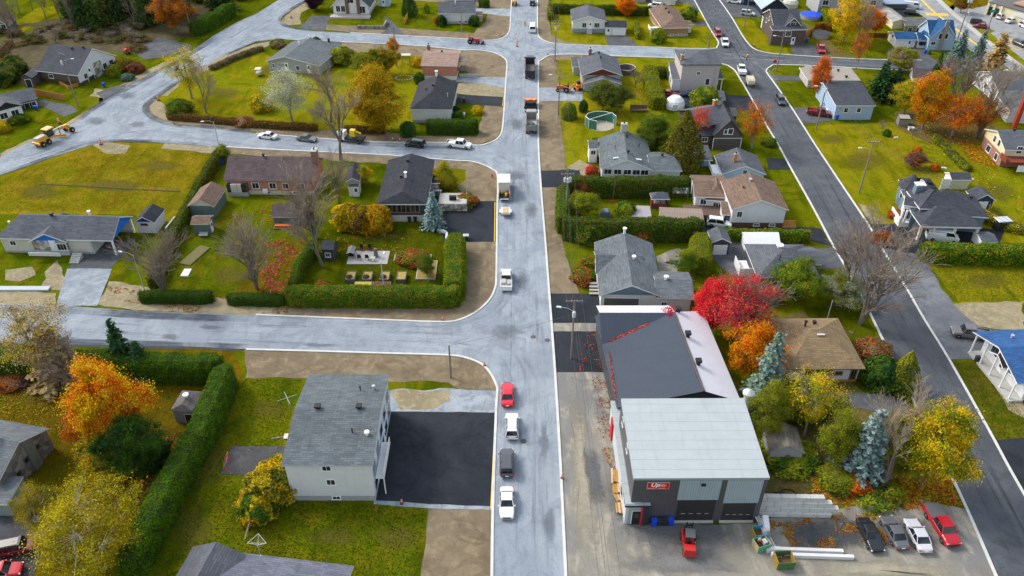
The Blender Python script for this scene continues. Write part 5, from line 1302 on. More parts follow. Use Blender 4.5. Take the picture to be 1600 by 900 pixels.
b = block(h, SH_MID, W_LBLUE, WHITE, A=(1128, 272), B=(1198, 272.5), C=(1183, 243), by=284, axis='y', rise=1.9); chimney(b, .33, .35, .6, 1.8, paint((.55, .17, .03))); window(b, 'f', .52, b.eh + .3, .8, .8)
part_box(h, 'balcony', b, [(-1.6, .3, .5, 6, .9, 1.05), (-1.6, -1.5, .5, 6, 1.05, 1.9), (-1.6, .3, .5, .6, 1.05, 1.9)], WHITE); b2 = block(h, SH_MID, W_BLUE, WHITE, A=(1089, 250), B=(1114, 250), D=6, by=260, axis='x', rise=.6, flat_roof=True)
h = house('house', 'white house with grey gable roof, row of front windows and a wide side wing')
b = block(h, SH_GREEN, W_WHITE, WHITE, A=(938, 264), B=(1021, 266), C=(1010, 218), by=288, axis='y', rise=2.2, foundation=(1.0, FOUND)); chimney(b, .5, .96, 1.2, 1.6, brickm((.6, .58, .56), (.45, .43, .42))); vent(b, .55, .78, .55); vent(b, .53, .25, .55); pipe(b, .3, .45, .7, .06, DARKM); pipe(b, .78, .6, .5, .08, DARKM)
for i, u in enumerate((.12, .32, .52, .70, .87)): window(b, 'f', u, b.eh - .75, 1.5, 1.0, 2)
p0 = roofpt(b, .3, .18)
for fx, fy, s_ in ((.30, .16, 1), (.72, .14, -1)):
    q = roofpt(b, fx, fy); mb = MB(); mb.box(q + Vector((0, 0, .12)), (1.3, .5, .16), .35 * s_); mb.build('skylight', paint((.5, .55, .58)), b.roof)
b2 = block(h, SH_GREEN, W_LGREY, WHITE, A=(1015, 266.5), B=(1066.5, 267), D=8.5, by=288, axis='x', rise=1.1, i1=1.2, foundation=(1.0, FOUND)); vent(b2, .45, .52, .55); window(b2, 'f', .3, .7, 1.2, .7, 2)
b3 = block(h, SH_GREEN, W_LGREY, WHITE, A=(920, 232), B=(935, 232), D=4, by=254, axis='x', rise=.8, ov=.2); window(b3, 'f', .5, 2.4, 1, .9)
h = house('house', 'white house with a wide brown hipped roof and back deck')
b = block(h, SH_BROWN, W_WHITE, WHITE, A=(1143, 327), B=(1233, 328), C=(1219, 284), by=355, axis='y', rise=2.0, foundation=(1.0, paint((.14, .07, .05)))); wins(b, ('f', .14, 0, .9, 1.1, 2), ('f', .5, .55, 1.0, .35), ('f', .8, .55, 1.0, .35)); vent(b, .3, .55, .4, SH_BROWN); pipe(b, .45, .7, .4, .2, STEEL)
b2 = block(h, SH_BROWN, W_WHITE, WHITE, A=(1085, 307), B=(1142, 309), D=9, by=325, axis='x', ry=283); wins(b2, ('f', .25, 0, 1.1, 1.1, 2), ('f', .6, 0, 1.1, 1.1)); b3 = block(h, SH_BROWN, W_WHITE, WHITE, A=(1102, 312), B=(1138, 314.5), D=6, by=326, axis='y', rise=1.9, i0=3); wins(b3, ('f', .5, 0, 1.0, 1.1), ('f', .8, 0, 1.0, 1.1))
b4 = block(h, SH_BROWN, W_WHITE, WHITE, A=(1128, 335), B=(1144, 336), D=4, by=351, axis='x', rise=.6, flat_roof=True, ov=.2); door(b4, 'f', .6, mat=DARKM)
part_box(h, 'deck', b2, [(-2, b2.W, -5, .3, .3, .6), (-2, b2.W, -5, -4.9, .6, 1.5)], woodm((.13, .085, .07), 'deck_boards')); part_box(h, 'side_stairs', b, [(b.W - .4, b.W + 2.2, .2 + .3 * i, .5 + .3 * i, 0, .2 + .17 * i) for i in range(5)], OAK)
h = house('pavilion', 'small hot tub pavilion with dark hipped roof and red wood railing', 'pavilion', 'garden sheds')
b = block(h, SH_MID, REDW, WHITE, A=(1018, 311), B=(1047, 311), C=(1047, 301), by=325, axis='x', rise=.9, i0=1.2, i1=1.2, ov=.3, walls=False); part_box(h, 'railing', b, [(.2, b.W - .2, .2, .3, 0, 1.0), (b.W - .3, b.W - .2, .2, 2.6, 0, 1), (.2, .3, .2, 2.6, 0, 1)], REDW)
for x in (.2, b.W / 2, b.W - .35): part_box(h, 'post', b, [(x, x + .15, .2, .35, 1.0, b.eh - .2)], REDW)
part_box(h, 'hot_tub', b, [(.9, 3.0, .8, 2.4, 0, .95)], paint((.35, .38, .42)))
h = house('caravan', 'long brown roofed trailer home lying between two hedges', 'trailer'); b = block(h, metalroof((.26, .20, .16), .5), W_WHITE, paint((.3, .27, .25)), A=(1032, 341), B=(1100, 344), D=4.2, eh=2.0, axis='x', rise=.25, ov=.15); window(b, 'l', .5, 1.3, 1.2, .7)
h = house('awning', 'flat pinkish awning beside the trailer home', 'awning'); b = block(h, metalroof((.36, .32, .34), .4), W_WHITE, WHITE, A=(985, 338), B=(1018, 339), D=4.0, eh=1.6, axis='x', rise=.1, flat_roof=True, walls=False)
for x in (.2, b.W - .3): part_box(h, 'post', b, [(x, x + .1, .2, .3, 0, b.eh - .1)], WHITE)
h = house('house', 'grey shingled L shaped bungalow behind the metal roofed shop')
b = block(h, SH_GREY, W_LGREY, WHITE, A=(936, 462), B=(1036, 464), C=(1017, 380), by=484, axis='y', rise=2.2, gable=W_SLATE); pipe(b, .5, .98, .9, .22); pipe(b, .6, .52, .4, .22); pipe(b, .62, .6, .5, .04, DARKM); pipe(b, .15, .35, .9, .04, DARKM)
b2 = block(h, SH_GREY, W_LGREY, WHITE, A=(1025, 465), B=(1085, 467), D=7.5, eh=b.eh - .1, axis='x', rise=1.1); pipe(b2, .3, .5, .4, .25); window(b2, 'f', .2, 1.4, .8, .7); garage_door(b, 'f', .35, 5.6, 2.3, paint((.12, .12, .11)))
b3 = block(h, SH_MID, W_LGREY, WHITE, A=(931, 428), Dp=(928, 392), W=8, eh=b.eh - .05, axis='x', rise=1.5, ov=.3)
mb = MB()
for i in range(4): q = G(929, 449 + i * 4); mb.box((q.x, q.y, .75 - .18 * i + .1), (1.8, .45, .2))
mb.build('front_steps', paint((.35, .33, .3)), h)
h = house('shed', 'small charcoal shed with a white roller door', 'shed', 'garden sheds'); b = block(h, SH_MID, W_CHAR, WHITE, A=(1112, 379), B=(1143.5, 379), C=(1137, 360), by=398, axis='y', rise=.9, ov=.25); garage_door(b, 'f', .5, 2.2, 2.0, WHITE)
h = house('house', 'charcoal hip roofed house behind the small green tree')
b = block(h, SH_MID, W_CHAR, WHITE, A=(1183, 433), B=(1282, 434), C=(1254, 382), by=452, axis='x', rise=2.3, i0=5.2, i1=5.2); pipe(b, .47, .62, .5, .4); pipe(b, .4, .3, .8, .08, DARKM); wins(b, ('f', .12, 0, 1.8, 1.5, 2)); b2 = block(h, SH_MID, W_CHAR, WHITE, A=(1240, 413), B=(1284, 413), D=5.5, eh=b.eh, axis='x', rise=1.0)
part_box(h, 'heat_pump', b, [(1.2, 2.2, -.5, 0, .1, .9)], WHITE); part_box(h, 'porch', b, [(-1.8, .3, 4, 8, 0, .7), (-1.8, -1.7, 4, 8, .7, 1.7), (-1.8, .3, 4, 4.1, .7, 1.7)], WHITE)
h = house('canopy_tent', 'white canvas car shelter behind the charcoal hip roofed house', 'tent', None); b = block(h, paint((.78, .79, .82), .7, .04), paint((.7, .71, .74), .7), WHITE, A=(1165, 383), B=(1220, 383), D=4.5, by=393, axis='x', rise=1.3, ov=.05)
h = house('house', 'white bungalow with a tan pyramid hip roof behind the bright maples')
b = block(h, SH_TAN, W_WHITE, paint((.2, .15, .1)), A=(1231, 577), B=(1353, 576), C=(1311, 497), by=597, axis='x', rise=2.6, i0=4.6, i1=5.4, ov=.55, foundation=(.5, OAK)); vent(b, .55, .73, .5); pipe(b, .38, .62, .9, .15, DARKM); wins(b, ('f', .72, 0, .9, .5), ('f', .93, 1.5, .8, 1.7), ('f', .3, 0, 1.3, 1.0), frame=woodm((.3, .16, .07)))
q = roofpt(b, .52, .42); mb = MB(); mb.box(q + Vector((0, 0, .15)), (1.1, .3, .12)); mb.build('ridge_cap', paint((.6, .62, .62)), b.roof)
b2 = block(h, paint((.09, .08, .07)), W_WHITE, paint((.1, .09, .08)), A=(1267, 586), B=(1304, 586), D=2.2, eh=2.3, axis='x', rise=.3, flat_roof=True, walls=False, ov=.1)
for x in (.6, b2.W - .5): part_box(h, 'post', b2, [(x, x + .15, .1, .25, 0, 2.2)], OAK)
h = house('shed', 'weathered old wooden shed under the yellow trees', 'shed', 'garden sheds')
b = block(h, shingle((.17, .16, .13), .5), siding((.34, .35, .37), .25, True), paint((.3, .3, .28)), A=(1203, 706), B=(1258, 708), C=(1245, 668), by=726, axis='y', rise=1.2, ov=.2); part_box(h, 'door', b, [(b.W * .5, b.W * .62, .1, .22, 0, 1.9)], woodm((.2, .12, .06)))
# --- right side
h = house('house', 'brown house with dark gambrel roof, white dormer trim and porch')
b = block(h, SH_DARK, W_BROWN, WHITE, A=(1208.5, 41), B=(1254, 41), C=(1246, 20), by=66, axis='x', ry=14); b2 = block(h, SH_DARK, W_BROWN, WHITE, A=(1225.5, 41), B=(1253, 41), D=6, eh=b.eh, axis='y', rise=2.4); window(b2, 'f', .5, b.eh + .5, 1.3, 1.0, 2)
b3 = block(h, SH_DARK, W_BROWN, WHITE, A=(1207, 47), B=(1262, 46), D=2.5, by=70, axis='x', rise=.5, flat_roof=True, ov=.2); wins(b3, ('f', .48, 3.3, 1.6, 1.4, 3)); door(b3, 'f', .66)
b4 = block(h, SH_DARK, W_WHITE, WHITE, A=(1207, 47.5), Dp=(1190, 28), W=3, by=62, axis='x', rise=.8, flat_roof=True, ov=.15); wins(b4, ('l', .2, 0, 1.3, 1.6), ('l', .5, 0, 1.3, 1.6), ('l', .8, 0, 1.3, 1.6), frame=paint((.5, .15, .12))); wins(b, ('l', .5, b.eh + .3, .8, 1), ('l', .3, b.eh - 1, .8, 1))
h = house('house', 'house with a pale blue metal roof behind the brown gambrel house'); b = block(h, metalroof((.36, .46, .54), .5), paint((.02, .03, .05)), WHITE, A=(1190, 14), B=(1234, 14), D=10, by=24, axis='y', rise=3.4)
h = house('house', 'dark house cut by the top edge beside the parking area'); b = block(h, SH_MID, W_NAVY, WHITE, A=(1162, -6), B=(1186, -6), D=8, by=8, axis='x', rise=2); window(b, 'f', .7, 2)
h = house('house', 'grey roofed house cut by the top edge beside the red maple'); b = block(h, SH_GREY, W_LGREY, WHITE, A=(1020, 0), B=(1058, 0), D=8, by=8, axis='x', rise=1.2); garage_door(b, 'f', .5, 4, 2, WHITE)
h = house('house', 'second pale house cut by the top edge, left of its garage twin'); b = block(h, SH_GREY, W_GREY, WHITE, A=(990, -8), B=(1012, -8), D=8, by=4, axis='x', rise=1.2)
h = house('house', 'pale blue house with a single dark roof and red pickup at its door')
b = block(h, SH_DARK, W_BLUE, WHITE, A=(1306, 165), B=(1369.5, 165), C=(1352, 128), by=187, axis='x', rise=1.4, rp=.72, ov=.35); wins(b, ('f', .28, 0, .9, 1.0, 1), ('f', .62, 0, .9, 1.0, 1))
b2 = block(h, SH_DARK, W_WHITE, WHITE, A=(1290, 152), B=(1306, 155), D=5, by=168, axis='x', rise=.8, flat_roof=True, ov=.15); wins(b2, ('f', .5, 0, 1.4, 1.2, 2)); part_box(h, 'porch', b2, [(-.5, b2.W, -3, .2, 0, .6), (-.5, -.4, -3, .2, .6, 1.5)], WHITE)
h = house('house', 'low flat roofed beige bungalow behind the small orange tree'); b = block(h, paint((.30, .27, .24), .9, .2, .3), W_BEIGE, WHITE, A=(1262, 125), B=(1345, 125.5), C=(1341, 107), by=137, axis='x', rise=.25, flat_roof=True); vent(b, .7, .7, .5); vent(b, .76, .2, .6); b2 = block(h, paint((.30, .27, .24), .9, .2, .3), W_WHITE, WHITE, A=(1252, 110), B=(1263, 112), D=5, by=119, axis='x', rise=.1, flat_roof=True)
h = house('house', 'sky blue house with navy roof, cross gable and attached garage by the highway')
b = block(h, SH_BLUE, W_BLUE, WHITE, A=(1452, 56), B=(1494, 56), D=8, by=76, axis='x', ry=31); b2 = block(h, SH_BLUE, W_BLUE, WHITE, A=(1452, 60.5), B=(1496, 61), D=6, by=78.5, axis='y', rise=4.2); wins(b2, ('f', .37, b2.eh + .6, .8, 1.4, 1), ('f', .62, b2.eh + .6, .8, 1.4, 1), ('f', .18, 2, 1.2, .9, 2))
p, ax, nr, Lw = wall_frame(b2, 'f'); mb = MB(); mb.obox(p + ax * Lw * .42, ax * .9, nr * .5, (0, 0, b2.eh + 5)); mb.build('chimney', brickm((.3, .25, .22), (.22, .18, .16)), h)
b3 = block(h, SH_BLUE, W_WHITE, WHITE, A=(1435, 63.5), B=(1454, 63.5), D=5, by=75, axis='x', rise=1.6); 
for i in range(4): window(b3, 'f', .18 + .22 * i, 1.7, .8, 1.6, 1)
b4 = block(h, SH_BLUE, W_WHITE, WHITE, A=(1400, 61.5), B=(1435, 62), D=7, by=74, axis='x', rise=1.1); garage_door(b4, 'f', .3, 3.4, 2.2, WHITE); door(b4, 'f', .7); window(b4, 'l', .5, 2.2, .8, .8)
h = house('building', 'long grey apartment building behind the yellow poplar', 'apartment house'); b = block(h, paint((.3, .3, .3)), W_GREY, WHITE, A=(1281, -6), B=(1385, -6), D=12, by=24, axis='x', rise=.3, flat_roof=True); wins(b, *[('f', u, 4, 1.8, 1.5, 2) for u in (.1, .35, .6, .85)])
h = house('building', 'dark motel wing with a blue grey canopy beside the parked cars', 'building'); b = block(h, paint((.25, .32, .42)), paint((.10, .10, .11)), paint((.3, .38, .5)), A=(1384, 6), B=(1421, 6), D=8, by=14, axis='x', rise=.3, flat_roof=True)
h = house('shed', 'long white outbuilding with a weathered grey roof', 'shed', 'garden sheds'); b = block(h, shingle((.30, .30, .28)), W_CREAM, WHITE, A=(1395, 34), Dp=(1369, 13), W=5, by=45, axis='y', rise=.8); window(b, 'l', .7, 1.8, .8, 1)
h = house('house', 'olive walled house with a plain grey roof by the highway'); b = block(h, shingle((.15, .155, .16)), W_OLIVE, paint((.5, .46, .3)), A=(1414, 40), B=(1452, 40), D=7, by=48, axis='x', ry=27); wins(b, ('f', .25, 0, 1.2, 1), ('f', .65, 0, 1.2, 1))
h = house('shop', 'cream commercial building with dark flat roof in the top right corner', 'shop')
b = block(h, paint((.12, .115, .115), .9, .2), paint((.66, .60, .42), .7), paint((.07, .065, .065)), A=(1545, 3), B=(1640, 29), D=20, eh=4.0, axis='x', rise=.6, flat_roof=True, ov=.3)
p, ax, nr, Lw = wall_frame(b, 'f')
for u in (.05, .17): mb = MB(); rbox(mb, p + ax * Lw * u + Vector((0, 0, 1.5)), ax, nr, 2.6, 2.6, .08, 0); mb.build('window', [GLS], h)
for u in (0, .11, .23): mb = MB(); rbox(mb, p + ax * Lw * u + Vector((0, 0, 1.9)), ax, nr, .7, 3.8, .5, 0); mb.build('pillar', paint((.66, .60, .42)), h)
mb = MB(); rbox(mb, p + ax * Lw * .62 + Vector((0, 0, 2.6)), ax, nr, 6, 1.2, .2, 0); mb.build('sign_panel', paint((.6, .62, .66)), h)
mb = MB(); mb.obox(b.fr.P(b.W * .3, 3, b.eh + .4), b.fr.ux * b.W * .7, b.fr.uy * 16, (0, 0, .4)); mb.build('roof_deck', paint((.36, .22, .16), .9), h)
h = house('house', 'white house with grey roof hidden by orange trees beside the highway'); b = block(h, SH_MID, W_WHITE, WHITE, A=(1560, 142), Dp=(1523, 112), W=16, by=160, axis='x', rise=2.6, ov=.3); wins(b, ('f', .4, 0, 1.2, 1.5), ('l', .5, 0, 1, 1.2))
h = house('house', 'white gabled house behind the tall red brick chimney'); b = block(h, SH_MID, W_WHITE, WHITE, A=(1578, 172), Dp=(1560, 152), W=14, by=194, axis='y', rise=3.2, ov=.3)
rr = thing('brick_chimney', 'tall slender red brick chimney beside the white gabled house', 'chimney', G(1584, 200)); c = G(1584, 200); mb = MB(); mb.box((c.x, c.y, 4.5), (.9, .9, 9)); mb.build('shaft', paint((.42, .06, .03), .9, .25), rr); mb = MB(); mb.box((c.x, c.y, 9.1), (1.1, 1.1, .25)); mb.build('cap', CONC, rr)
h = house('house', 'white cottage glimpsed between the orange and grey trees'); b = block(h, SH_MAR, W_WHITE, WHITE, A=(1425, 122), Dp=(1420, 110), W=8, by=130, axis='x', rise=1.8)
h = house('shed', 'low grey shed behind the orange maples', 'shed', 'garden sheds'); b = block(h, SH_GREY, W_GREY, WHITE, A=(1448, 168), B=(1470, 168), D=4, by=180, axis='x', rise=.8)
h = house('house', 'cream and brick two storey house with grey roof at the right edge')
b = block(h, SH_MID, W_CREAM, WHITE, A=(1570, 234), Dp=(1538, 201), W=15, by=262, axis='x', rise=1.9, foundation=(2.6, brickm((.33, .10, .05), (.25, .07, .04)))); wins(b, ('l', .45, 4.0, .9, 1.3), ('l', .68, 4.0, .9, 1.3), ('l', .35, 1.2, 1.6, 1.4, 2), ('l', .75, 1.2, 1.2, 1.4), ('f', .2, 4.0, 1.0, 1.5)); vent(b, .25, .55)
part_box(h, 'deck', b, [(-.2, b.W, -2.4, .4, 2.2, 2.5), (-.2, -.1, -2.4, .4, 2.5, 3.4)], REDW); part_box(h, 'garage_panel', b, [(2.6, 4.6, -2.45, -2.4, .3, 1.8)], WHITE)
h = house('shed', 'cream shed with open white doors behind the turreted house', 'shed', 'garden sheds'); b = block(h, SH_DARK, siding((.62, .58, .42)), WHITE, A=(1487, 281), B=(1519, 281), C=(1515, 269), by=296, axis='x', rise=.8, ov=.2); part_box(h, 'open_door', b, [(-1.6, .2, .4, .5, 0, 2.3)], WHITE); garage_door(b, 'l', .5, 2.4, 2.2, WHITE)
h = house('shed', 'navy shed with open white doors and yellow ladder beside the turreted house', 'shed', 'garden sheds'); b = block(h, SH_DARK, W_NAVY, WHITE, A=(1523, 313), B=(1557, 313), C=(1541, 298), by=331, axis='y', rise=1.3, ov=.3); garage_door(b, 'f', .4, 2.2, 2.2, WHITE); part_box(h, 'ladder', b, [(b.W * .8, b.W * .8 + .1, .0, .15, 0, 1.9), (b.W * .9, b.W * .9 + .1, .0, .15, 0, 1.9)] + [(b.W * .8, b.W * .9, .05, .1, .3 * i + .2, .3 * i + .26) for i in range(5)], paint((.7, .5, .02)))
h = house('house', 'dark roofed house with a round turret, dormers and a three bay carport')
b = block(h, SH_DARK, W_SLATE, WHITE, A=(1424, 331), B=(1545, 340), C=(1519, 305), eh=3.6, axis='x', rise=2.8, i0=6, i1=6, ov=.4); b2 = block(h, SH_DARK, W_SLATE, WHITE, A=(1437, 326), B=(1495, 327), C=(1476, 299), eh=4.7, axis='y', rise=2.4, i0=3.5, i1=3.5, ov=.4)
b5 = block(h, SH_DARK, W_SLATE, WHITE, A=(1424, 311), B=(1478, 313), D=8, eh=3.9, axis='x', rise=2.5, i0=4, i1=4, ov=.4)
c = G(1414, 318); mb = MB(); mb.lathe((c.x, c.y, 0), [(1.9, 0), (1.9, 4.1)], 8, 0); mb.build('turret', W_SLATE, h); mb = MB(); mb.lathe((c.x, c.y, 4.0), [(2.4, 0), (2.45, .15), (.03, 2.6)], 8, 0); tr = mb.build('turret_roof', SH_DARK, h)
for a in (3.6, 4.3, 5.0): 
    mb = MB(); mb.box((c.x + 1.82 * math.cos(a), c.y + 1.82 * math.sin(a), 2.6), (.16, .9, 1.7), a); mb.box((c.x + 1.86 * math.cos(a), c.y + 1.86 * math.sin(a), 2.6), (.16, .65, 1.45), a, 1); mb.build('window', [WHITE, GLS], h)
q = G(1432, 306, 4.5); mb = MB(); mb.box((q.x, q.y, 5.3), (1.6, 1.2, 3.4)); mb.box((q.x, q.y, 7.05), (1.8, 1.4, .2), 0, 1); mb.build('chimney_box', [W_SLATE, WHITE], h)
b3 = block(h, SH_DARK, W_SLATE, WHITE, A=(1439, 353.5), B=(1534.5, 355.5), D=8.5, by=377, axis='x', rise=1.9, i0=4, i1=4, ov=.3, walls=False); vent(b2, .5, .6); vent(b, .85, .6); vent(b5, .6, .4)
for f_ in (.02, .24, .58, .95): part_box(h, 'column', b3, [(b3.W * f_, b3.W * f_ + .45, .3, .75, 0, b3.eh - .18)], paint((.70, .66, .58)))
part_box(h, 'beam', b3, [(.2, b3.W - .2, .3, .75, b3.eh - .5, b3.eh - .19)], WHITE); part_box(h, 'back_wall', b3, [(.5, b3.W - .5, 7.6, 7.8, 0, b3.eh - .2)], W_NAVY)
part_box(h, 'porch', b3, [(-1.5, .6, 5, 9.5, 0, 1.0), (-1.5, -1.4, 5, 9.5, 1, 1.9)] + [(-1.5 + .7 * i, -1.2 + .7 * i, 5, 5.3, 1, 3.6) for i in range(2)], WHITE); b4 = block(h, SH_DARK, W_WHITE, WHITE, A=(1412, 320), B=(1434, 324), D=4, eh=4.2, axis='x', rise=.7, ov=.2); wins(b4, ('f', .5, 2.4, 1.6, 2, 3))
h = house('house', 'white porch fronted house with a bright blue roof at the right edge')
b = block(h, SH_BLUE2, W_WHITE, WHITE, A=(1590, 600), Dp=(1520, 518), W=16, by=622, axis='x', rise=1.8, ov=.5, ovl=2.2); pipe(b, .25, .75, .4, .15, STEEL); wins(b, ('l', .25, 0, 1.6, 1.4, 2), ('l', .6, 0, 1.4, 1.4, 2)); door(b, 'l', .45)
b2 = block(h, SH_CHAR, W_WHITE, WHITE, A=(1567, 575), Dp=(1545, 548), W=3.4, eh=b.eh - .1, axis='x', rise=.9, ov=.1, walls=False)
for y in (.05, .25, .48, .7, .93): part_box(h, 'post', b, [(.3, .5, b.D * y, b.D * y + .18, 0, b.hz(.4, b.D * y) - .22)], WHITE)
part_box(h, 'porch', b, [(.1, 2.2, .1, b.D * .95, 0, .35)], CONC)
# --- the metal roofed shop with garage
MR_DARK = metalroof((.036, .051, .076), .35); MR_WHITE = metalroof((.66, .68, .74), .45); MR_LIGHT = metalroof((.375, .42, .435), 1.5, True); CH_WALL = metalroof((.088, .084, .098), .3); PALE = metalroof((.34, .42, .48), .3)
h = house('workshop', 'large workshop with pale flat roof, two black roller doors and dark metal gabled hall behind', 'workshop', None)
g = block(h, MR_LIGHT, CH_WALL, paint((.30, .36, .40), .4), A=(990, 747.5), B=(1203, 746.5), C=(1163, 625), by=815, axis='x', rise=.35, flat_roof=True, ov=.08, th=.35)
p, ax, nr, Lw = wall_frame(g, 'f')
def onwall(px0, px1): return [solve(lambda t: PR(p + ax * t + Vector((0, 0, z)))[0], x, -2, Lw + 2) for x, z in ((px0, 2), (px1, 2))]
for (a, c_, ht, lw) in ((1055, 1117, 3.9, 0), (1127, 1180, 3.3, 0)):
    x0, x1 = onwall(a, c_); mb = MB(); rbox(mb, p + ax * (x0 + x1) / 2 + Vector((0, 0, (ht + g.eh - .45) / 2 + .1)), ax, nr, x1 - x0 + .1, g.eh - .45 - ht - .2, .06, 0); mb.build('wall_panel', PALE, h)
    mb = MB(); w = x1 - x0; k = 7
    for i in range(k): rbox(mb, p + ax * (x0 + x1) / 2 + Vector((0, 0, .3 + (ht - .3) / k * (i + .5))), ax, nr, w - .3, (ht - .3) / k - .02, .05, 0)
    for i in range(4): rbox(mb, p + ax * (x0 + w * (.2 + .2 * i)) + Vector((0, 0, .3 + (ht - .3) / k * 2.5)), ax, nr, w * .1, .12, .065, 1)
    mb.build('roller_door', [paint((.035, .034, .036), .5), paint((.3, .3, .28))], h); mb = MB(); rbox(mb, p + ax * (x0 + x1) / 2 + Vector((0, 0, .14)), ax, nr, w, .28, .25, 0); mb.build('door_sill', paint((.5, .48, .40)), h)
q = p + ax * onwall(1090, 1091)[0] + Vector((0, 0, g.eh - 1.1)); mb = MB(); rbox(mb, q, ax, nr, .5, .25, .3, 0); mb.build('wall_lamp', DARKM, h)
# sign on the front
x0, x1 = onwall(1005, 1039); sg = MB(); sc_ = p + ax * (x0 + x1) / 2 + Vector((0, 0, g.eh - 1.35)); sw = x1 - x0; shh = 1.15
rbox(sg, sc_, ax, nr, sw, shh, .07, 0); rbox(sg, sc_, ax, nr, sw - .1, shh - .1, .085, 1); so = sg.build('sign', [paint((.5, .5, .52), .4), paint((.62, .015, .012), .4, .15)], h)
cu = bpy.data.curves.new('sign_text', 'FONT'); cu.body = 'Up'; cu.size = .85; cu.extrude = .01; cu.shear = .2; cu.offset = .02
to = bpy.data.objects.new('sign_text', cu); COL.objects.link(to); bpy.context.view_layer.update(); me = bpy.data.meshes.new_from_object(to.evaluated_get(bpy.context.evaluated_depsgraph_get())); bpy.data.objects.remove(to)
to = bpy.data.objects.new('lettering', me); COL.objects.link(to); me.materials.append(paint((.85, .85, .85), .4)); to.parent = so
to.matrix_local = Matrix.Translation(sc_ + nr * .09 - ax * sw * .34 - Vector((0, 0, .10)) - wloc(so)) @ Matrix((( ax.x, 0, nr.x, 0), (ax.y, 0, nr.y, 0), (0, 1, 0, 0), (0, 0, 0, 1)))
lb = MB()
for i, (dx, dz, w) in enumerate(((.05, .30, .8), (.12, .12, 1.05), (.12, -.02, .8))): rbox(lb, sc_ + ax * (dx + .3) + Vector((0, 0, dz)), ax, nr, w, .07, .095, 0)
for dx in (-.75, .45): rbox(lb, sc_ + ax * dx + Vector((0, 0, -.38)), ax, nr, .85, .06, .095, 0)
lb.build('small_print', paint((.75, .6, .6)), so)
# long lean-to canopy and entrance
cb = block(h, MR_LIGHT, paint((.52, .56, .60)), paint((.03, .035, .045)), A=(977, 790), B=(1017, 790), D=4.0, eh=3.6, axis='x', rise=.1, flat_roof=True, ov=.15, th=.35)
door(cb, 'f', .55, 1.3, 2.4, mat=DARKM, glassy=True); part_box(h, 'entrance_column', cb, [(cb.W - .85, cb.W - .05, -.1, .7, 0, 3.25, 1), (cb.W - 1.05, cb.W - .86, -.1, .6, 0, 3.25, 0)], [paint((.5, .02, .04)), paint((.03, .035, .045))]); part_box(h, 'door_panel', cb, [(.5, cb.W - 1.1, .125, .148, 0, 3.1)], paint((.30, .33, .38)))
fa = block(h, MR_LIGHT, paint((.50, .54, .58)), paint((.35, .4, .43)), A=(978, 788), Dp=(954, 627), W=1.9, eh=3.7, axis='x', rise=.12, flat_roof=True, ov=.1, th=.35)
window(fa, 'l', .8, 1.7, 1.6, 1.4, 2); part_box(h, 'red_panel', fa, [(-.12, .08, fa.D * .78, fa.D * .86, 0, 3.2)], paint((.5, .01, .02)))
for u in (.2, .55): window(g, 'l', u, g.eh - 1.2, .8, .8, 1)
m = block(h, MR_DARK, W_CHAR, paint((.06, .05, .055)), A=(964, 637), B=(1158, 628), C=(1100, 486), eh=4.2, axis='y', rise=2.3, rp=.68, i1=3.0, ov=.3); m.roof.data.materials[0] = metalroof((.036, .051, .076), .35, True)
# white east slope of the hall
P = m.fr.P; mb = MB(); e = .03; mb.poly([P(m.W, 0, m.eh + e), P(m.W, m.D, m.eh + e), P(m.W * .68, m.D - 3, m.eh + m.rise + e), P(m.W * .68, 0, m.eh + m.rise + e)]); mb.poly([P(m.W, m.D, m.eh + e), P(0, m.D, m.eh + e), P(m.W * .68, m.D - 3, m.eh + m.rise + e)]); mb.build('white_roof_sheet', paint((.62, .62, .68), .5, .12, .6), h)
mb = MB(); mb.tube(P(m.W * .68, 0, m.eh + m.rise + .05), P(m.W * .68, m.D - 3, m.eh + m.rise + .05), .14, n=6); mb.build('ridge_cap', paint((.07, .045, .045)), h)
for t in (.28, .58, .88): 
    q = P(m.W * .72, m.D * t, m.hz(m.W * .72, m.D * t)); mb = MB(); mb.box(q + Vector((0, 0, .3)), (.5, .5, .8)); mb.box(q + Vector((0, 0, .75)), (.8, .8, .35)); mb.build('roof_vent', DARKM, h)
w = block(h, MR_DARK, W_CHAR, paint((.06, .07, .08)), A=(940, 539), B=(1062, 539), D=9.5, eh=4.2, axis='x', rise=2.2, ov=.3); P = w.fr.P
mb = MB(); mb.poly([P(w.W, w.D, w.eh + e), P(0, w.D, w.eh + e), P(0, w.D * .52, w.eh + w.rise * .97 + e), P(w.W, w.D * .52, w.eh + w.rise * .97 + e)]); mb.build('white_roof_sheet', MR_WHITE, h); b_ = part_box(h, 'annex', w, [(1, 5, -.6, .5, 0, 3.6)], paint((.45, .47, .48)))
HALL, WING = m, w; q = G(1164, 640, 3.5); mb = MB(); mb.tube((q.x, q.y, 0), (q.x, q.y, 6.4), .55, n=14); mb.lathe((q.x, q.y, 6.4), [(.8, 0), (.8, .25), (.1, .7)], 14); mb.build('dust_extractor', paint((.5, .52, .55), .4), h)
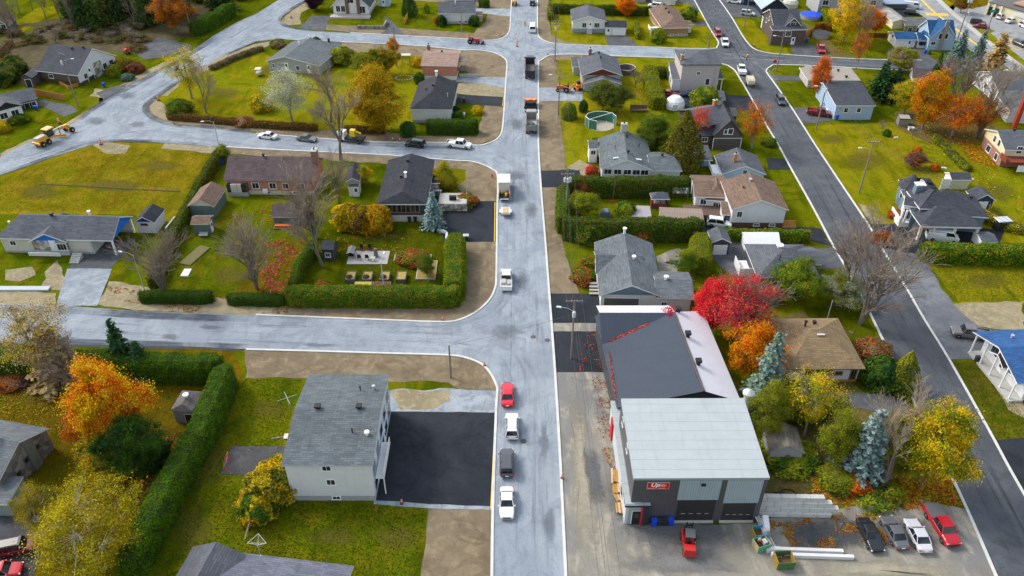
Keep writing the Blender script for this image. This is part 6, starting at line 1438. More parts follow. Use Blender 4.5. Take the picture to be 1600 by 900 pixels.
# ------------------------------------------------------------------ vehicles in the picture
RED, WHT, BLKC, GRY, SIL, DRED, DKB = (.50, .012, .018), (.78, .79, .80), (.018, .020, .024), (.10, .105, .11), (.50, .53, .58), (.20, .015, .02), (.025, .035, .05)
NN, SS = (0, -12), (0, 12); EE, WW = (12, 1.5), (-12, -1.5); RS = (6.4, 12); RN = (-6.4, -12)
CARS = [
 ('sedan', (793, 621), NN, (.62, .008, .03), 'red sedan parked by the left kerb, farthest of the four parked in a row'),
 ('suv', (800, 671), NN, WHT, 'white sport utility car parked behind the red sedan'),
 ('suv', (792, 728), NN, (.07, .075, .09), 'dark grey sport utility car between a white one and a white sedan'),
 ('sedan', (792, 790), SS, (.80, .81, .82), 'white sedan facing the viewer beside the black paved lot'),
 ('pickup', (791, 442), NN, WHT, 'white work pickup with a loaded bed alone on the main street'),
 ('sedan', (419, 216), WW, WHT, 'white sedan parked on the gravel side street, ahead of a grey one'),
 ('sedan', (480, 220), EE, (.16, .165, .16), 'grey brown sedan parked on the gravel side street'),
 ('suv', (649, 229), WW, BLKC, 'black sport utility car parked behind the white pickup on the side street'),
 ('pickup', (717, 230), EE, WHT, 'white pickup with dark emblem parked at the side street corner'),
 ('van', (832, 48), NN, WHT, 'small white van with red rear window frame driving up the main street'),
 ('suv', (832, 7), NN, DKB, 'dark car far up the main street by the right kerb'),
 ('suv', (1121, 55), RS, (.30, .02, .04), 'red sport utility car behind a white pickup near the crossing'),
 ('pickup', (1132, 70), (3, 12), WHT, 'white pickup facing the viewer at the asphalt crossing'),
 ('pickup', (1158, 113), (-4, -12), WHT, 'white pickup towing a tank trailer on the asphalt street'),
 ('suv', (1219, 161), RS, (.05, .06, .06), 'dark open topped off roader driving down the asphalt street'),
 ('pickup', (1279, 180), EE, DRED, 'dark red pickup parked beside the pale blue house'),
 ('pickup', (1282, 80), (4, 12), (.45, .015, .03), 'bright red pickup on the drive of the brown gambrel house'),
 ('suv', (1147, 5), EE, WHT, 'white sport utility car cut by the top edge on the asphalt apron'),
 ('suv', (1168, 24), EE, SIL, 'silver sport utility car beside the brown gambrel house'),
 ('suv', (1023, 12), WW, WHT, 'white car parked behind the brown roofed bungalow'),
 ('sedan', (1045, 150), EE, (.35, .01, .02), 'low dark red coupe on the drive beside the white dome tent'),
 ('sedan', (1076, 151), WW, (.015, .03, .10), 'dark blue car half hidden by the low garage'),
 ('suv', (1123, 353), EE, WHT, 'white sport utility car with sunroof beside the white brown roofed house'),
 ('van', (1470, 375), EE, WHT, 'white van parked under the three bay carport'),
 ('pickup', (1515, 526), WW, (.16, .15, .16), 'grey pickup parked behind the bright blue roof'),
 ('sedan', (1357, 840), (6, 12), BLKC, 'black sedan in the gravel lot, first of the row of four'),
 ('sedan', (1395, 836), (-6.5, -12), (.12, .125, .14), 'charcoal sedan with its tail to the viewer between black and silver sedans'),
 ('sedan', (1432, 841), (-6, -12), (.56, .58, .64), 'silver sedan with its tail to the viewer beside the red pickup'),
 ('pickup', (1468, 826), (7.5, 12), (.45, .008, .02), 'large red pickup with a grey bed cover at the end of the row'),
 ('suv', (31, 860), (12, -2.5), (.22, .015, .025), 'maroon sport utility car with a dark roof on the lower left drive'),
 ('suv', (4, 899), (12, -2), (.55, .01, .02), 'red car cut by the lower left corner'),
 ('suv', (1527, 38), EE, BLKC, 'black car in the shop car park beside a maroon one'),
 ('sedan', (1532, 44), WW, (.25, .01, .02), 'maroon car in the shop car park, nearest the road'),
 ('suv', (1564, 29), (12, -4), WHT, 'white sport utility car in front of the cream shop'),
 ('sedan', (1579, 35), (12, -3), WHT, 'white low car in front of the cream shop, right of its taller neighbour'),
 ('suv', (1593, 72), (12, 5), DKB, 'dark car beside the yellow hatching in the car park'),
 ('suv', (1602, 44), (12, 5), WHT, 'white car cut by the right edge of the picture'),
 ('van', (1424, 13), EE, (.62, .66, .72), 'white and blue van behind the olive house'),
 ('suv', (1424, 23), EE, BLKC, 'black car parked below the white and blue van'),
]
for k, p, d, c, lb in CARS:
    kw = {}
    if 'bed cover' in lb: kw = dict(bed='cover')
    if 'dark roof' in lb: kw = dict(roofc=(.05, .05, .06))
    car(k, p, yaw_px(p, d), c, lb, 'pickup truck' if k == 'pickup' else ('van' if k == 'van' else 'car'), {'pickup': 'pickup_truck', 'van': 'van'}.get(k, 'parked_car'), **kw)
B_, T_ = 'b', 't'
# load and rack of the work pickup
r = machine('work_load', 'crates and tools piled in the bed of the lone white work pickup', 'cargo', (791, 449), yaw_px((791, 442), NN), [('crate', paint((.45, .42, .38)), [(B_, (-.1, .4, .3), (1.2, .7, .5)), (B_, (-.3, -.45, .25), (1.0, .6, .4))]), ('rack', STEEL, [(T_, (.8, -.8, -.2), (.8, -.8, 1.0), .04), (T_, (.8, .8, -.2), (.8, .8, 1.0), .04), (T_, (.8, -.8, 1.0), (.8, .8, 1.0), .04)])], z=.95)
# construction machinery
YM = gloss((.72, .36, .01), .4); OM = gloss((.75, .22, .01), .4); RM_ = gloss((.55, .015, .01), .3); GRC = gloss((.32, .31, .29), .5)
machine('road_grader', 'yellow road grader with a long arched frame on the diagonal gravel street', 'grader', (84, 219), yaw_px((84, 219), (12, -6.2)), [
 ('engine_hood', YM, [(B_, (-2.9, 0, 1.55), (2.6, 1.5, 1.1), 0, .92)]), ('hood_top', paint((.42, .40, .42)), [(B_, (-3.1, 0, 2.15), (2.4, 1.3, .14))]), ('rear_bumper', YM, [(B_, (-4.35, 0, 1.0), (.4, 2.0, .5))]),
 ('cab', CARGL, [(B_, (-.6, 0, 2.2), (1.5, 1.4, 1.7), 0, 1.05)]), ('cab_roof', YM, [(B_, (-.6, 0, 3.15), (2.1, 1.9, .18), 0, .9)]), ('frame', YM, [(B_, (3.6, 0, 1.75), (1.9, .6, .6)), (B_, (4.6, 0, 1.3), (.5, .9, 1.0)), (B_, (-.6, 0, 1.1), (2.2, .8, .5))]),
 ('boom', paint((.5, .45, .4)), [(B_, (1.6, 0, 2.0), (3.4, .4, .35))]), ('blade', YM, [(B_, (1.4, 0, .5), (.25, 3.7, .6), .45)]), ('cylinder', DARKM, [(T_, (1.8, .5, 2.4), (1.5, .9, .8), .09), (T_, (1.8, -.5, 2.4), (1.5, -.9, .8), .09)]), ('lamp', gloss((.8, .1, .02)), [(T_, (-2.2, .5, 2.2), (-2.2, .5, 2.7), .06)])],
 [(x, y, .66, .45, YM) for x, y in ((-3.6, 1), (-3.6, -1), (-2.0, 1), (-2.0, -1), (4.7, 1), (4.7, -1))])
def tractor(label, px, yaw, colr, bucket=True, hoe=False, name='tractor'):
    m_ = gloss(colr, .35)
    ps = [('hood', m_, [(B_, (.9, 0, 1.15), (1.7, .75, .75), 0, .92)]), ('fender', m_, [(B_, (-.9, .75, 1.45), (1.2, .35, .14)), (B_, (-.9, -.75, 1.45), (1.2, .35, .14))]), ('seat', DARKM, [(B_, (-.75, 0, 1.35), (.5, .55, .2)), (B_, (-.98, 0, 1.6), (.12, .55, .5))]), ('roll_bar', DARKM, [(T_, (-1.3, -.5, .9), (-1.3, -.5, 2.5), .05), (T_, (-1.3, .5, .9), (-1.3, .5, 2.5), .05), (T_, (-1.3, -.5, 2.5), (-1.3, .5, 2.5), .05)]), ('chassis', DARKM, [(B_, (0, 0, .75), (3.0, .6, .4))]), ('steering_wheel', DARKM, [('l', (-.15, 0, 1.65), [(.22, 0), (.22, .05)])])]
    if bucket: ps += [('loader_arm', m_, [(B_, (1.6, .6, .95), (1.9, .12, .2)), (B_, (1.6, -.6, .95), (1.9, .12, .2))]), ('bucket', DARKM, [(B_, (2.75, 0, .45), (.6, 1.9, .6), 0, .85)])]
    if hoe: ps += [('hoe_boom', OM, [(T_, (-1.6, 0, .9), (-2.9, 0, 2.3), .16), (T_, (-2.9, 0, 2.3), (-3.6, .1, 1.1), .13)]), ('hoe_bucket', OM, [(B_, (-3.6, .1, .8), (.6, .7, .6))]), ('hoe_frame', OM, [(B_, (-1.7, 0, .8), (.5, 1.7, .8))])]
    return machine(name, label, 'tractor', px, yaw, ps, [(-.9, .85, .72, .42), (-.9, -.85, .72, .42), (1.35, .7, .46, .32), (1.35, -.7, .46, .32)])
tractor('red farm tractor with front bucket on the top gravel street', (740, 68), yaw_px((740, 68), (12, .8)), (.50, .01, .035))
tractor('orange red compact tractor with rear digging arm on the gravel drive', (880, 143), yaw_px((880, 143), (-12, -1)), (.62, .06, .02), False, True)
machine('mini_excavator', 'small orange excavator with raised arm beside the gabled dark bungalow', 'excavator', (903, 141), .3, [('body', OM, [(B_, (0, 0, 1.1), (1.5, 1.3, .8), 0, .9)]), ('cab', CARGL, [(B_, (.2, .3, 1.9), (.8, .7, .9))]), ('boom', OM, [(T_, (.6, 0, 1.2), (1.6, 0, 2.8), .14), (T_, (1.6, 0, 2.8), (2.3, 0, 1.4), .12)]), ('bucket', DARKM, [(B_, (2.35, 0, 1.2), (.5, .5, .5))]), ('track', DARKM, [(B_, (0, .55, .3), (2.0, .35, .55)), (B_, (0, -.55, .3), (2.0, .35, .55))])])
machine('mini_excavator', 'tiny red orange excavator in the yard behind the stone fronted bungalow', 'excavator', (199, 84), -.8, [('body', RM_, [(B_, (0, 0, 1.0), (1.4, 1.2, .7))]), ('boom', RM_, [(T_, (.5, 0, 1.1), (1.7, 0, 2.6), .15), (T_, (1.7, 0, 2.6), (2.4, 0, 1.0), .12)]), ('track', DARKM, [(B_, (0, .5, .3), (1.9, .35, .5)), (B_, (0, -.5, .3), (1.9, .35, .5))])])
def dumptruck(label, px, yaw, L=9.5, cabc=(.3, .3, .28), load=True, bedc=(.13, .12, .11), inner=(.42, .40, .37)):
    bl = L - 3.0; bx = -L / 2 + bl / 2; bm_ = paint(bedc, .6, .3); im = paint(inner, .8, .25)
    ps = [('cab', gloss(cabc, .4), [(B_, (L / 2 - 1.0, 0, 1.75), (1.7, 2.3, 1.9), 0, .94)]), ('hood', gloss(cabc, .4), [(B_, (L / 2 - .1, 0, 1.2), (1.0, 1.7, .9), 0, .9)]), ('windscreen', CARGL, [(B_, (L / 2 - .28, 0, 2.15), (.3, 2.0, .8))]), ('chassis', DARKM, [(B_, (0, 0, .85), (L, 1.0, .35))]),
      ('bed_wall', bm_, [(B_, (bx, 1.2, 1.95), (bl, .14, 1.5)), (B_, (bx, -1.2, 1.95), (bl, .14, 1.5)), (B_, (bx + bl / 2, 0, 2.15), (.14, 2.5, 1.9)), (B_, (bx - bl / 2, 0, 1.85), (.14, 2.4, 1.4)), (B_, (bx, 1.2, 2.72), (bl + .2, .2, .1)), (B_, (bx, -1.2, 2.72), (bl + .2, .2, .1))] + [(B_, (bx - bl / 2 + bl / 6 * i, s_ * 1.29, 1.95), (.12, .08, 1.4)) for i in range(1, 6) for s_ in (-1, 1)] + [(B_, (bx - bl / 2 - .1, y, 1.85), (.1, .12, 1.4)) for y in (-.8, 0, .8)]), ('bed_floor', im, [(B_, (bx, 0, 1.25), (bl - .1, 2.3, .12))] + ([] if load else [(B_, (bx, y, 1.34), (bl - .3, .12, .06)) for y in (-.6, 0, .6)])),
      ('tail_light', LAMPR, [(B_, (-L / 2, .9, .95), (.1, .3, .2)), (B_, (-L / 2, -.9, .95), (.1, .3, .2))]), ('mirror', DARKM, [(B_, (L / 2 - .5, 1.4, 2.1), (.1, .3, .5)), (B_, (L / 2 - .5, -1.4, 2.1), (.1, .3, .5))])]
    if load: ps.append(('load', paint((.12, .13, .15), .95, .4, 4), [('l', (bx - .4, 0, 1.25), [(1.1, 0), (.95, .35), (.5, .7), (.1, .85)])]))
    return machine('dump_truck', label, 'truck', px, yaw, ps, [(x, y, .52, .42) for x in (-L / 2 + 1.2, -L / 2 + 2.5, L / 2 - .7) for y in (-1.05, 1.05)])
dumptruck('long black dump truck with an empty ribbed bed at the upper crossing', (828, 113), yaw_px((828, 112), NN), 11.5, BLKC, False, (.035, .035, .04), (.16, .14, .13))
dumptruck('grey dump truck unloading stone behind the orange spreader', (830, 199), yaw_px((830, 198), NN), 9.0, (.3, .3, .28), True, (.22, .215, .20))
machine('stone_spreader', 'orange and black stone spreader in front of the grey dump truck', 'paver', (829, 166), yaw_px((829, 165), NN), [('hopper', OM, [(B_, (.6, 0, 1.3), (1.1, 3.0, .7), 0, .9), (B_, (1.3, 1.3, 1.0), (.9, .5, .8)), (B_, (1.3, -1.3, 1.0), (.9, .5, .8))]), ('engine', DARKM, [(B_, (-.7, 0, 1.0), (1.4, 2.6, .9))]), ('screed', DARKM, [(B_, (-1.7, 0, .4), (.6, 3.2, .5))]), ('control_panel', OM, [(B_, (-.4, .8, 1.65), (.6, .6, .4)), (B_, (-.4, -.8, 1.65), (.6, .6, .4))]), ('warning_lamp', OM, [(T_, (1.3, 1.3, 1.4), (1.3, 1.3, 2.0), .08), (T_, (1.0, -.3, 1.6), (1.0, -.3, 2.1), .08)])], [(x, y, .5, .4) for x in (-.6, 1.0) for y in (-1.25, 1.25)])
machine('box_truck', 'cream service truck with its open back full of tools at the left kerb', 'truck', (788, 303), yaw_px((788, 302), NN), [('box', paint((.62, .60, .54), .5), [(B_, (.6, 0, 1.9), (3.4, 2.3, 2.6)), ]), ('box_roof', paint((.66, .64, .58), .5), [(B_, (.5, 0, 3.24), (3.7, 2.4, .1))]), ('side_panel', paint((.55, .53, .48)), [(B_, (-2.1, 1.1, 1.2), (2.2, .1, 1.3)), (B_, (-2.1, -1.1, 1.2), (2.2, .1, 1.3))]), ('floor', DARKM, [(B_, (-2.1, 0, .7), (2.3, 2.2, .2))]), ('cab', gloss((.62, .60, .54), .4), [(B_, (3.1, 0, 1.5), (1.6, 2.1, 1.8), 0, .92)]), ('tool_chest', gloss((.5, .02, .02)), [(B_, (-1.7, -.7, 1.1), (.7, .5, .7))]), ('barrel', gloss((.75, .5, .02)), [('l', (-2.3, -.35, .8), [(.25, 0), (.25, .6)]), ('l', (-1.4, .5, .8), [(.22, 0), (.22, .6)])]), ('tailgate', STEEL, [(B_, (-3.4, 0, .7), (.5, 1.8, .1))])], [(x, y, .42, .34) for x in (-1.9, 3.1) for y in (-.95, .95)])
machine('flat_trailer', 'small white trailer with plywood on deck behind the cream service truck', 'trailer', (790, 335), yaw_px((790, 333), NN), [('deck', paint((.60, .56, .52), .6), [(B_, (0, 0, .75), (2.8, 1.8, .14)), (B_, (-1.4, 0, .9), (.1, 1.9, .4))]), ('plywood', woodm((.52, .40, .24), 'plywood'), [(B_, (.1, 0, .86), (2.0, 1.1, .06))]), ('drawbar', DARKM, [(T_, (1.4, .6, .6), (2.6, 0, .6), .05), (T_, (1.4, -.6, .6), (2.6, 0, .6), .05)]), ('fender', WHITE, [(B_, (-.1, 1.02, .8), (1.1, .25, .08)), (B_, (-.1, -1.02, .8), (1.1, .25, .08))])], [(-.1, 1.0, .34, .22), (-.1, -1.0, .34, .22)])
machine('utility_truck', 'white and yellow lift truck behind the bare tree on the side street', 'truck', (548, 221), yaw_px((548, 221), WW), [('cab', gloss(WHT), [(B_, (1.9, 0, 1.5), (1.8, 2.0, 1.8), 0, .9)]), ('windscreen', CARGL, [(B_, (2.55, 0, 1.95), (.4, 1.7, .6))]), ('bed', DARKM, [(B_, (-1.2, 0, .95), (4.4, 2.1, .4))]), ('lift_boom', gloss((.75, .55, .01)), [(B_, (-.8, 0, 2.2), (1.2, 1.1, 1.5)), (T_, (-.8, 0, 2.8), (-2.8, 0, 2.2), .2)])], [(x, y, .45, .32) for x in (-2.2, 1.9) for y in (-.95, .95)])
machine('tank_trailer', 'cream tank trailer with a yellow pump towed by the white pickup', 'trailer', (1171, 133), yaw_px((1171, 132), (-4.5, -12)), [('tank', paint((.52, .48, .36), .5), [('p', [(-2.1, .8), (1.5, .8), (1.7, 1.2), (1.5, 1.9), (1.0, 2.15), (-1.6, 2.15), (-2.1, 1.9), (-2.3, 1.2)], -.85, .85)]), ('pump', gloss((.7, .45, .02)), [(B_, (2.2, 0, 1.2), (.8, 1.5, .7)), (T_, (2.2, -.7, 1.5), (2.2, -.9, 2.0), .08)]), ('drawbar', DARKM, [(T_, (1.5, 0, .6), (3.3, 0, .6), .07)])], [(-.6, 1.0, .38, .26), (-.6, -1.0, .38, .26)])
machine('road_roller', 'yellow roller far up the main street by the left kerb', 'roller', (804, 8), yaw_px((804, 8), NN), [('body', YM, [(B_, (-.4, 0, 1.1), (2.0, 1.5, 1.0), 0, .9)]), ('canopy', YM, [(B_, (-.3, 0, 2.4), (1.6, 1.6, .12))]), ('canopy_post', DARKM, [(T_, (.3, .6, 1.5), (.3, .6, 2.4), .05), (T_, (.3, -.6, 1.5), (.3, -.6, 2.4), .05), (T_, (-1, .6, 1.5), (-1, .6, 2.4), .05), (T_, (-1, -.6, 1.5), (-1, -.6, 2.4), .05)]), ('drum', STEEL, [('l', (1.3, 0, .6), [(.6, -.8), (.6, .8)], 'y')])], [(-1.2, .6, .6, .4), (-1.2, -.6, .6, .4)])
machine('forklift', 'bright red rough terrain forklift on the grey yard before the roller doors', 'forklift', (1075, 853), yaw_px((1075, 853), (-.8, -12)), [('counterweight', RM_, [(B_, (-1.35, 0, .95), (1.1, 1.5, 1.1), 0, .82)]), ('body', RM_, [(B_, (-.1, .55, .8), (2.2, .3, .7)), (B_, (.6, .75, 1.1), (1.8, .22, .3)), (B_, (0, 0, .6), (1.9, 1.2, .4))]), ('cab_frame', DARKM, [(T_, (x, y, .8), (x * .9, y * .9, 2.25), .06) for x in (-.55, .7) for y in (-.55, .55)] + [(T_, (-.5, -.5, 2.25), (.63, -.5, 2.25), .05), (T_, (-.5, .5, 2.25), (.63, .5, 2.25), .05)]), ('cab_roof', paint((.10, .105, .12), .3), [(B_, (.05, 0, 2.28), (1.3, 1.15, .08))]), ('seat', DARKM, [(B_, (-.1, 0, 1.1), (.5, .5, .3))]), ('mast', DARKM, [(B_, (1.3, .35, 1.4), (.16, .14, 2.4)), (B_, (1.3, -.35, 1.4), (.16, .14, 2.4)), (B_, (1.4, 0, .8), (.12, 1.1, .4)), (B_, (1.4, 0, 2.0), (.12, .7, .2))]), ('fork', DARKM, [(B_, (2.0, .3, .3), (1.1, .13, .08)), (B_, (2.0, -.3, .3), (1.1, .13, .08))]), ('lamp', gloss((.9, .35, .02)), [(T_, (-.5, -.6, 1.3), (-.5, -.6, 1.55), .09)])], [(.9, .75, .48, .36), (.9, -.75, .48, .36), (-1.2, .6, .4, .3), (-1.2, -.6, .4, .3)])
# people
person('road worker in orange jacket and white helmet standing in the main street', (820, 40), .4)
person('road worker in orange vest standing in the asphalt crossing', (1166, 95), 1.2, (.85, .3, .02))
person('surveyor in orange vest standing beyond the yellow green tree', (281, 86), 2.0, hat=(.75, .3, .02))
person('worker in a red and yellow jacket standing at the back of the cream truck', (795, 311), -1.6, (.5, .10, .03), hat=(.6, .02, .02))
# ------------------------------------------------------------------ street things
CONEO = paint((.80, .14, .04), .5, .05)
def delineator(px, label, h=1.15, r=.2):
    p = G(*px); rr = thing('traffic_drum', label, 'traffic marker', (p.x, p.y, .07), 'orange traffic markers'); mb = MB(); mb.lathe((0, 0, .12), [(r, 0), (r * .92, h * .5), (r * .75, h), (r * .4, h + .05)], 12); o = mb.build('body', CONEO, None); o.parent = rr
    mb = MB(); mb.box((0, 0, .06), (r * 3.2, r * 3.2, .12)); o = mb.build('base', DARKM, None); o.parent = rr
    for z in (.45, .75): mb = MB(); mb.lathe((0, 0, .12 + h * z), [(r * .97, 0), (r * .93, h * .1)], 12); o = mb.build('reflective_band', WHITE, None); o.parent = rr
for px, lb, h in (((808, 73), 'tall orange marker in the middle of the upper crossing', 1.9), ((248, 157), 'orange marker at the inner corner beside the yellow green tree', 1.2), ((158, 226), 'orange marker at the edge of the dry meadow', 1.3), ((93, 193), 'orange marker just behind the yellow grader', 1.3), ((455, 28), 'orange marker at the top street bend', 1.1), ((641, 56), 'slim red post marker beside the top street verge', .9), ((757, 572), 'small orange marker on the kerb above the red sedan', .7), ((692, 501), 'small orange marker on the kerb below the big hedge', .7), ((628, 787), 'small orange marker at the corner of the black lot', .6), ((614, 220), 'thin orange marker right of the lift truck', .7), ((625, 221), 'second thin orange marker, nearer the black car', .7), ((784, 57), 'small orange marker on the kerb behind the red tractor', .6), ((856, 86), 'small orange marker on the corner below the tall pole', .6), ((1178, 72), 'small orange marker on the corner under the brown gambrel house', .6), ((878, 748), 'small orange marker by the right kerb beside the gravel lot', .6)): delineator(px, lb, h, .2 if h > 1 else .12)
def hydrant(px, label):
    p = G(*px); mb = MB(); mb.lathe((0, 0, 0), [(.16, 0), (.13, .1), (.13, .6), (.17, .65), (.1, .85), (.03, .95)], 12); mb.tube((-.25, 0, .5), (.25, 0, .5), .07); tag(mb.build('fire_hydrant', gloss((.6, .01, .02)), None), label, 'fire hydrant').location = (p.x, p.y, .02)
hydrant((1487, 784), 'red fire hydrant on the grass beside the asphalt street'); hydrant((769, 278), 'red fire hydrant on the dirt corner by the cream truck')
def bin_(px, c, label, yaw=0.0, open_=False):
    p = G(*px); r = thing('wheeled_bin', label, 'bin', (0, 0, 0), 'wheeled bins'); m_ = paint(c, .45, .1); mb = MB(); mb.box((0, 0, .55), (.52, .48, .95), 0, 0, 1.18); mb.build('body', m_, r); mb = MB(); mb.box((0, .0 if not open_ else .3, 1.06 if not open_ else .8), (.68, .64, .08) if not open_ else (.68, .08, .6)); mb.build('lid', m_, r)
    for sx in (-.24, .24): wheel(r, sx, .26, .11, .08)
    put(r, (p.x, p.y, .05), yaw)
BB = (.012, .07, .62); KB = (.03, .035, .04)
for px, c, lb in (((1021, 821), BB, 'blue bin with cardboard sticking out beside the workshop entrance'), ((1030, 820), KB, 'left of two black bins between the blue bins at the workshop'), ((1038, 820), KB, 'right of two black bins between the blue bins at the workshop'), ((1047, 820), BB, 'blue bin nearest the roller door of the workshop'), ((60, 818), BB, 'blue bin under the yellow birch on the left drive'), ((57, 172), BB, 'blue bin at the corner of the left edge white bungalow'), ((163, 136), BB, 'blue bin in the open garage of the stone fronted bungalow'), ((347, 256), BB, 'blue bin beside the long brick bungalow'), ((1082, 167), BB, 'blue bin beside the low hip roofed garage'), ((1307, 187), BB, 'blue bin at the wall of the pale blue house'), ((1314, 186), KB, 'black bin next to the blue one at the pale blue house'), ((1261, 66), BB, 'blue bin against the wooden fence of the brown gambrel house'), ((1445, 84), BB, 'blue bin before the sky blue house'), ((1452, 84), (.02, .12, .05), 'green bin before the sky blue house'), ((514, 66), KB, 'black bin on the drive beside the grey gabled bungalow'), ((725, 160), KB, 'black bin beside the white house with the black hipped roof'), ((640, 347), KB, 'left of two black bins under the glazed end wall'), ((649, 347), KB, 'right of two black bins under the glazed end wall'), ((611, 346), KB, 'dark bin at the left corner of the glazed wall'), ((375, 19), (.015, .11, .07), 'green bin beside the clipped hedge in the far left'), ((1563, 228), BB, 'blue bin by the brick base at the right edge'), ((1054, 27), BB, 'blue bin behind the brown roofed bungalow'), ((1104, 391), BB, 'blue bin beside the charcoal shed'), ((1525, 566), KB, 'black bin at the corner of the blue roofed porch')): bin_(px, c, lb)
# utility poles
POLE = woodm((.23, .20, .17), 'weathered_pole'); INS = paint((.6, .6, .62), .3)
TOPS = {}
def pole(key, px, h, label, arms=1, tank=0, lamp=None, armdir=(1, 0), wood=True):
    p = flat(G(*px)); r = thing('utility_pole' if wood else 'street_lamp', label, 'utility pole' if wood else 'street lamp', p, 'poles along the streets')
    ad = Vector((armdir[0], armdir[1], 0)).normalized(); pd = Vector((-ad.y, ad.x, 0))
    mb = MB(); mb.tube(p, p + Vector((0, 0, h)), .17 if wood else .10, .11 if wood else .06, 10); mb.build('pole', POLE if wood else STEEL, r)
    tops = []
    for k in range(arms):
        z = h - .35 - k * .95; mb = MB(); mb.obox(p - ad * 1.25 + pd * .12 + Vector((0, 0, z)), ad * 2.5, pd * .1, (0, 0, .14)); mb.build('crossarm', POLE, r)
        for s_ in (-1.1, -.4, .4, 1.1):
            q = p + ad * s_ + pd * .17 + Vector((0, 0, z + .14)); mb = MB(); mb.tube(q, q + Vector((0, 0, .22)), .05, .03, 6); mb.build('insulator', INS, r)
    for s_ in (-1.1, 0.0, 1.1): tops.append(p + ad * s_ + pd * .17 + Vector((0, 0, h - .0 if arms else h - .2)))
    tops.append(p + pd * .17 + Vector((0, 0, h - 2.6)))
    TOPS[key] = tops
    for k in range(tank):
        a = k * 1.3 - .6 * (tank - 1); q = p - pd * .42 * math.cos(a) + ad * .5 * math.sin(a); mb = MB(); mb.lathe((q.x, q.y, h - 2.7), [(.22, 0), (.26, .05), (.26, .85), (.2, .95)], 12); mb.tube((q.x, q.y, h - 1.75), (q.x, q.y, h - 1.5), .04); mb.build('transformer', paint((.55, .57, .6), .4), r)
    if lamp:
        d_ = Vector((lamp[0], lamp[1], 0)).normalized(); z = h - (2.0 if wood else .15); mb = MB(); a0 = p + Vector((0, 0, z)); a1 = a0 + d_ * .9 + Vector((0, 0, .45)); a2 = a0 + d_ * 1.9 + Vector((0, 0, .5)); mb.tube(a0, a1, .04, n=6); mb.tube(a1, a2, .04, n=6); mb.build('lamp_arm', STEEL, r)
        mb = MB(); mb.box(a2 + d_ * .3, (.75, .3, .14), math.atan2(d_.y, d_.x), 0, .8); mb.build('lamp_head', paint((.7, .72, .74)), r)
    return r
pole('m1', (892.5, 560), 11.0, 'wooden pole with white transformer and lamp between two black paved drives', 1, 1, (-1, .2)); pole('m2', (884, 342), 10.8, 'wooden pole with double crossarm and three transformers inside the square hedge', 2, 3); pole('m3', (872.5, 179), 11.5, 'wooden pole by the long dirt verge behind the spreader', 0, 0, (-1, 0)); pole('m4', (867, 96), 11.5, 'wooden pole with crossarm at the upper crossing', 2, 1)
pole('w5', (122.5, 167), 13.5, 'wooden pole with transformer in front of the stone fronted bungalow', 1, 1, (1, .2), (.8, -.5)); pole('w6', (300, 55), 13, 'wooden pole with crossarm by the orange tree at the wood edge', 1, 0, None, (.8, -.5))
pole('r11', (1342, 302), 11.5, 'wooden pole with crossarm and lamp on the lawn above the turreted house', 1, 0, (-1, .1)); pole('r12', (1275, 202), 12, 'wooden pole with transformer in front of the pale blue house', 0, 1, (-1, .1)); pole('r13', (1213, 111), 11, 'wooden pole with crossarm at the asphalt crossing corner', 1, 0, (-1, .2)); pole('r15', (1163, 42), 11, 'wooden pole on the grass beside the upper asphalt street', 1, 0)
pole('h16', (1527, 92), 13, 'green tinted pole with a green street sign by the highway', 0, 0); pole('h17', (1495, 65), 14, 'wooden pole with three transformers between highway and shops', 1, 3, (1, .3)); pole('h18', (1500, 68), 8, 'slim lamp post behind the sky blue house', 0, 0, (.3, 1), wood=False)
pole('s9', (704.5, 590), 6.2, 'short bare wooden pole on the dirt corner of the side street', 0, 0); pole('s1', (620, 104), 11, 'bare wooden pole in the lawn behind the brick house', 0, 0); pole('s2', (721.5, 51), 7, 'pale pole on the lawn of the long white bungalow', 0, 0); pole('s3', (1106, 76), 5.5, 'slim pole with white box at the crossing lawn corner', 0, 0)
pole('l7', (346, 243), 8, 'slender street lamp at the end of the long hedge', 0, 0, (-1, -.3), wood=False); pole('l8', (227, 456), 7.5, 'slender street lamp leaning out over the lawn by the bare tree', 0, 0, (-1, .2), wood=False); pole('l10', (602, 468), 7.5, 'white street lamp rising behind the long clipped hedge', 0, 0, (.1, 1), wood=False); pole('l20', (1292, 500), 4.0, 'small lamp post behind the tan pyramid roof', 0, 0, None, wood=False)
sg = machine('street_sign', 'green street name sign on the tinted pole by the highway', 'sign', (1540, 52), .1, [('panel', paint((.01, .28, .20), .4), [(B_, (0, 0, 0), (1.9, .06, .75))])], z=6.6)
r = machine('stop_sign', 'red stop sign on a thin post at the asphalt crossing', 'sign', (1208, 111), 0, [('post', STEEL, [(T_, (0, 0, 0), (0, 0, 2.4), .05)]), ('panel', gloss((.6, .01, .05)), [('l', (0, .05, 2.6), [(.5, -.03), (.5, .03)], 'y')])])
r = machine('warning_sign', 'yellow diamond warning sign at the right edge by the highway', 'sign', (1597, 92), 0, [('post', STEEL, [(T_, (0, 0, 0), (0, 0, 2.6), .05)]), ('panel', paint((.8, .42, .01)), [('p', [(0, 1.9), (.8, 2.7), (0, 3.5), (-.8, 2.7)], -.08, -.03)])])
def wire(label, pts, r=.024, sag=.7):
    mb = MB(); base = flat(pts[0])
    for a, b in zip(pts[:-1], pts[1:]):
        n = 12; q = [a.lerp(b, i / n) - Vector((0, 0, sag * 4 * (i / n) * (1 - i / n))) for i in range(n + 1)]
        for i in range(n): mb.tube(q[i] - base, q[i + 1] - base, r, n=4, cap=False)
    o = mb.build('power_line', paint((.06, .06, .065), .6), None); o.location = base; return tag(o, label, 'power line', 'overhead power lines')
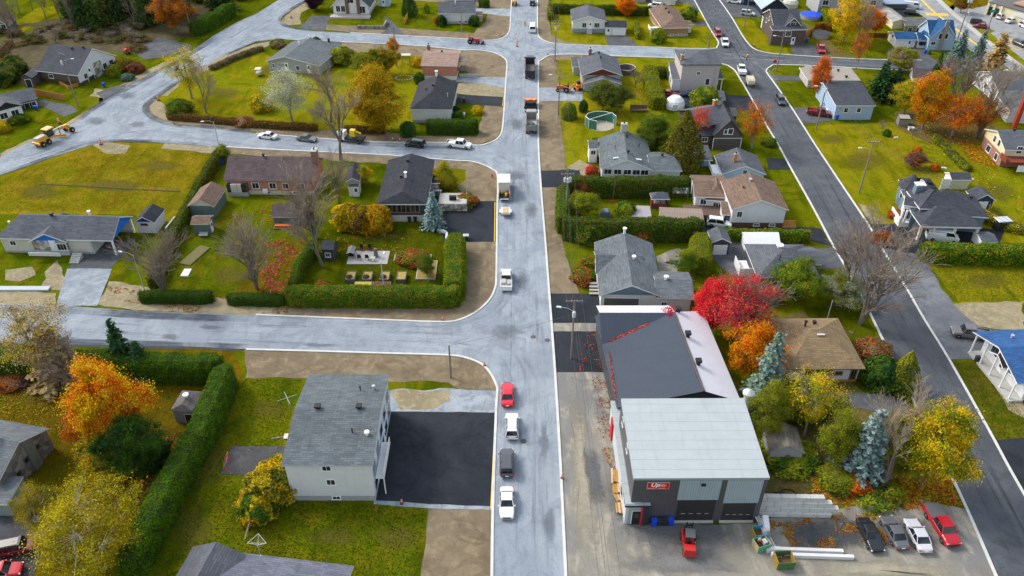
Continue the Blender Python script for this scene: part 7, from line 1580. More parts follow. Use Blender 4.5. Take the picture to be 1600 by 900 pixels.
for k, nm in enumerate(('left', 'middle', 'right', 'lowest')):
    south = TOPS['m1'][k] + Vector((1.2, -75, 0)); wire('overhead wire along the main street, %s of the four' % nm, [south] + [TOPS[q][k] for q in ('m1', 'm2', 'm3', 'm4')] + [TOPS['m4'][k] + Vector((0, 60, 0))], .021 if k < 3 else .026)
    if k < 3: wire('overhead wire along the asphalt street, %s of the three' % nm, [TOPS['r11'][k] + Vector((32, -75, 0))] + [TOPS[q][k] for q in ('r11', 'r12', 'r13', 'r15')] + [TOPS['r15'][k] + Vector((-8, 50, 0))], .021)
    if k < 3: wire('overhead wire past the stone fronted bungalow, %s of the three' % nm, [TOPS['w5'][k] + Vector((-48, -45, 0)), TOPS['w5'][k], TOPS['w6'][k], TOPS['w6'][k] + Vector((50, 40, 0))], .018)
wire('cable from the short pole across the main street', [TOPS['s9'][1], TOPS['m1'][3]], .02, .3); wire('service cable from the verge pole to the apple trees', [TOPS['m3'][3], G(985, 140, 5), G(1060, 150, 4)], .018); wire('service cable between the bare poles of the top street', [TOPS['s1'][1], TOPS['s2'][1], TOPS['m4'][3]], .018)
# ------------------------------------------------------------------ yards
def simple(name, label, cat, px, parts, yaw=0.0, z=.02, group=None): return machine(name, label, cat, px, yaw, parts, (), z, group, 0)
for i, (px, lb) in enumerate((((549, 436), 'leftmost of four raised beds with dark plants'), ((575, 436), 'second raised bed, with dark plants, below the patio chairs'), ((602, 436), 'third raised bed, behind the white street lamp'), ((628, 436), 'rightmost of four raised beds, straw only'))):
    simple('raised_bed', lb, 'garden bed', px, [('frame', paint((.13, .14, .15), .8, .2), [(B_, (0, y, .4), (1.5, .1, .8)) for y in (-1.2, 1.2)] + [(B_, (x, 0, .4), (.1, 2.5, .8)) for x in (-.75, .75)]), ('straw', paint((.36, .26, .08), .95, .35, 6), [(B_, (0, 0, .62), (1.4, 2.3, .2))])] + ([('plant', paint((.05, .04, .02), .95, .4, 8), [('l', (-.2, -.5, .7), [(.5, 0), (.55, .25), (.2, .5)])])] if i < 3 else []), group='raised garden beds')
for px, s_, lb in (((568, 447), (.50, .38, .08), 'long low planter with straw just inside the clipped hedge'), ((597, 447), (.16, .05, .035), 'long low planter with dark red soil just inside the clipped hedge')): simple('planter', lb, 'garden bed', px, [('frame', paint((.2, .22, .26)), [(B_, (0, 0, .25), (3.0, 1.2, .5))]), ('soil', paint(s_, .95, .4, 6), [(B_, (0, 0, .5), (2.8, 1.0, .1))])], group='planters')
simple('planting_bed', 'long stone edged bed of shrubs on the fenced lawn', 'garden bed', (645, 404), [('edging', CONC, [(B_, (0, 0, .12), (6.6, 2.0, .25))]), ('mulch', paint((.16, .09, .04), .95, .4, 5), [(B_, (0, 0, .22), (6.3, 1.7, .15))])]); simple('planting_bed', 'square stone edged bed around the little apple tree', 'garden bed', (667, 423), [('edging', CONC, [(B_, (0, 0, .12), (3.4, 5.6, .25))]), ('mulch', paint((.28, .20, .06), .95, .4, 5), [(B_, (0, 0, .22), (3.1, 5.3, .15))])])
simple('patio', 'pale paved patio slab in the hedged garden', 'patio', (576, 403), [('slab', paint((.40, .38, .37), .9, .2, 3), [(B_, (0, 0, .06), (7.2, 4.2, .12))])]); 
for i, (px, lb) in enumerate((((565, 392), 'black patio chair at the back left of the patio'), ((578, 392), 'black patio chair at the back right of the patio'), ((562, 406), 'black patio chair at the front left of the patio'), ((574, 406), 'black patio chair at the front right of the patio'))):
    simple('patio_chair', lb, 'chair', px, [('seat', DARKM, [(B_, (0, 0, .45), (.6, .6, .08))]), ('backrest', DARKM, [(B_, (0, .3 if i < 2 else -.3, .8), (.6, .08, .7))])] + [('leg', DARKM, [(T_, (x, y, 0), (x, y, .45), .03)]) for x in (-.26, .26) for y in (-.26, .26)], 0, .15, 'patio chairs')
simple('patio_stove', 'dark outdoor stove with red top on the patio', 'stove', (588, 402), [('body', paint((.16, .17, .18)), [(B_, (0, 0, .8), (.7, .7, 1.6), 0, .8)]), ('firebox', gloss((.35, .02, .02)), [(B_, (0, 0, 1.65), (.4, .4, .12))])], 0, .15); simple('side_table', 'small pale table on the patio', 'table', (583, 408), [('top', paint((.5, .45, .38)), [(B_, (0, 0, .6), (.9, .7, .06))])] + [('leg', DARKM, [(T_, (x, y, 0), (x, y, .6), .03)]) for x in (-.35, .35) for y in (-.25, .25)], 0, .15)
h = house('garden_swing', 'covered garden swing with grey canopy at the patio edge', 'swing', None); b = block(h, paint((.22, .22, .225)), W_CHAR, DARKM, A=(541, 397), B=(553, 397), D=2.4, by=405, axis='y', rise=.35, ov=.1, walls=False); part_box(h, 'bench', b, [(.2, b.W - .2, .4, 1.4, .4, .6), (.2, b.W - .2, 1.4, 1.55, .6, 1.2)], DARKM); part_box(h, 'post', b, [(x, x + .08, y, y + .08, 0, b.eh - .2) for x in (.05, b.W - .13) for y in (.1, 2.1)], DARKM)
h = house('play_house', 'dark playhouse under the bare tree in the hedged garden', 'playhouse', None); b = block(h, SH_DARK, W_CHAR, DARKM, A=(500, 390), B=(521, 391), D=3, by=407, axis='x', rise=.9, ov=.2); window(b, 'f', .5, 1.2, .8, .7)
def fence(label, px, h, m_, n, name='fence', cat='fence', w=.08):
    pts = [flat(G(*p)) for p in px]; r = thing(name, label, cat, pts[0])
    for a, b in zip(pts[:-1], pts[1:]):
        k = max(1, int((b - a).length / n)); d_ = (b - a) / k; nr = Vector((-d_.y, d_.x, 0)).normalized() * w
        for i in range(k):
            mb = MB(); o_ = a + d_ * i; mb.obox(o_ + d_ * .04, d_ * .92, nr, (0, 0, h)); mb.build('panel', m_, r); mb = MB(); mb.box(o_ + Vector((0, 0, h * .53)), (.12, .12, h * 1.06)); mb.build('post', m_, r)
    return r
fence('orange cedar panel fence stepping down beside the stone fronted bungalow', [(51, 148), (103, 158)], 1.7, OAK, 2.2); fence('short yellow wooden fence beside the curved drive', [(632, 38), (638, 27)], 1.6, woodm((.55, .33, .06), 'fresh_boards'), 2.0); fence('brown board fence beside the dark covered pool', [(1252, 65), (1271, 52)], 2.0, OAK, 2.4); fence('low wooden garden box in front of the dark bungalow', [(94, 132), (108, 139), (125, 134)], .9, OAK, 2.0); fence('low wire fence crossing the dry meadow', [(62, 288), (100, 290), (220, 297), (285, 300)], .28, paint((.26, .23, .13)), 4.5, w=.02); fence('grey garden wall behind the small white shed', [(262, 365), (277, 346)], 1.2, CONC, 2.5, 'garden_wall', 'wall', .3); fence('white retaining curb beside the blue spruce', [(684, 362), (697, 366), (696, 377)], .6, WHITE, 2.0, 'garden_wall', 'wall', .35); fence('brown timber fence under the orange tree by the olive house', [(1340, 58), (1386, 58)], 1.2, REDW, 3.0)
fence('stone retaining wall in front of the white chalet', [(558, 45), (600, 46), (606, 36)], 1.0, STONEG, 3.0, 'retaining_wall', 'wall', .5); fence('low concrete block wall on the dirt plot below the brick house', [(718, 120), (747, 121)], .8, CONC, 1.6, 'retaining_wall', 'wall', .4)
def pool(px, r_, c, label, cover):
    p = G(*px); r = thing('swimming_pool', label, 'pool', flat(p)); mb = MB(); mb.lathe((p.x, p.y, 0), [(r_, 0), (r_, 1.2), (r_ * .96, 1.2)], 24); mb.build('wall', paint(c), r); mb = MB(); mb.lathe((p.x, p.y, 1.15), [(r_ * .99, 0), (r_ * 1.0, .1), (r_ * .3, .12)], 24); mb.build('cover', paint(cover, .5), r)
pool((1266, 28), 3.3, (.3, .32, .33), 'round pool with a bright blue cover behind the brown gambrel house', (.005, .06, .62)); pool((1282, 57), 2.6, (.35, .34, .32), 'round pool with a dark cover beside the board fence', (.03, .035, .045))
p = G(938, 196); r = thing('pool_fence_tent', 'green and white faceted pool enclosure on the lime lawn', 'pool enclosure', flat(p)); mb = MB(); n = 10
pts = [(p.x + 3.6 * math.cos(6.283 * i / n), p.y + 2.9 * math.sin(6.283 * i / n)) for i in range(n)]
for i in range(n):
    a, c = pts[i], pts[(i + 1) % n]; q = ((a[0] + c[0]) / 2 - p.x, (a[1] + c[1]) / 2 - p.y)
    if not (q[1] < -.5 and q[0] > -2.0): mb.poly([(a[0], a[1], 0), (c[0], c[1], 0), (c[0], c[1], 2.3), (a[0], a[1], 2.3)])
mb.build('mesh_panel', paint((.05, .17, .12), .8), r).modifiers.new('thick', 'SOLIDIFY').thickness = .06; mb = MB(); mb.lathe((p.x, p.y, 0), [(3.2, 0), (3.2, .06)], 20); mb.build('sand_floor', paint((.42, .38, .30), .95, .2), r)
mb = MB()
for i in range(n):
    a, c = pts[i], pts[(i + 1) % n]; mb.tube((a[0], a[1], 0), (a[0], a[1], 2.35), .06, n=6); 
    q = ((a[0] + c[0]) / 2 - p.x, (a[1] + c[1]) / 2 - p.y)
    if not (q[1] < -.5 and q[0] > -2.0): mb.tube((a[0], a[1], 2.32), (c[0], c[1], 2.32), .07, n=6)
mb.tube((pts[6][0], pts[6][1], 2.32), (pts[1][0], pts[1][1], 2.5), .08, n=6); mb.build('frame', WHITE, r)
p = G(1054, 167); r = thing('dome_shelter', 'white canvas dome shelter beside the dark drive', 'tent', flat(p)); mb = MB(); mb.lathe((p.x, p.y, 0), [(2.5, 0), (2.5, .9), (2.1, 1.9), (1.2, 2.7), (.1, 3.0)], 14); mb.build('canvas', paint((.72, .73, .75), .7, .08), r); mb = MB(); mb.box((p.x - .4, p.y - 2.42, .8), (1.1, .12, 1.6)); mb.build('door_flap', paint((.6, .6, .62)), r)
p = G(1234, 10); mb = MB(); mb.lathe((0, 0, 0), [(2.6, 0), (2.6, 1.3), (1.8, 2.2), (.1, 2.5)], 10); o = tag(mb.build('canvas_shelter', paint((.55, .52, .46), .8)), 'cream canvas shelter behind the pale blue metal roof', 'tent'); o.location = flat(p)
simple('garden_bench', 'brown wooden bench on the lime lawn under the apple trees', 'bench', (998, 174), [('seat', woodm((.17, .12, .08)), [(B_, (0, 0, .5), (4.2, 1.2, .12))]), ('backrest', woodm((.17, .12, .08)), [(B_, (0, .6, 1.0), (4.2, .12, .9))]), ('leg', woodm((.17, .12, .08)), [(B_, (x, 0, .25), (.15, 1.0, .5)) for x in (-1.9, 1.9)])])
simple('hockey_net', 'small red and white hockey net on the square of asphalt', 'hockey net', (358, 724), [('frame', gloss((.7, .05, .05)), [(T_, (0, -.9, 0), (0, -.9, 1.2), .04), (T_, (0, .9, 0), (0, .9, 1.2), .04), (T_, (0, -.9, 1.2), (0, .9, 1.2), .04), (T_, (0, -.9, 0), (-.7, -.9, .05), .04), (T_, (0, .9, 0), (-.7, .9, .05), .04)]), ('net', paint((.75, .75, .75)), [(T_, (-.7, y, .05), (0, y, 1.2), .012) for y in (-.9, -.45, 0, .45, .9)])], .2, .06)
simple('basketball_hoop', 'fallen basketball hoop lying beside the square of asphalt', 'hoop', (436, 686), [('pole', STEEL, [(T_, (-1, 0, .1), (1, .4, .1), .05)]), ('panel', paint((.6, .58, .5)), [(B_, (1.2, .4, .12), (1.2, .9, .06))])])
simple('clothes_dryer', 'rotary clothes dryer with crossed arms on the grass by the grey roof', 'clothes line', (452, 637), [('post', STEEL, [(T_, (0, 0, 0), (0, 0, 1.9), .05)]), ('arm', STEEL, [(T_, (-1.4, 0, 1.9), (1.4, 0, 1.9), .03), (T_, (0, -1.4, 1.9), (0, 1.4, 1.9), .03)])], .5)
simple('satellite_dish', 'mesh satellite dish on a stand behind the slate blue roof', 'dish', (407, 868), [('post', STEEL, [(T_, (0, 0, 0), (0, 0, 1.8), .07)]), ('dish', paint((.55, .56, .55)), [(T_, (-1.1, 0, 2.3), (0, .2, 1.7), .04), (T_, (1.1, 0, 2.3), (0, .2, 1.7), .04), (T_, (0, 1.0, 2.7), (0, .2, 1.7), .04), (T_, (-1.1, 0, 2.3), (1.1, 0, 2.3), .03), (T_, (-1.1, 0, 2.3), (0, 1, 2.7), .03), (T_, (1.1, 0, 2.3), (0, 1, 2.7), .03)])])
simple('trampoline', 'small dark fire bowl on the square of asphalt', 'fire bowl', (424, 733), [('bowl', DARKM, [('l', (0, 0, .3), [(.3, 0), (.65, .3), (.7, .34)])]), ('leg', DARKM, [(T_, (.4 * math.cos(a), .4 * math.sin(a), 0), (.3 * math.cos(a), .3 * math.sin(a), .4), .03) for a in (0, 2.1, 4.2)])], 0, .06).name = 'fire_bowl'
simple('tricycle', 'blue and white toy tricycle beside the yellow bush', 'toy', (408, 741), [('frame', gloss((.05, .12, .5)), [(T_, (-.3, 0, .2), (.35, 0, .45), .04), (T_, (.35, 0, .2), (.35, 0, .6), .03)]), ('seat', WHITE, [(B_, (-.15, 0, .4), (.25, .2, .06))])], .4, .06)
simple('bird_post', 'leaning pale wooden post beside the yellow bush', 'post', (383, 842), [('post', woodm((.4, .36, .3)), [(T_, (0, 0, 0), (.5, 1.6, 1.6), .08)])])
simple('tarp', 'crumpled white tarp lying on the leafy lawn', 'tarp', (291, 426), [('sheet', paint((.72, .72, .76), .7), [(B_, (0, 0, .06), (1.4, 2.3, .1), .1, .9)])], -.1); simple('timber_bed', 'long brown timber garden frame on the lawn beside the hedge', 'garden bed', (305, 400), [('frame', woodm((.2, .16, .1)), [(B_, (0, 0, .1), (2.2, 6.0, .2))]), ('soil', paint((.14, .13, .05), .95, .4, 4), [(B_, (0, 0, .16), (2.0, 5.7, .12))])], -.3)
simple('garden_cart', 'small tan garden cart in front of the grey gabled bungalow', 'cart', (405, 118), [('canopy', paint((.55, .48, .42)), [(B_, (0, 0, 1.9), (1.6, 1.8, .1))]), ('body', paint((.4, .38, .36)), [(B_, (0, 0, .7), (1.3, 2.0, .5))]), ('post', STEEL, [(T_, (x, y, .8), (x, y, 1.9), .04) for x in (-.6, .6) for y in (-.8, .8)])]); simple('swing_set', 'small play swing with a pale roof on the lime lawn', 'swing', (635, 100), [('frame', woodm((.3, .22, .12)), [(T_, (x, y, 0), (x, 0, 2.4), .07) for x in (-1, 1) for y in (-.9, .9)] + [(T_, (-1, 0, 2.4), (1, 0, 2.4), .07)]), ('roof', paint((.55, .55, .5)), [(B_, (0, 0, 2.6), (2.6, 1.6, .12))]), ('seat', gloss((.6, .3, .05)), [(B_, (0, 0, .5), (.5, .3, .06))])]); simple('garden_ring', 'pale stone ring lying on the lime lawn', 'stone ring', (631, 122), [('stones', CONC, [(B_, (2.2 * math.cos(a * .35), 1.6 * math.sin(a * .35), .08), (.4, .25, .16), a * .35) for a in range(18)])])
simple('boulder_group', 'scattered pale stones on the lawn left of the round purple bush', 'stones', (1427, 250), [('stone', paint((.62, .62, .58), .9), [(B_, (x, y, .12), (1.1, .45, .22), a, .7) for x, y, a in ((0, 0, .2), (.6, 1.3, .5), (3.2, -3.6, .6), (5.0, -3.9, -.4), (.5, 11, 0), (8.5, -9, .2))])]); simple('play_cube', 'pale blue toy table beside the grey garden hut', 'toy', (1423, 203), [('top', paint((.45, .62, .66)), [(B_, (0, 0, .6), (1.4, 1.0, .1))]), ('leg', WHITE, [(B_, (x, 0, .3), (.1, .8, .6)) for x in (-.55, .55)])])
h = house('garden_hut', 'tiny weathered grey hut on the lawn before the orange maples', 'hut', None); b = block(h, paint((.36, .35, .33)), siding((.24, .22, .20), .3, True), DARKM, A=(1406, 185), B=(1423, 186), D=2.4, by=197, axis='x', rise=.3, ov=.1)
simple('gazebo_grill', 'grey covered grill station beside the turreted house', 'grill', (1562, 358), [('roof', paint((.5, .52, .54), .4), [(B_, (.3, .4, 1.9), (2.8, 2.0, .12), 0, .9)]), ('body', DARKM, [(B_, (0, 0, .7), (2.4, 1.4, 1.3))]), ('post', DARKM, [(T_, (x, .4, 0), (x, .4, 1.9), .05) for x in (-.9, 1.4)])], .1); h = house('shed', 'low grey lean to shed with a white side near the long clipped hedge', 'shed', 'garden sheds'); b = block(h, SH_MID, W_WHITE, WHITE, A=(1534, 378), B=(1560, 378), D=3.5, eh=1.7, axis='x', rise=.5, ov=.15)
# the workshop yard
PLK = woodm((.42, .22, .05), 'yellow_planks'); PLK2 = woodm((.45, .36, .30), 'grey_planks')
for px, lb, L_, yw, st in (((961, 749), 'tall stack of yellow brown planks by the workshop wall', 2.4, 1.5, 4), ((964, 766), 'narrow stack of planks, second from the top by the workshop wall', 1.8, 1.55, 3), ((967, 777), 'splayed bundle of planks by the workshop wall', 1.7, 1.9, 2), ((969, 796), 'lowest bundle of short planks by the workshop entrance', 1.7, 1.6, 2)):
    simple('plank_stack', lb, 'lumber', px, [('plank', PLK if (i + j) % 3 else PLK2, [(B_, (0, -.42 + .28 * j, .1 + .17 * i), (L_ * (1 - .07 * ((i * 3 + j * 5) % 4)), .24, .13), .03 * ((i + j) % 3))]) for i in range(st) for j in range(4)], yw, .07, 'lumber by the workshop')
r = simple('block_wall', 'stepped retaining wall of big pale concrete blocks behind the paved yard', 'wall', (1232, 806), [('block', paint((.50, .51, .49), .9, .25, 1.2), [(B_, (-4.6 + 1.75 * j + (.8 if i % 2 else 0), .30 * i, .42 + .62 * i), (1.7, .62, .6))]) for i in range(4) for j in range(6 - (i > 2))], -.02)
simple('hose_coil', 'black hoses coiled behind the concrete block wall', 'hose', (1222, 782), [('coil', DARKM, [(T_, (x + 1.05 * math.cos(k * .52), y + .8 * math.sin(k * .52), .1), (x + 1.05 * math.cos(k * .52 + .52), y + .8 * math.sin(k * .52 + .52), .1), .06) for x, y in ((-1.4, 0), (-.2, .4), (1.0, .9)) for k in range(12)])]); fence('low wire railing on the leafy bank behind the block wall', [(1200, 788), (1256, 780), (1280, 788)], 1.0, paint((.3, .29, .27)), 2.4, w=.03); simple('green_roll', 'green plastic drum lying by the block wall', 'drum', (1274, 793), [('drum', gloss((.01, .35, .16)), [('l', (0, 0, .28), [(.26, -.8), (.28, -.7), (.28, .7), (.26, .8)], 'y')])], 1.57); simple('wheelbarrow', 'yellow wheelbarrow beside the weathered old shed', 'wheelbarrow', (1266, 714), [('tray', gloss((.75, .36, .01)), [(B_, (0, 0, .55), (1.3, .8, .4), 0, 1.2)]), ('handle', DARKM, [(T_, (-.5, .3, .4), (-1.4, .3, .6), .03), (T_, (-.5, -.3, .4), (-1.4, -.3, .6), .03)])], -.6, .03)
def skip(px, c1, c2, label, yaw, s_=1.0): simple('metal_skip', label, 'skip', px, [*[('side_plate', paint(c1, .6, .25), [(B_, (0, y * s_, .55 * s_), (1.7 * s_, .08, 1.1 * s_))]) for y in (-.7, .7)], *[('end_plate', paint(c2, .6, .25), [(B_, (x * s_, 0, .55 * s_), (.08, 1.4 * s_, 1.1 * s_))]) for x in (-.85, .85)], ('floor', paint((.14, .08, .04), .9, .4), [(B_, (0, 0, .3), (1.6 * s_, 1.3 * s_, .1))])], yaw, .07, 'scrap skips')
skip((1223, 881), (.07, .16, .06), (.30, .19, .04), 'green skip with a yellow rim below the white steel beams', .05, 1.15); skip((1186, 838), (.06, .30, .42), (.30, .22, .05), 'blue sided skip beside the workshop corner', .1); skip((1188, 855), (.10, .35, .22), (.45, .38, .22), 'pale green crate filled with scrap below the blue skip', .3, .95)
simple('scrap_pile', 'white and red scrap in the pale green crate', 'scrap', (1189, 852), [('scrap', paint((.6, .58, .55)), [(B_, (.2, -.2, .9), (.5, .6, .5), .4), (B_, (-.3, .2, .8), (.4, .3, .4), 1.0)]), ('red_piece', gloss((.5, .02, .02)), [(B_, (-.3, -.2, 1.0), (.3, .2, .3))])]); simple('white_chest', 'leaning white freezer panel at the workshop corner', 'panel', (1194, 827), [('panel', paint((.72, .72, .78), .4), [(B_, (0, 0, .8), (.9, 2.6, 1.4), -.15, .7)])]); simple('pipe_rack', 'long thin steel pipes lying from workshop corner to the beams', 'pipes', (1197, 842), [('pipe', paint((.6, .6, .62), .3, .1), [(T_, (-.9 + .2 * i, 3.0, .9), (.5 + .3 * i, -3.4, .3), .06) for i in range(3)])])
simple('steel_beam', 'pair of long white steel beams lying on the yard by the skip', 'beams', (1262, 868), [('beam', paint((.66, .66, .66), .5), [(B_, (-.2, .45, .3), (8.6, .4, .55)), (B_, (.4, -.25, .28), (9.4, .4, .5))])], -.04); simple('beam_block', 'short white beam end beside the green skip', 'beams', (1207, 861), [('beam', paint((.6, .6, .58), .5), [(B_, (0, 0, .25), (1.6, .5, .5), .1)])])
simple('gate_rail', 'small grey bin enclosure on the black drive by the hedge', 'bin box', (728, 374), [('box', paint((.5, .52, .55)), [(B_, (0, 0, .9), (1.1, .8, .12)), (B_, (0, .35, .45), (1.1, .08, .9))]), ('front', DARKM, [(B_, (0, -.1, .42), (.9, .6, .8))])]); simple('clothes_post', 'dark clothes line post with red base on the hedged lawn', 'post', (957, 315), [('post', woodm((.2, .1, .06)), [(T_, (0, 0, 0), (.2, 0, 4.6), .07)]), ('base', paint((.45, .08, .03)), [(B_, (0, 0, .1), (1.0, .5, .2))])]); simple('tarp_cover', 'small grey tarp tent on the hedged lawn', 'tarp', (946, 337), [('sheet', paint((.16, .19, .23), .7), [('p', [(-1.2, 0), (1.2, 0), (.5, 1.2), (-.5, 1.2)], -.8, .8)])]); simple('drying_laundry', 'white sheet on the line above the hot tub deck', 'laundry', (1061, 309), [('sheet', paint((.72, .73, .76)), [(B_, (0, 0, 1.6), (2.9, .06, 1.3))]), ('blue_towel', paint((.02, .2, .6)), [(B_, (-1.9, 0, 1.6), (.7, .05, 1.3))]), ('line_post', STEEL, [(T_, (x, 0, 0), (x, 0, 2.4), .05) for x in (-2.4, 1.7)])])
simple('patio_heater', 'black firewood pile on the gravel by the clipped hedge', 'firewood', (1048, 411), [('log', woodm((.09, .07, .06)), [(B_, (.1 * i - .4, .1 * (i % 3), .15 + .15 * (i // 3)), (.9, .2, .16), .4 * i) for i in range(7)])]).name = 'firewood_pile'
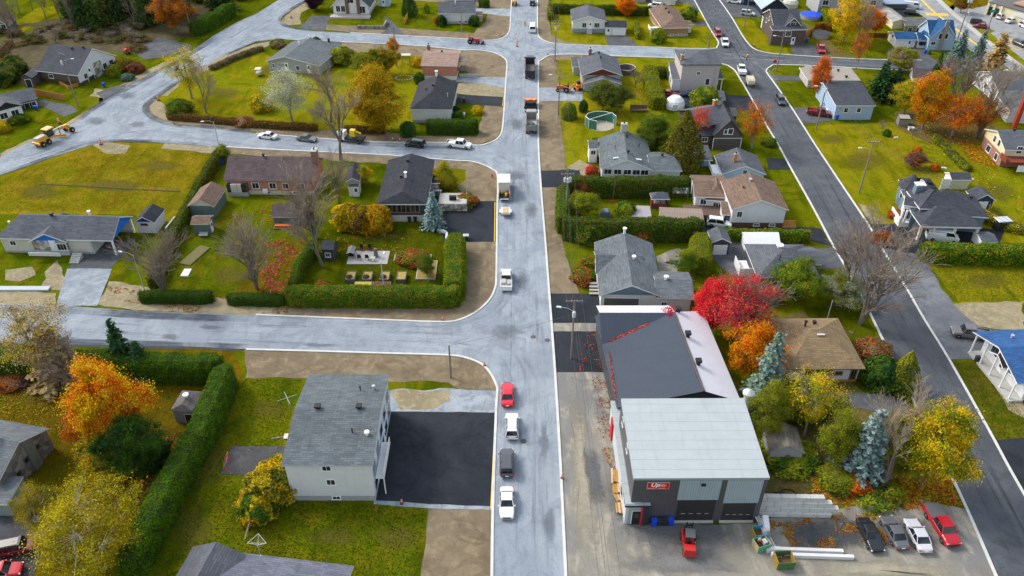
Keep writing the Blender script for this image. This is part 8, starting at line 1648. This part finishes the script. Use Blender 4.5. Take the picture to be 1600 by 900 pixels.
# ------------------------------------------------------------------ trees, shrubs, hedges
ORG, YLW, GLD, LIM, GRN, DGR, OLV, CRM, RST, TAN, BLU, SLV = (.46, .13, .008), (.46, .31, .012), (.27, .185, .010), (.20, .22, .015), (.06, .115, .014), (.020, .05, .014), (.12, .125, .016), (.46, .012, .035), (.22, .075, .02), (.24, .17, .10), (.11, .175, .165), (.30, .33, .26)
TREES = [
 ('sparse1', (300, 154), 12.5, 11.5, YLW, LIM, 'yellow green tree at the bend of the diagonal street'), ('bare1', (323, 177), 13, 9, RST, None, 'thin bare tree right of the yellow green tree at the bend'),
 ('sparse2', (457, 190), 13, 12, SLV, (.33, .34, .22), 'silver leaved tree before the grey gabled bungalow'), ('bare2', (533, 250), 17, 12, RST, None, 'tall rusty bare tree rising above the side street'), ('bare3', (517, 190), 14, 11, RST, None, 'brown bare tree left of the golden round tree'),
 ('dense1', (590, 206), 15.5, 13.5, GLD, (.33, .20, .012), 'big round golden tree beside the side street'), ('wide1', (578, 120), 7, 10, OLV, LIM, 'olive bushy tree on the left behind the golden tree'), ('wide2', (603, 118), 7.5, 9, OLV, GLD, 'olive bushy tree on the right behind the golden tree'), ('leafy1', (615, 86), 5, 4, ORG, GLD, 'small orange tipped tree behind the bare pole'),
 ('bare4', (504, 417), 14, 10, RST, None, 'bare grey tree over the dark playhouse'), ('multi1', (492, 372), 15, 13, RST, None, 'wide bare tree between the brick bungalow and the small cottage'), ('bare5', (530, 318), 12, 8, RST, None, 'bare tree at the corner of the small cottage'), ('multi2', (402, 452), 13, 11, TAN, None, 'tan bare tree in the middle of the leafy lawn'), ('multi3', (258, 455), 11.5, 12.5, RST, None, 'dark bare tree with many stems before the small white shed'),
 ('sparse3', (84, 600), 14.5, 11, (.36, .27, .03), TAN, 'tall half bare yellow tree behind the long street hedge'), ('fir4', (104, 604), 11, 8, (.20, .14, .075), (.26, .19, .10), 'tan drooping larch behind the long street hedge'), ('spruce1', (200, 580), 9.5, 5.0, DGR, (.03, .07, .03), 'dark pointed spruce at the street hedge'), ('spruce2', (228, 588), 6.5, 5.5, DGR, (.03, .07, .03), 'smaller dark spruce right of the pointed spruce'), ('bare6', (135, 618), 10, 9, RST, None, 'small bare tree between the larch and the orange maple'),
 ('dense2', (195, 706), 15.5, 10, ORG, YLW, 'big orange and yellow maple inside the tall hedge'), ('dense3', (218, 735), 9, 8, DGR, GRN, 'dark green tree tucked under the orange maple'), ('wide3', (178, 742), 6, 8, GLD, OLV, 'gold green bush at the foot of the orange maple'), ('leafy2', (132, 690), 5, 4.5, ORG, RST, 'low orange branches left of the big maple'),
 ('birch1', (163, 890), 12.5, 12.5, (.31, .24, .012), (.22, .19, .014), 'yellow birch with white stems in the lower left'), ('birch2', (80, 838), 8.5, 5.5, (.30, .22, .012), OLV, 'smaller yellow birch beside the stone gable'),
 ('spruce3', (678, 356), 7.5, 4.6, BLU, (.17, .25, .25), 'blue spruce at the glazed end of the bungalow'), ('leafy3', (667, 432), 4.5, 3.6, GRN, OLV, 'little apple tree in the square planting bed'),
 ('sparse8', (1150, 530), 12, 12, CRM, (.36, .05, .05), 'half bare crimson maple beside the white metal roof'), ('dense4', (1108, 520), 10, 6.5, CRM, (.55, .01, .03), 'dense crimson branches on the left of the maple'), ('wide5', (1172, 588), 9, 8.5, ORG, (.42, .17, .01), 'orange maple between the metal roof and the tan hip roof'),
 ('multi2', (1168, 520), 11.5, 11, RST, None, 'bare stems rising on the right of the crimson maple'),
 ('spruce4', (1190, 635), 13, 6.5, BLU, (.12, .17, .12), 'grey blue spruce beside the dust extractor'), ('leafy5', (1192, 680), 9.5, 7, OLV, LIM, 'grey green tree behind the pale workshop roof'), ('leafy1', (1224, 655), 7, 5.5, GRN, OLV, 'green tree left of the old wooden shed'), ('sparse4', (1255, 682), 11.5, 8, YLW, LIM, 'spindly yellow tree before the tan hip roof'), ('dense4', (1272, 655), 6, 7, DGR, GRN, 'dark green bushy tree under the spindly yellow one'),
 ('leafy2', (1300, 728), 9.5, 5.5, LIM, OLV, 'lime green tree left of the blue grey spruce'), ('spruce5', (1341, 740), 11, 6.8, BLU, (.16, .22, .22), 'blue grey spruce above the row of parked cars'), ('wide6', (1437, 762), 13.5, 10.5, YLW, LIM, 'bright yellow tree leaning over the asphalt street'), ('bare7', (1378, 762), 17, 11, RST, None, 'tall bare tree left of the bright yellow one'), ('leafy6', (1402, 748), 8.5, 6.5, LIM, OLV, 'lime green tree between bare tree and bright yellow crown'),
 ('cone1', (1404, 608), 7.2, 5.0, (.17, .16, .012), (.10, .12, .015), 'golden cone shaped cedar at the asphalt street'), ('multi4', (1343, 507), 18.5, 14.5, RST, None, 'huge bare tree spreading over the asphalt street'), ('bare8', (1324, 472), 15, 12, RST, None, 'second large bare tree left of the huge one'), ('wide2', (1238, 470), 7.5, 9, GRN, LIM, 'round green tree before the charcoal hip roofed house'), ('bare9', (1362, 374), 6, 9, TAN, None, 'low bare ornamental tree before the turreted house'), ('bare1', (1415, 400), 6, 9, TAN, None, 'low bare tree at the end of the long clipped hedge'), ('wide3', (1312, 470), 4.5, 9, (.20, .22, .15), OLV, 'grey weeping bush right of the round green tree'),
 ('pine1', (1372, 155), 9.5, 7.5, DGR, (.025, .055, .02), 'dark pine beside the pale blue house'), ('pine2', (1392, 157), 8, 6.5, DGR, (.025, .055, .02), 'second dark pine, just right of the first'), ('leafy3', (1412, 178), 8.5, 7, LIM, YLW, 'yellow green tree right of the dark pines'), ('leafy4', (1440, 202), 14, 10, ORG, GLD, 'orange and gold maple behind the tiny hut'), ('multi5', (1488, 178), 15, 13, TAN, None, 'large grey bare tree among the orange maples'), ('sparse2', (1487, 212), 10, 12, (.44, .10, .01), ORG, 'wide orange maple below the grey bare tree'), ('multi6', (1527, 214), 17, 12, RST, None, 'bare tree with orange remnants before the white house'), ('sparse5', (1524, 214), 10, 10, ORG, RST, 'sparse orange leaves around the bare tree by the white house'), ('fir1', (1544, 130), 13, 8, (.22, .12, .04), (.25, .16, .06), 'rust brown larch in front of the highway'), ('spruce6', (1493, 98), 9, 6, (.07, .12, .10), BLU, 'blue green spruce beside the sky blue house'), ('spruce7', (1519, 112), 11, 6, (.06, .10, .085), BLU, 'second blue green spruce, nearer the highway'), ('spruce8', (1459, 126), 7.5, 3.8, DGR, (.03, .06, .02), 'narrow dark spruce at the end of the cross street'), ('bare3', (1565, 165), 12, 11, RST, None, 'bare tree before the roof of the white highway house'),
 ('leafy5', (1318, 66), 15, 10, (.55, .37, .01), YLW, 'tall yellow poplar before the grey apartment building'), ('bare4', (1337, 72), 14, 11, RST, None, 'bare tree in front of the yellow poplar'), ('sparse6', (1350, 62), 10, 9, ORG, RST, 'thin orange red tree beside the yellow poplar'), ('leafy1', (1366, 54), 7, 6, (.42, .11, .01), ORG, 'small orange tree by the long white outbuilding'), ('sparse7', (1337, 108), 11, 5, ORG, RST, 'narrow orange tree at the edge of the cross street'), ('wide5', (1404, 112), 6.5, 9, LIM, TAN, 'lime tinted half bare tree before the sky blue garage'), ('leafy2', (1276, 152), 10.5, 5.5, ORG, (.44, .10, .01), 'orange tree before the flat roofed bungalow'), ('sparse1', (1174, 232), 11, 8, ORG, RST, 'sparse orange tree beside the dark brown house'), ('sparse3', (1090, 222), 8.5, 5.5, ORG, CRM, 'orange and pink tree at the corner of the dark brown roof'),
 ('cone2', (1063, 262), 13, 9.5, (.075, .07, .012), (.10, .09, .012), 'huge dark olive cedar beside the white windowed house'), ('dense1', (1016, 238), 8.5, 9, OLV, GRN, 'olive green tree above the grey roof'), ('wide1', (941, 172), 7, 9, (.055, .08, .02), OLV, 'left apple tree on the lime lawn'), ('wide2', (963, 176), 7, 8, (.055, .08, .02), OLV, 'right apple tree on the lime lawn'), ('bare5', (992, 137), 5.5, 5, TAN, None, 'small bare tree behind the tall yellow hedge'), ('leafy4', (977, 26), 7, 7, (.5, .12, .01), ORG, 'orange maple behind the raised white bungalow'), ('leafy5', (1070, 428), 5, 5, GRN, LIM, 'small green tree beside the tall yellow hedge'), ('wide3', (912, 338), 5, 7, OLV, LIM, 'round green tree inside the square hedge'), ('leafy1', (905, 306), 4, 4.5, (.10, .02, .035), RST, 'dark purple bush tree at the hedge corner'), ('multi1', (1205, 440), 4, 8, TAN, None, 'tan bare shrub tree behind the crimson maple'),
 ('dense2', (492, 16), 7, 8, (.03, .015, .025), (.05, .02, .03), 'dark purple round tree at the top edge'), ('cone3', (640, 24), 8, 5.5, DGR, GRN, 'dark green cone tree at the top edge'), ('wide4', (275, 52), 13, 13, (.36, .12, .015), RST, 'orange tree at the edge of the dark wood'), ('bare6', (30, 55), 14, 10, RST, None, 'bare tree before the cottage in the corner'), ('leafy5', (695, 296), 6, 6.5, GLD, LIM, 'golden tree behind the dark hip roofed bungalow'), ('leafy2', (570, 290), 4.5, 3.5, YLW, LIM, 'slim yellow tree beside the small cottage'), ('leafy3', (1500, 20), 6, 6, OLV, RST, 'ragged small tree beside the highway'), ('leafy4', (352, 252), 4, 3.2, GRN, LIM, 'young green tree under the slender street lamp'), ('leafy2', (1427, 262), 3.5, 5, (.12, .06, .07), RST, 'round purple tree on the lawn above the turreted house'), ('bare2', (1425, 218), 3.5, 3, OLV, None, 'young sapling beside the blue toy table'), ('bare3', (1377, 208), 3, 2.5, OLV, None, 'young sapling alone on the right lawn'),
]
for k, p, h_, w_, c, c2, lb in TREES: plant(k, p, h_, w_, c, c2, lb)
SHR = [
 ('shrub1', (282, 178), 3.6, 7, GRN, OLV, 'round green shrub under the yellow green tree'), ('shrub2', (410, 172), 4, 6, LIM, YLW, 'yellow green shrub left of the silver tree'), ('shrub3', (382, 195), 2, 5, RST, TAN, 'rusty shrub near the left end of the side street hedge'), ('barrel1', (638, 211), 3.4, 4, DGR, GRN, 'dark round clipped shrub left of the rectangular hedge'), ('shrub1', (543, 352), 4.5, 6, YLW, GLD, 'yellow shrub left of the glazed end wall'), ('shrub2', (563, 357), 5, 6, (.15, .08, .03), GLD, 'brown shrub between two golden shrubs'), ('shrub3', (590, 358), 5, 6.5, GLD, (.36, .18, .01), 'golden shrub at the corner of the glazed wall'), ('shrub2', (700, 292), 3, 4, GLD, OLV, 'gold shrub beside the terrace stairs'), ('shrub1', (725, 318), 1.8, 6, OLV, RST, 'low olive shrub on the terrace edge'),
 ('shrub1', (437, 768), 5, 6.5, YLW, OLV, 'yellow bush at the corner of the pale apartment house'), ('shrub2', (418, 785), 5.5, 6, (.36, .26, .015), OLV, 'yellow bush in the middle of the row by the apartment house'), ('shrub3', (405, 806), 4, 5, YLW, GRN, 'lowest yellow bush of the row by the apartment house'), ('shrub3', (1378, 600), 4.5, 6.5, DGR, GRN, 'dark green round shrub left of the golden cone cedar'), ('shrub1', (1362, 555), 2.4, 6, (.16, .11, .06), RST, 'brown mounded shrub on the lawn by the tan roof'),
 ('barrel2', (889, 185), 4, 4, GRN, OLV, 'clipped green shrub on the lime lawn by the dirt verge'), ('barrel3', (911, 174), 3, 2.4, DGR, GRN, 'small dark shrub under the left apple tree'), ('shrub1', (1028, 66), 4.2, 5, GRN, LIM, 'green shrub before the tan sided bungalow'), ('shrub2', (1076, 31), 4, 6, LIM, GRN, 'lime shrub behind the brown roofed bungalow'), ('shrub3', (1100, 167), 5, 8, GRN, LIM, 'green shrub leaning on the low garage'), ('shrub1', (977, 340), 3.4, 4.5, LIM, GRN, 'lime shrub inside the square hedge'), ('shrub2', (1198, 470), 4, 4, DGR, GRN, 'dark pointed shrub at the charcoal house wall'), ('barrel1', (1088, 480), 3, 4, GRN, OLV, 'green shrub beside the crimson maple'),
 ('shrub1', (180, 118), 3, 4.5, LIM, OLV, 'lime shrub before the stone front'), ('shrub2', (196, 108), 3, 6, RST, OLV, 'rust shrub before the stone front'), ('shrub3', (214, 112), 2.5, 5, (.12, .05, .05), RST, 'purple brown shrub beside the stone fronted bungalow'), ('shrub1', (200, 124), 1.6, 4, BLU, GRN, 'low blue green juniper on the street bank'), ('shrub1', (30, 190), 1.8, 5, GRN, LIM, 'low green shrub below the left edge bungalow'), ('shrub2', (5, 205), 2.6, 4, LIM, YLW, 'pale flowering shrub at the left edge'), ('shrub1', (690, 40), 3.2, 3.6, GRN, DGR, 'dark round shrub left of the long white bungalow front'), ('shrub2', (741, 40), 3.2, 3.6, DGR, GRN, 'dark round shrub right of the long white bungalow front'), ('shrub3', (683, 36), 1.8, 2.4, CRM, RST, 'small red shrub at the long white bungalow'), ('barrel2', (667, 20), 3, 2, GRN, LIM, 'slim green shrub behind the conifer at the top'),
 ('shrub2', (497, 82), 4.5, 4, OLV, GRN, 'green shrub by the drive of the grey gabled bungalow'), ('shrub1', (435, 73), 2.2, 5, OLV, TAN, 'low olive shrub at the bend of the top street'), ('shrub3', (535, 95), 3.6, 9, LIM, OLV, 'sprawling lime shrub in the garden behind the brick house'), ('barrel3', (656, 130), 3, 3, DGR, GRN, 'dark clipped shrub at the brick house corner'), ('shrub3', (652, 104), 2.5, 3, YLW, GLD, 'gold shrub at the brick house corner'), ('shrub1', (747, 177), 2, 3, YLW, LIM, 'yellow shrub on the small front lawn by the rectangular hedge'), ('shrub2', (716, 188), 2.4, 3, DGR, GRN, 'dark shrub at the porch of the black hipped house'), ('shrub3', (712, 178), 2, 3, DGR, RST, 'dusky shrub by the porch steps of the black hipped house'),
 ('shrub3', (645, 407), 1.6, 6, OLV, RST, 'low mixed shrubs in the long planting bed'), ('shrub1', (505, 452), 1.6, 3.2, RST, OLV, 'small red brown shrub in the corner of the hedged garden'), ('shrub2', (1000, 372), 3, 6, RST, OLV, 'rust tinted shrub before the square hedge'), ('shrub3', (918, 372), 4, 7, OLV, GRN, 'loose olive shrub before the lower square hedge'), ('scrub1', (917, 415), 1.5, 4, (.24, .12, .02), OLV, 'rusty orange shrub on the bank beside the L shaped bungalow'), ('shrub2', (912, 438), 2, 5, RST, GRN, 'rust shrub lower on the bank beside the L shaped bungalow'), ('shrub3', (925, 272), 2, 3, RST, CRM, 'red shrub at the corner of the white windowed house'), ('shrub1', (1180, 178), 1, 1.5, OLV, GRN, 'tiny shrub by the dark brown house drive'), ('shrub2', (1201, 226), 1.6, 4, GRN, OLV, 'green shrub under the sparse orange tree'),
 ('shrub3', (1385, 212), 1.5, 2, GRN, DGR, 'small dark bush on the right lawn'), ('shrub1', (1432, 238), 1.5, 2, RST, ORG, 'small rust bush on the right lawn'), ('shrub2', (1460, 266), 1.5, 2.2, ORG, RST, 'small orange bush on the right lawn'), ('shrub1', (1378, 376), 1.6, 5, (.25, .06, .02), RST, 'red mulch shrubs at the turret porch'), ('shrub3', (1402, 340), 1.5, 4, (.3, .07, .02), RST, 'red shrubs under the turret'),
 ('shrub1', (1230, 716), 1.6, 8, GRN, LIM, 'low green weeds before the old wooden shed'), ('shrub2', (1330, 755), 1.6, 5, (.42, .09, .02), ORG, 'red orange weeds at the foot of the blue grey spruce'), ('scrub3', (1365, 788), 1.0, 5, LIM, GRN, 'bright lime weeds on the leafy bank'), ('scrub1', (1392, 775), 1.5, 4.5, LIM, OLV, 'lime undergrowth at the foot of the bare tree'), ('shrub2', (1305, 755), 2, 5, LIM, OLV, 'yellow green weeds left of the red orange ones'), ('shrub3', (1240, 650), 4, 5, OLV, GRN, 'olive bush under the spindly tree'),
 ('shrub1', (155, 705), 3, 6, OLV, GLD, 'olive bush at the left foot of the orange maple'), ('shrub2', (235, 722), 3, 6, DGR, GRN, 'dark bush at the right foot of the orange maple'), ('shrub3', (20, 600), 1.2, 5, (.14, .10, .10), RST, 'low purple flower mound at the left edge'), ('shrub2', (130, 595), 3.5, 8, (.25, .27, .16), OLV, 'pale grey shrub leaning on the street hedge'),
]
for k, p, h_, w_, c, c2, lb in SHR: plant(k, p, h_, w_, c, c2, lb, 'shrub')
HG, HY, HD = (.095, .185, .008), (.24, .25, .010), (.055, .11, .008)
HED = [
 ([(452, 474), (718, 475)], 2.7, 3.2, HG, LIM, 'long clipped green hedge along the side street, front of the hedged garden'), ([(711, 466), (712, 388)], 3.6, 3.4, HG, LIM, 'thick clipped hedge on the right of the hedged garden'), ([(458, 462), (470, 425), (492, 394)], 1.6, 2.6, HG, OLV, 'narrow clipped hedge on the left of the hedged garden'), ([(222, 470), (333, 471)], 2.0, 1.9, HD, GRN, 'low dark hedge left of a gap by the street'), ([(359, 473), (446, 475)], 2.0, 1.8, HD, GRN, 'low dark hedge right of a gap by the street'),
 ([(346, 246), (318, 290), (298, 330), (280, 365), (258, 410), (240, 452)], 1.8, 2.4, (.10, .13, .012), OLV, 'long narrow hedge dividing the dry meadow and brick house garden'), ([(-10, 582), (90, 584), (200, 588), (352, 594)], 3.0, 4.2, HG, GRN, 'tall clipped hedge along the side street in the lower left'), ([(359, 600), (325, 680), (275, 775), (205, 905)], 3.2, 3.9, HG, GRN, 'long tall hedge running diagonally to the bottom edge'), ([(668, 207), (746, 207)], 3.0, 3.0, HD, GRN, 'rectangular dark hedge before the black hipped roof house'),
 ([(884, 305), (980, 306), (1074, 304)], 2.8, 4.0, HD, OLV, 'upper side of the square green hedge enclosure'), ([(880, 372), (990, 374), (1093, 374)], 2.8, 4.2, HD, OLV, 'lower side of the square green hedge enclosure'), ([(878, 365), (879, 335), (880, 312)], 2.4, 3.6, HG, OLV, 'street side of the square green hedge enclosure'), ([(1094, 430), (1091, 390)], 3.6, 3.6, HY, LIM, 'tall yellow green hedge beside the charcoal shed'), ([(1112, 374), (1180, 375), (1262, 377)], 1.8, 2.2, HG, HY, 'row of young cedars behind the white canvas shelter'), ([(1436, 405), (1520, 408), (1612, 411)], 3.2, 3.2, HG, HY, 'long clipped hedge below the turreted house'), ([(1027, 172), (1018, 140), (1013, 120)], 4.0, 3.2, HY, LIM, 'tall yellow green hedge beside the dark drive'), ([(1020, 120), (1040, 121)], 3.5, 2.6, HD, OLV, 'short dark hedge behind the tall yellow green hedge'),
 ([(303, 57), (335, 42), (364, 23)], 3.6, 4.0, HG, GRN, 'thick clipped hedge beside the diagonal street at the top'), ([(864, 20), (925, 22), (1012, 24)], 2.5, 2.8, HD, OLV, 'dark hedge behind the raised white bungalow'), ([(860, 33), (859, 16)], 1.6, 2.2, HY, OLV, 'short hedge at the end of the dirt verge'), ([(997, 62), (993, 42)], 1.6, 2.0, HY, LIM, 'short lime hedge left of the tan sided bungalow'), ([(1264, -2), (1285, 22), (1300, 40)], 3.2, 2.8, HY, LIM, 'lime hedge beside the grey apartment building'), ([(1272, 47), (1299, 48)], 1.6, 2.2, RST, ORG, 'red brown hedge behind the dark covered pool'), ([(794 - 45, 11), (764, 11)], 2.4, 2.4, HD, OLV, 'dark hedge at the corner of the long white bungalow'), ([(372, 2), (400, -6)], 3, 4.0, HG, GRN, 'clipped hedge cut by the top edge'),
 ([(264, 186), (330, 191), (400, 198), (495, 204)], 1.7, 1.5, RST, (.16, .09, .03), 'long low rust red hedge along the side street'), ([(540, 206), (600, 208)], 2.0, 1.5, RST, (.16, .09, .03), 'short low rust red hedge under the golden tree'), ([(330, 110), (370, 92), (410, 78)], 2.0, 1.2, (.15, .10, .04), TAN, 'low brown shrub strip along the diagonal street'), ([(1520, 335), (1555, 352), (1600, 365)], 2.6, 1.6, HY, YLW, 'low yellow hedge behind the covered grill'), ([(1458, 215), (1490, 245), (1512, 268)], 2.2, .9, HY, OLV, 'low lime hedge strip across the right lawn'), ([(925, 296 + 5), (1010, 296), (1080, 294)], 1.6, 1.6, OLV, LIM, 'loose low shrubs against the white windowed house'),
]
for p, w_, h_, c, c2, lb in HED:
    near = p[0][1] > 420
    hedge(p, w_, h_, c, c2, lb, 90 if near else 40, .10 if near else .15, lump=.3, hvar=.14)
# the dark wood in the far left corner
rw = random.Random(5)
WG = 'trees of the dark wood'
for i in range(78):
    x = rw.uniform(105, 362); y = rw.uniform(-32, 50)
    if y > 52 - (x - 100) * .04 or (x > 290 and y > 18) or (250 < x < 300 and y > 34): continue
    plant('%s%d' % (rw.choice(('fir', 'fir', 'spruce', 'pine')), rw.randint(1, 4)), (x, y), rw.uniform(11, 17), rw.uniform(5, 7.5), rw.choice(((.03, .06, .015), (.045, .075, .018), (.028, .05, .016), (.07, .08, .015))), None, 'dark green conifer standing in the wood behind the diagonal street', 'tree', 'fir_tree', WG)
for i in range(16):
    x = rw.uniform(0, 240); y = 60 - x * .12 + rw.uniform(-38, 12)
    plant('bare%d' % rw.randint(1, 9), (x, y), rw.uniform(9, 14), rw.uniform(4, 6), TAN, None, 'thin bare tree at the fringe of the dark wood', 'tree', 'bare_tree', 'bare trees of the wood fringe')
for i in range(80):
    x = rw.uniform(0, 235); y = 66 + rw.uniform(-22, 26) - (x - 80) * .08
    if 50 < x < 210 and y > 66: continue
    plant('scrub%d' % rw.randint(1, 5), (x, y), rw.uniform(.6, 1.9), rw.uniform(2.5, 7), rw.choice(((.09, .085, .02), (.10, .075, .03), (.07, .065, .02), (.12, .08, .035), (.08, .055, .03))), None, 'scrubby bush on the brown slope before the dark wood', 'shrub', 'shrub', 'bushes of the brown slope')
for i in range(34):
    x = rw.uniform(0, 235); y = 62 + rw.uniform(-20, 26) - (x - 80) * .08
    if 50 < x < 210 and y > 66: continue
    plant('multi%d' % rw.randint(1, 6), (x, y), rw.uniform(1.5, 3.5), rw.uniform(2.5, 5), TAN, None, 'leafless brush on the brown slope before the dark wood', 'shrub', 'bare_shrub', 'leafless brush of the brown slope')
for i in range(9):
    plant('shrub%d' % (i % 3 + 1), (4 + i * 3, 128 + 5 * (i % 3) - i * 3), 4, 6, DGR, OLV, 'dark bush on the left slope above the white bungalow', 'shrub', 'shrub', 'dark bushes on the left slope')
# fallen leaves
LR = [([(412, 385), (480, 365), (468, 425), (450, 468), (400, 468)], 3400, ((.36, .10, .05), (.40, .16, .05)), .16, .1), ([(355, 320), (470, 335), (430, 400), (360, 380)], 500, ((.36, .13, .05), (.36, .16, .04)), .16, .35), ([(0, 590), (190, 600), (160, 690), (60, 668), (0, 662)], 2200, ((.42, .28, .03), (.36, .20, .02)), .13, 0), ([(90, 800), (200, 720), (300, 690), (250, 790), (190, 860), (80, 895)], 3200, ((.40, .27, .02), (.34, .17, .03)), .13, 0), ([(220, 700), (315, 660), (250, 800), (200, 790)], 1200, ((.20, .09, .05), (.28, .14, .06)), .14, 0), ([(1230, 720), (1470, 730), (1500, 790), (1390, 800), (1285, 815)], 4200, ((.48, .27, .02), (.44, .16, .02)), .15, .05), ([(1195, 812), (1395, 800), (1400, 850), (1300, 865), (1210, 850)], 1500, ((.40, .19, .02), (.38, .14, .02)), .12, .18), ([(925, 590), (952, 585), (960, 680), (935, 690)], 420, ((.36, .17, .04), (.34, .10, .04)), .11, .1), ([(915, 520), (940, 520), (945, 580), (900, 580)], 180, ((.45, .04, .04), (.45, .10, .04)), .13, .1), ([(940, 300 + 400), (972, 700), (975, 760), (945, 720)], 220, ((.44, .22, .04), (.4, .15, .04)), .13, 0), ([(1440, 195), (1540, 175), (1550, 225), (1450, 232)], 900, ((.46, .17, .02), (.44, .24, .02)), .2, 0), ([(1490, 215), (1536, 232), (1560, 262), (1520, 255)], 800, ((.50, .24, .02), (.48, .16, .02)), .2, 0), ([(1290, 60), (1320, 62), (1345, 88), (1300, 85)], 400, ((.46, .17, .04), (.44, .24, .02)), .2, .1), ([(510, 365), (640, 360), (640, 400), (500, 400)], 900, ((.38, .26, .02), (.32, .18, .02)), .15, .2), ([(985, 140), (1018, 140), (1022, 172), (1000, 165)], 300, ((.36, .16, .04), (.40, .2, .05)), .18, 0), ([(165, 448), (450, 468), (450, 492), (210, 484)], 900, ((.34, .13, .04), (.36, .18, .05)), .15, .15), ([(1415, 255), (1600, 200), (1600, 330), (1500, 300)], 500, ((.46, .36, .03), (.44, .30, .03)), .2, .3), ([(1400, 720), (1472, 722), (1505, 792), (1410, 792)], 1500, ((.42, .30, .03), (.44, .20, .02)), .14, 0), ([(600, 210 - 70), (640, 150), (650, 200), (560, 205)], 500, ((.36, .20, .02), (.36, .26, .02)), .18, 0), ([(1040, 425), (1085, 425), (1085, 440), (1040, 435)], 250, ((.46, .30, .02), (.46, .22, .02)), .14, 0)]
for px, n, cc, s_, cl_ in LR: leaf_litter(px, n, cc, s_, None, cl_, .07)
# tufts and clover that break up the nearer lawns
for px, n, cc in (([(383, 592), (470, 594), (440, 700), (450, 782), (585, 788), (666, 798), (656, 900), (175, 900), (290, 770)], 13000, ((.05, .085, .006), (.10, .105, .012))), ([(0, 600), (330, 606), (300, 680), (180, 880), (60, 900), (90, 820), (60, 670), (0, 660)], 9000, ((.10, .10, .012), (.17, .13, .02))), ([(500, 365), (690, 350), (695, 445), (470, 450)], 7000, ((.05, .085, .006), (.09, .09, .01))), ([(0, 280), (160, 226), (340, 240), (285, 335), (200, 330), (0, 330)], 9000, ((.11, .12, .012), (.15, .125, .02))), ([(1236, 200), (1590, 190), (1590, 330), (1430, 380), (1290, 240)], 9000, ((.09, .13, .01), (.15, .15, .016))), ([(1445, 412), (1600, 415), (1600, 470), (1490, 472)], 4000, ((.10, .13, .01), (.15, .15, .02))), ([(1486, 566), (1530, 566), (1600, 650), (1600, 684), (1556, 686)], 4000, ((.09, .11, .01), (.16, .13, .02))), ([(300, 350), (470, 345), (440, 460), (240, 460)], 6000, ((.08, .10, .008), (.15, .12, .02)))):
    leaf_litter(px, int(n * 1.3), cc, .10, None, 0, .015, 'grass_tufts')
# red leaves drifted on the metal roofs
def roof_leaves(pts3, n, spread, c):
    rng = np.random.default_rng(n); P_ = [np.array(tuple(p)) for p in pts3]; cen = []
    for i in range(n):
        k = rng.integers(0, len(P_) - 1); cen.append(P_[k] + (P_[k + 1] - P_[k]) * rng.random() + rng.normal(size=3) * np.array([spread, spread, .03]))
    me = quad_mesh('fallen_leaves', np.array(cen), rng.normal(size=(n, 3)) * .3 + np.array([0, -.3, 1]), .11 * rng.uniform(.6, 1.3, n), .7, rng, LEAF); o = bpy.data.objects.new('fallen_leaves', me); COL.objects.link(o); o.color = rgba(c); o['tint'] = rgba(sc3(c, 1.4)); o['kind'] = 'stuff'
VP = []
for k in range(6):
    y = WING.D * (.04 + .06 * k)
    def gap(x):
        q = WING.fr.P(x, y, 0) - HALL.fr.o; return WING.hz(x, y) - HALL.hz(q.dot(HALL.fr.ux), q.dot(HALL.fr.uy))
    x = solve(gap, 0, .5, WING.W * .85); VP.append(WING.fr.P(x, y, WING.hz(x, y) + .06))
roof_leaves(VP, 420, .09, (.42, .05, .04)); roof_leaves([G(952, 548, 4.5), G(962, 625, 4.5)], 160, .06, (.42, .06, .04))
roof_leaves([G(1036, 484, 6.3), G(1050, 480, 6.5), G(1046, 490, 6.4), G(1052, 492, 6.4)], 260, .35, (.48, .02, .06))
# ------------------------------------------------------------------ camera, light
cam = bpy.data.cameras.new('camera'); co = bpy.data.objects.new('camera', cam); COL.objects.link(co); S.camera = co
cam.sensor_width = 36; cam.lens = 36 * F / 1600; cam.clip_end = 5000; cam.clip_start = 1
co.location = (0, 0, HC); co.rotation_euler = (math.pi / 2 - PITCH, 0, 0)
SUN_EL, SUN_AZ = R(42), Vector((-.86, .50))
w = bpy.data.worlds.new('World'); S.world = w; w.use_nodes = True; nt = w.node_tree
bg = nt.nodes['Background']; sky = nt.nodes.new('ShaderNodeTexSky'); sky.sky_type = 'NISHITA'; sky.sun_disc = False
sky.sun_elevation = SUN_EL; sky.sun_rotation = math.atan2(SUN_AZ.x, SUN_AZ.y); sky.air_density = 1.6; sky.dust_density = 3.0
hs = nt.nodes.new('ShaderNodeHueSaturation'); hs.inputs['Saturation'].default_value = .55
nt.links.new(sky.outputs[0], hs.inputs['Color']); nt.links.new(hs.outputs[0], bg.inputs[0]); bg.inputs[1].default_value = .15
ld = bpy.data.lights.new('sun', 'SUN'); ld.energy = 1.25; ld.angle = R(12); ld.color = (1, .94, .86)
lo = bpy.data.objects.new('sun', ld); COL.objects.link(lo)
d = Vector((SUN_AZ.x * math.cos(SUN_EL), SUN_AZ.y * math.cos(SUN_EL), math.sin(SUN_EL)))
lo.rotation_euler = d.to_track_quat('Z', 'Y').to_euler()
S.view_settings.view_transform = 'Standard'; S.view_settings.look = 'None'; S.view_settings.gamma = 1; S.view_settings.exposure = 0.8
S.render.engine = 'CYCLES'; S.cycles.max_bounces = 6; S.cycles.transparent_max_bounces = 12
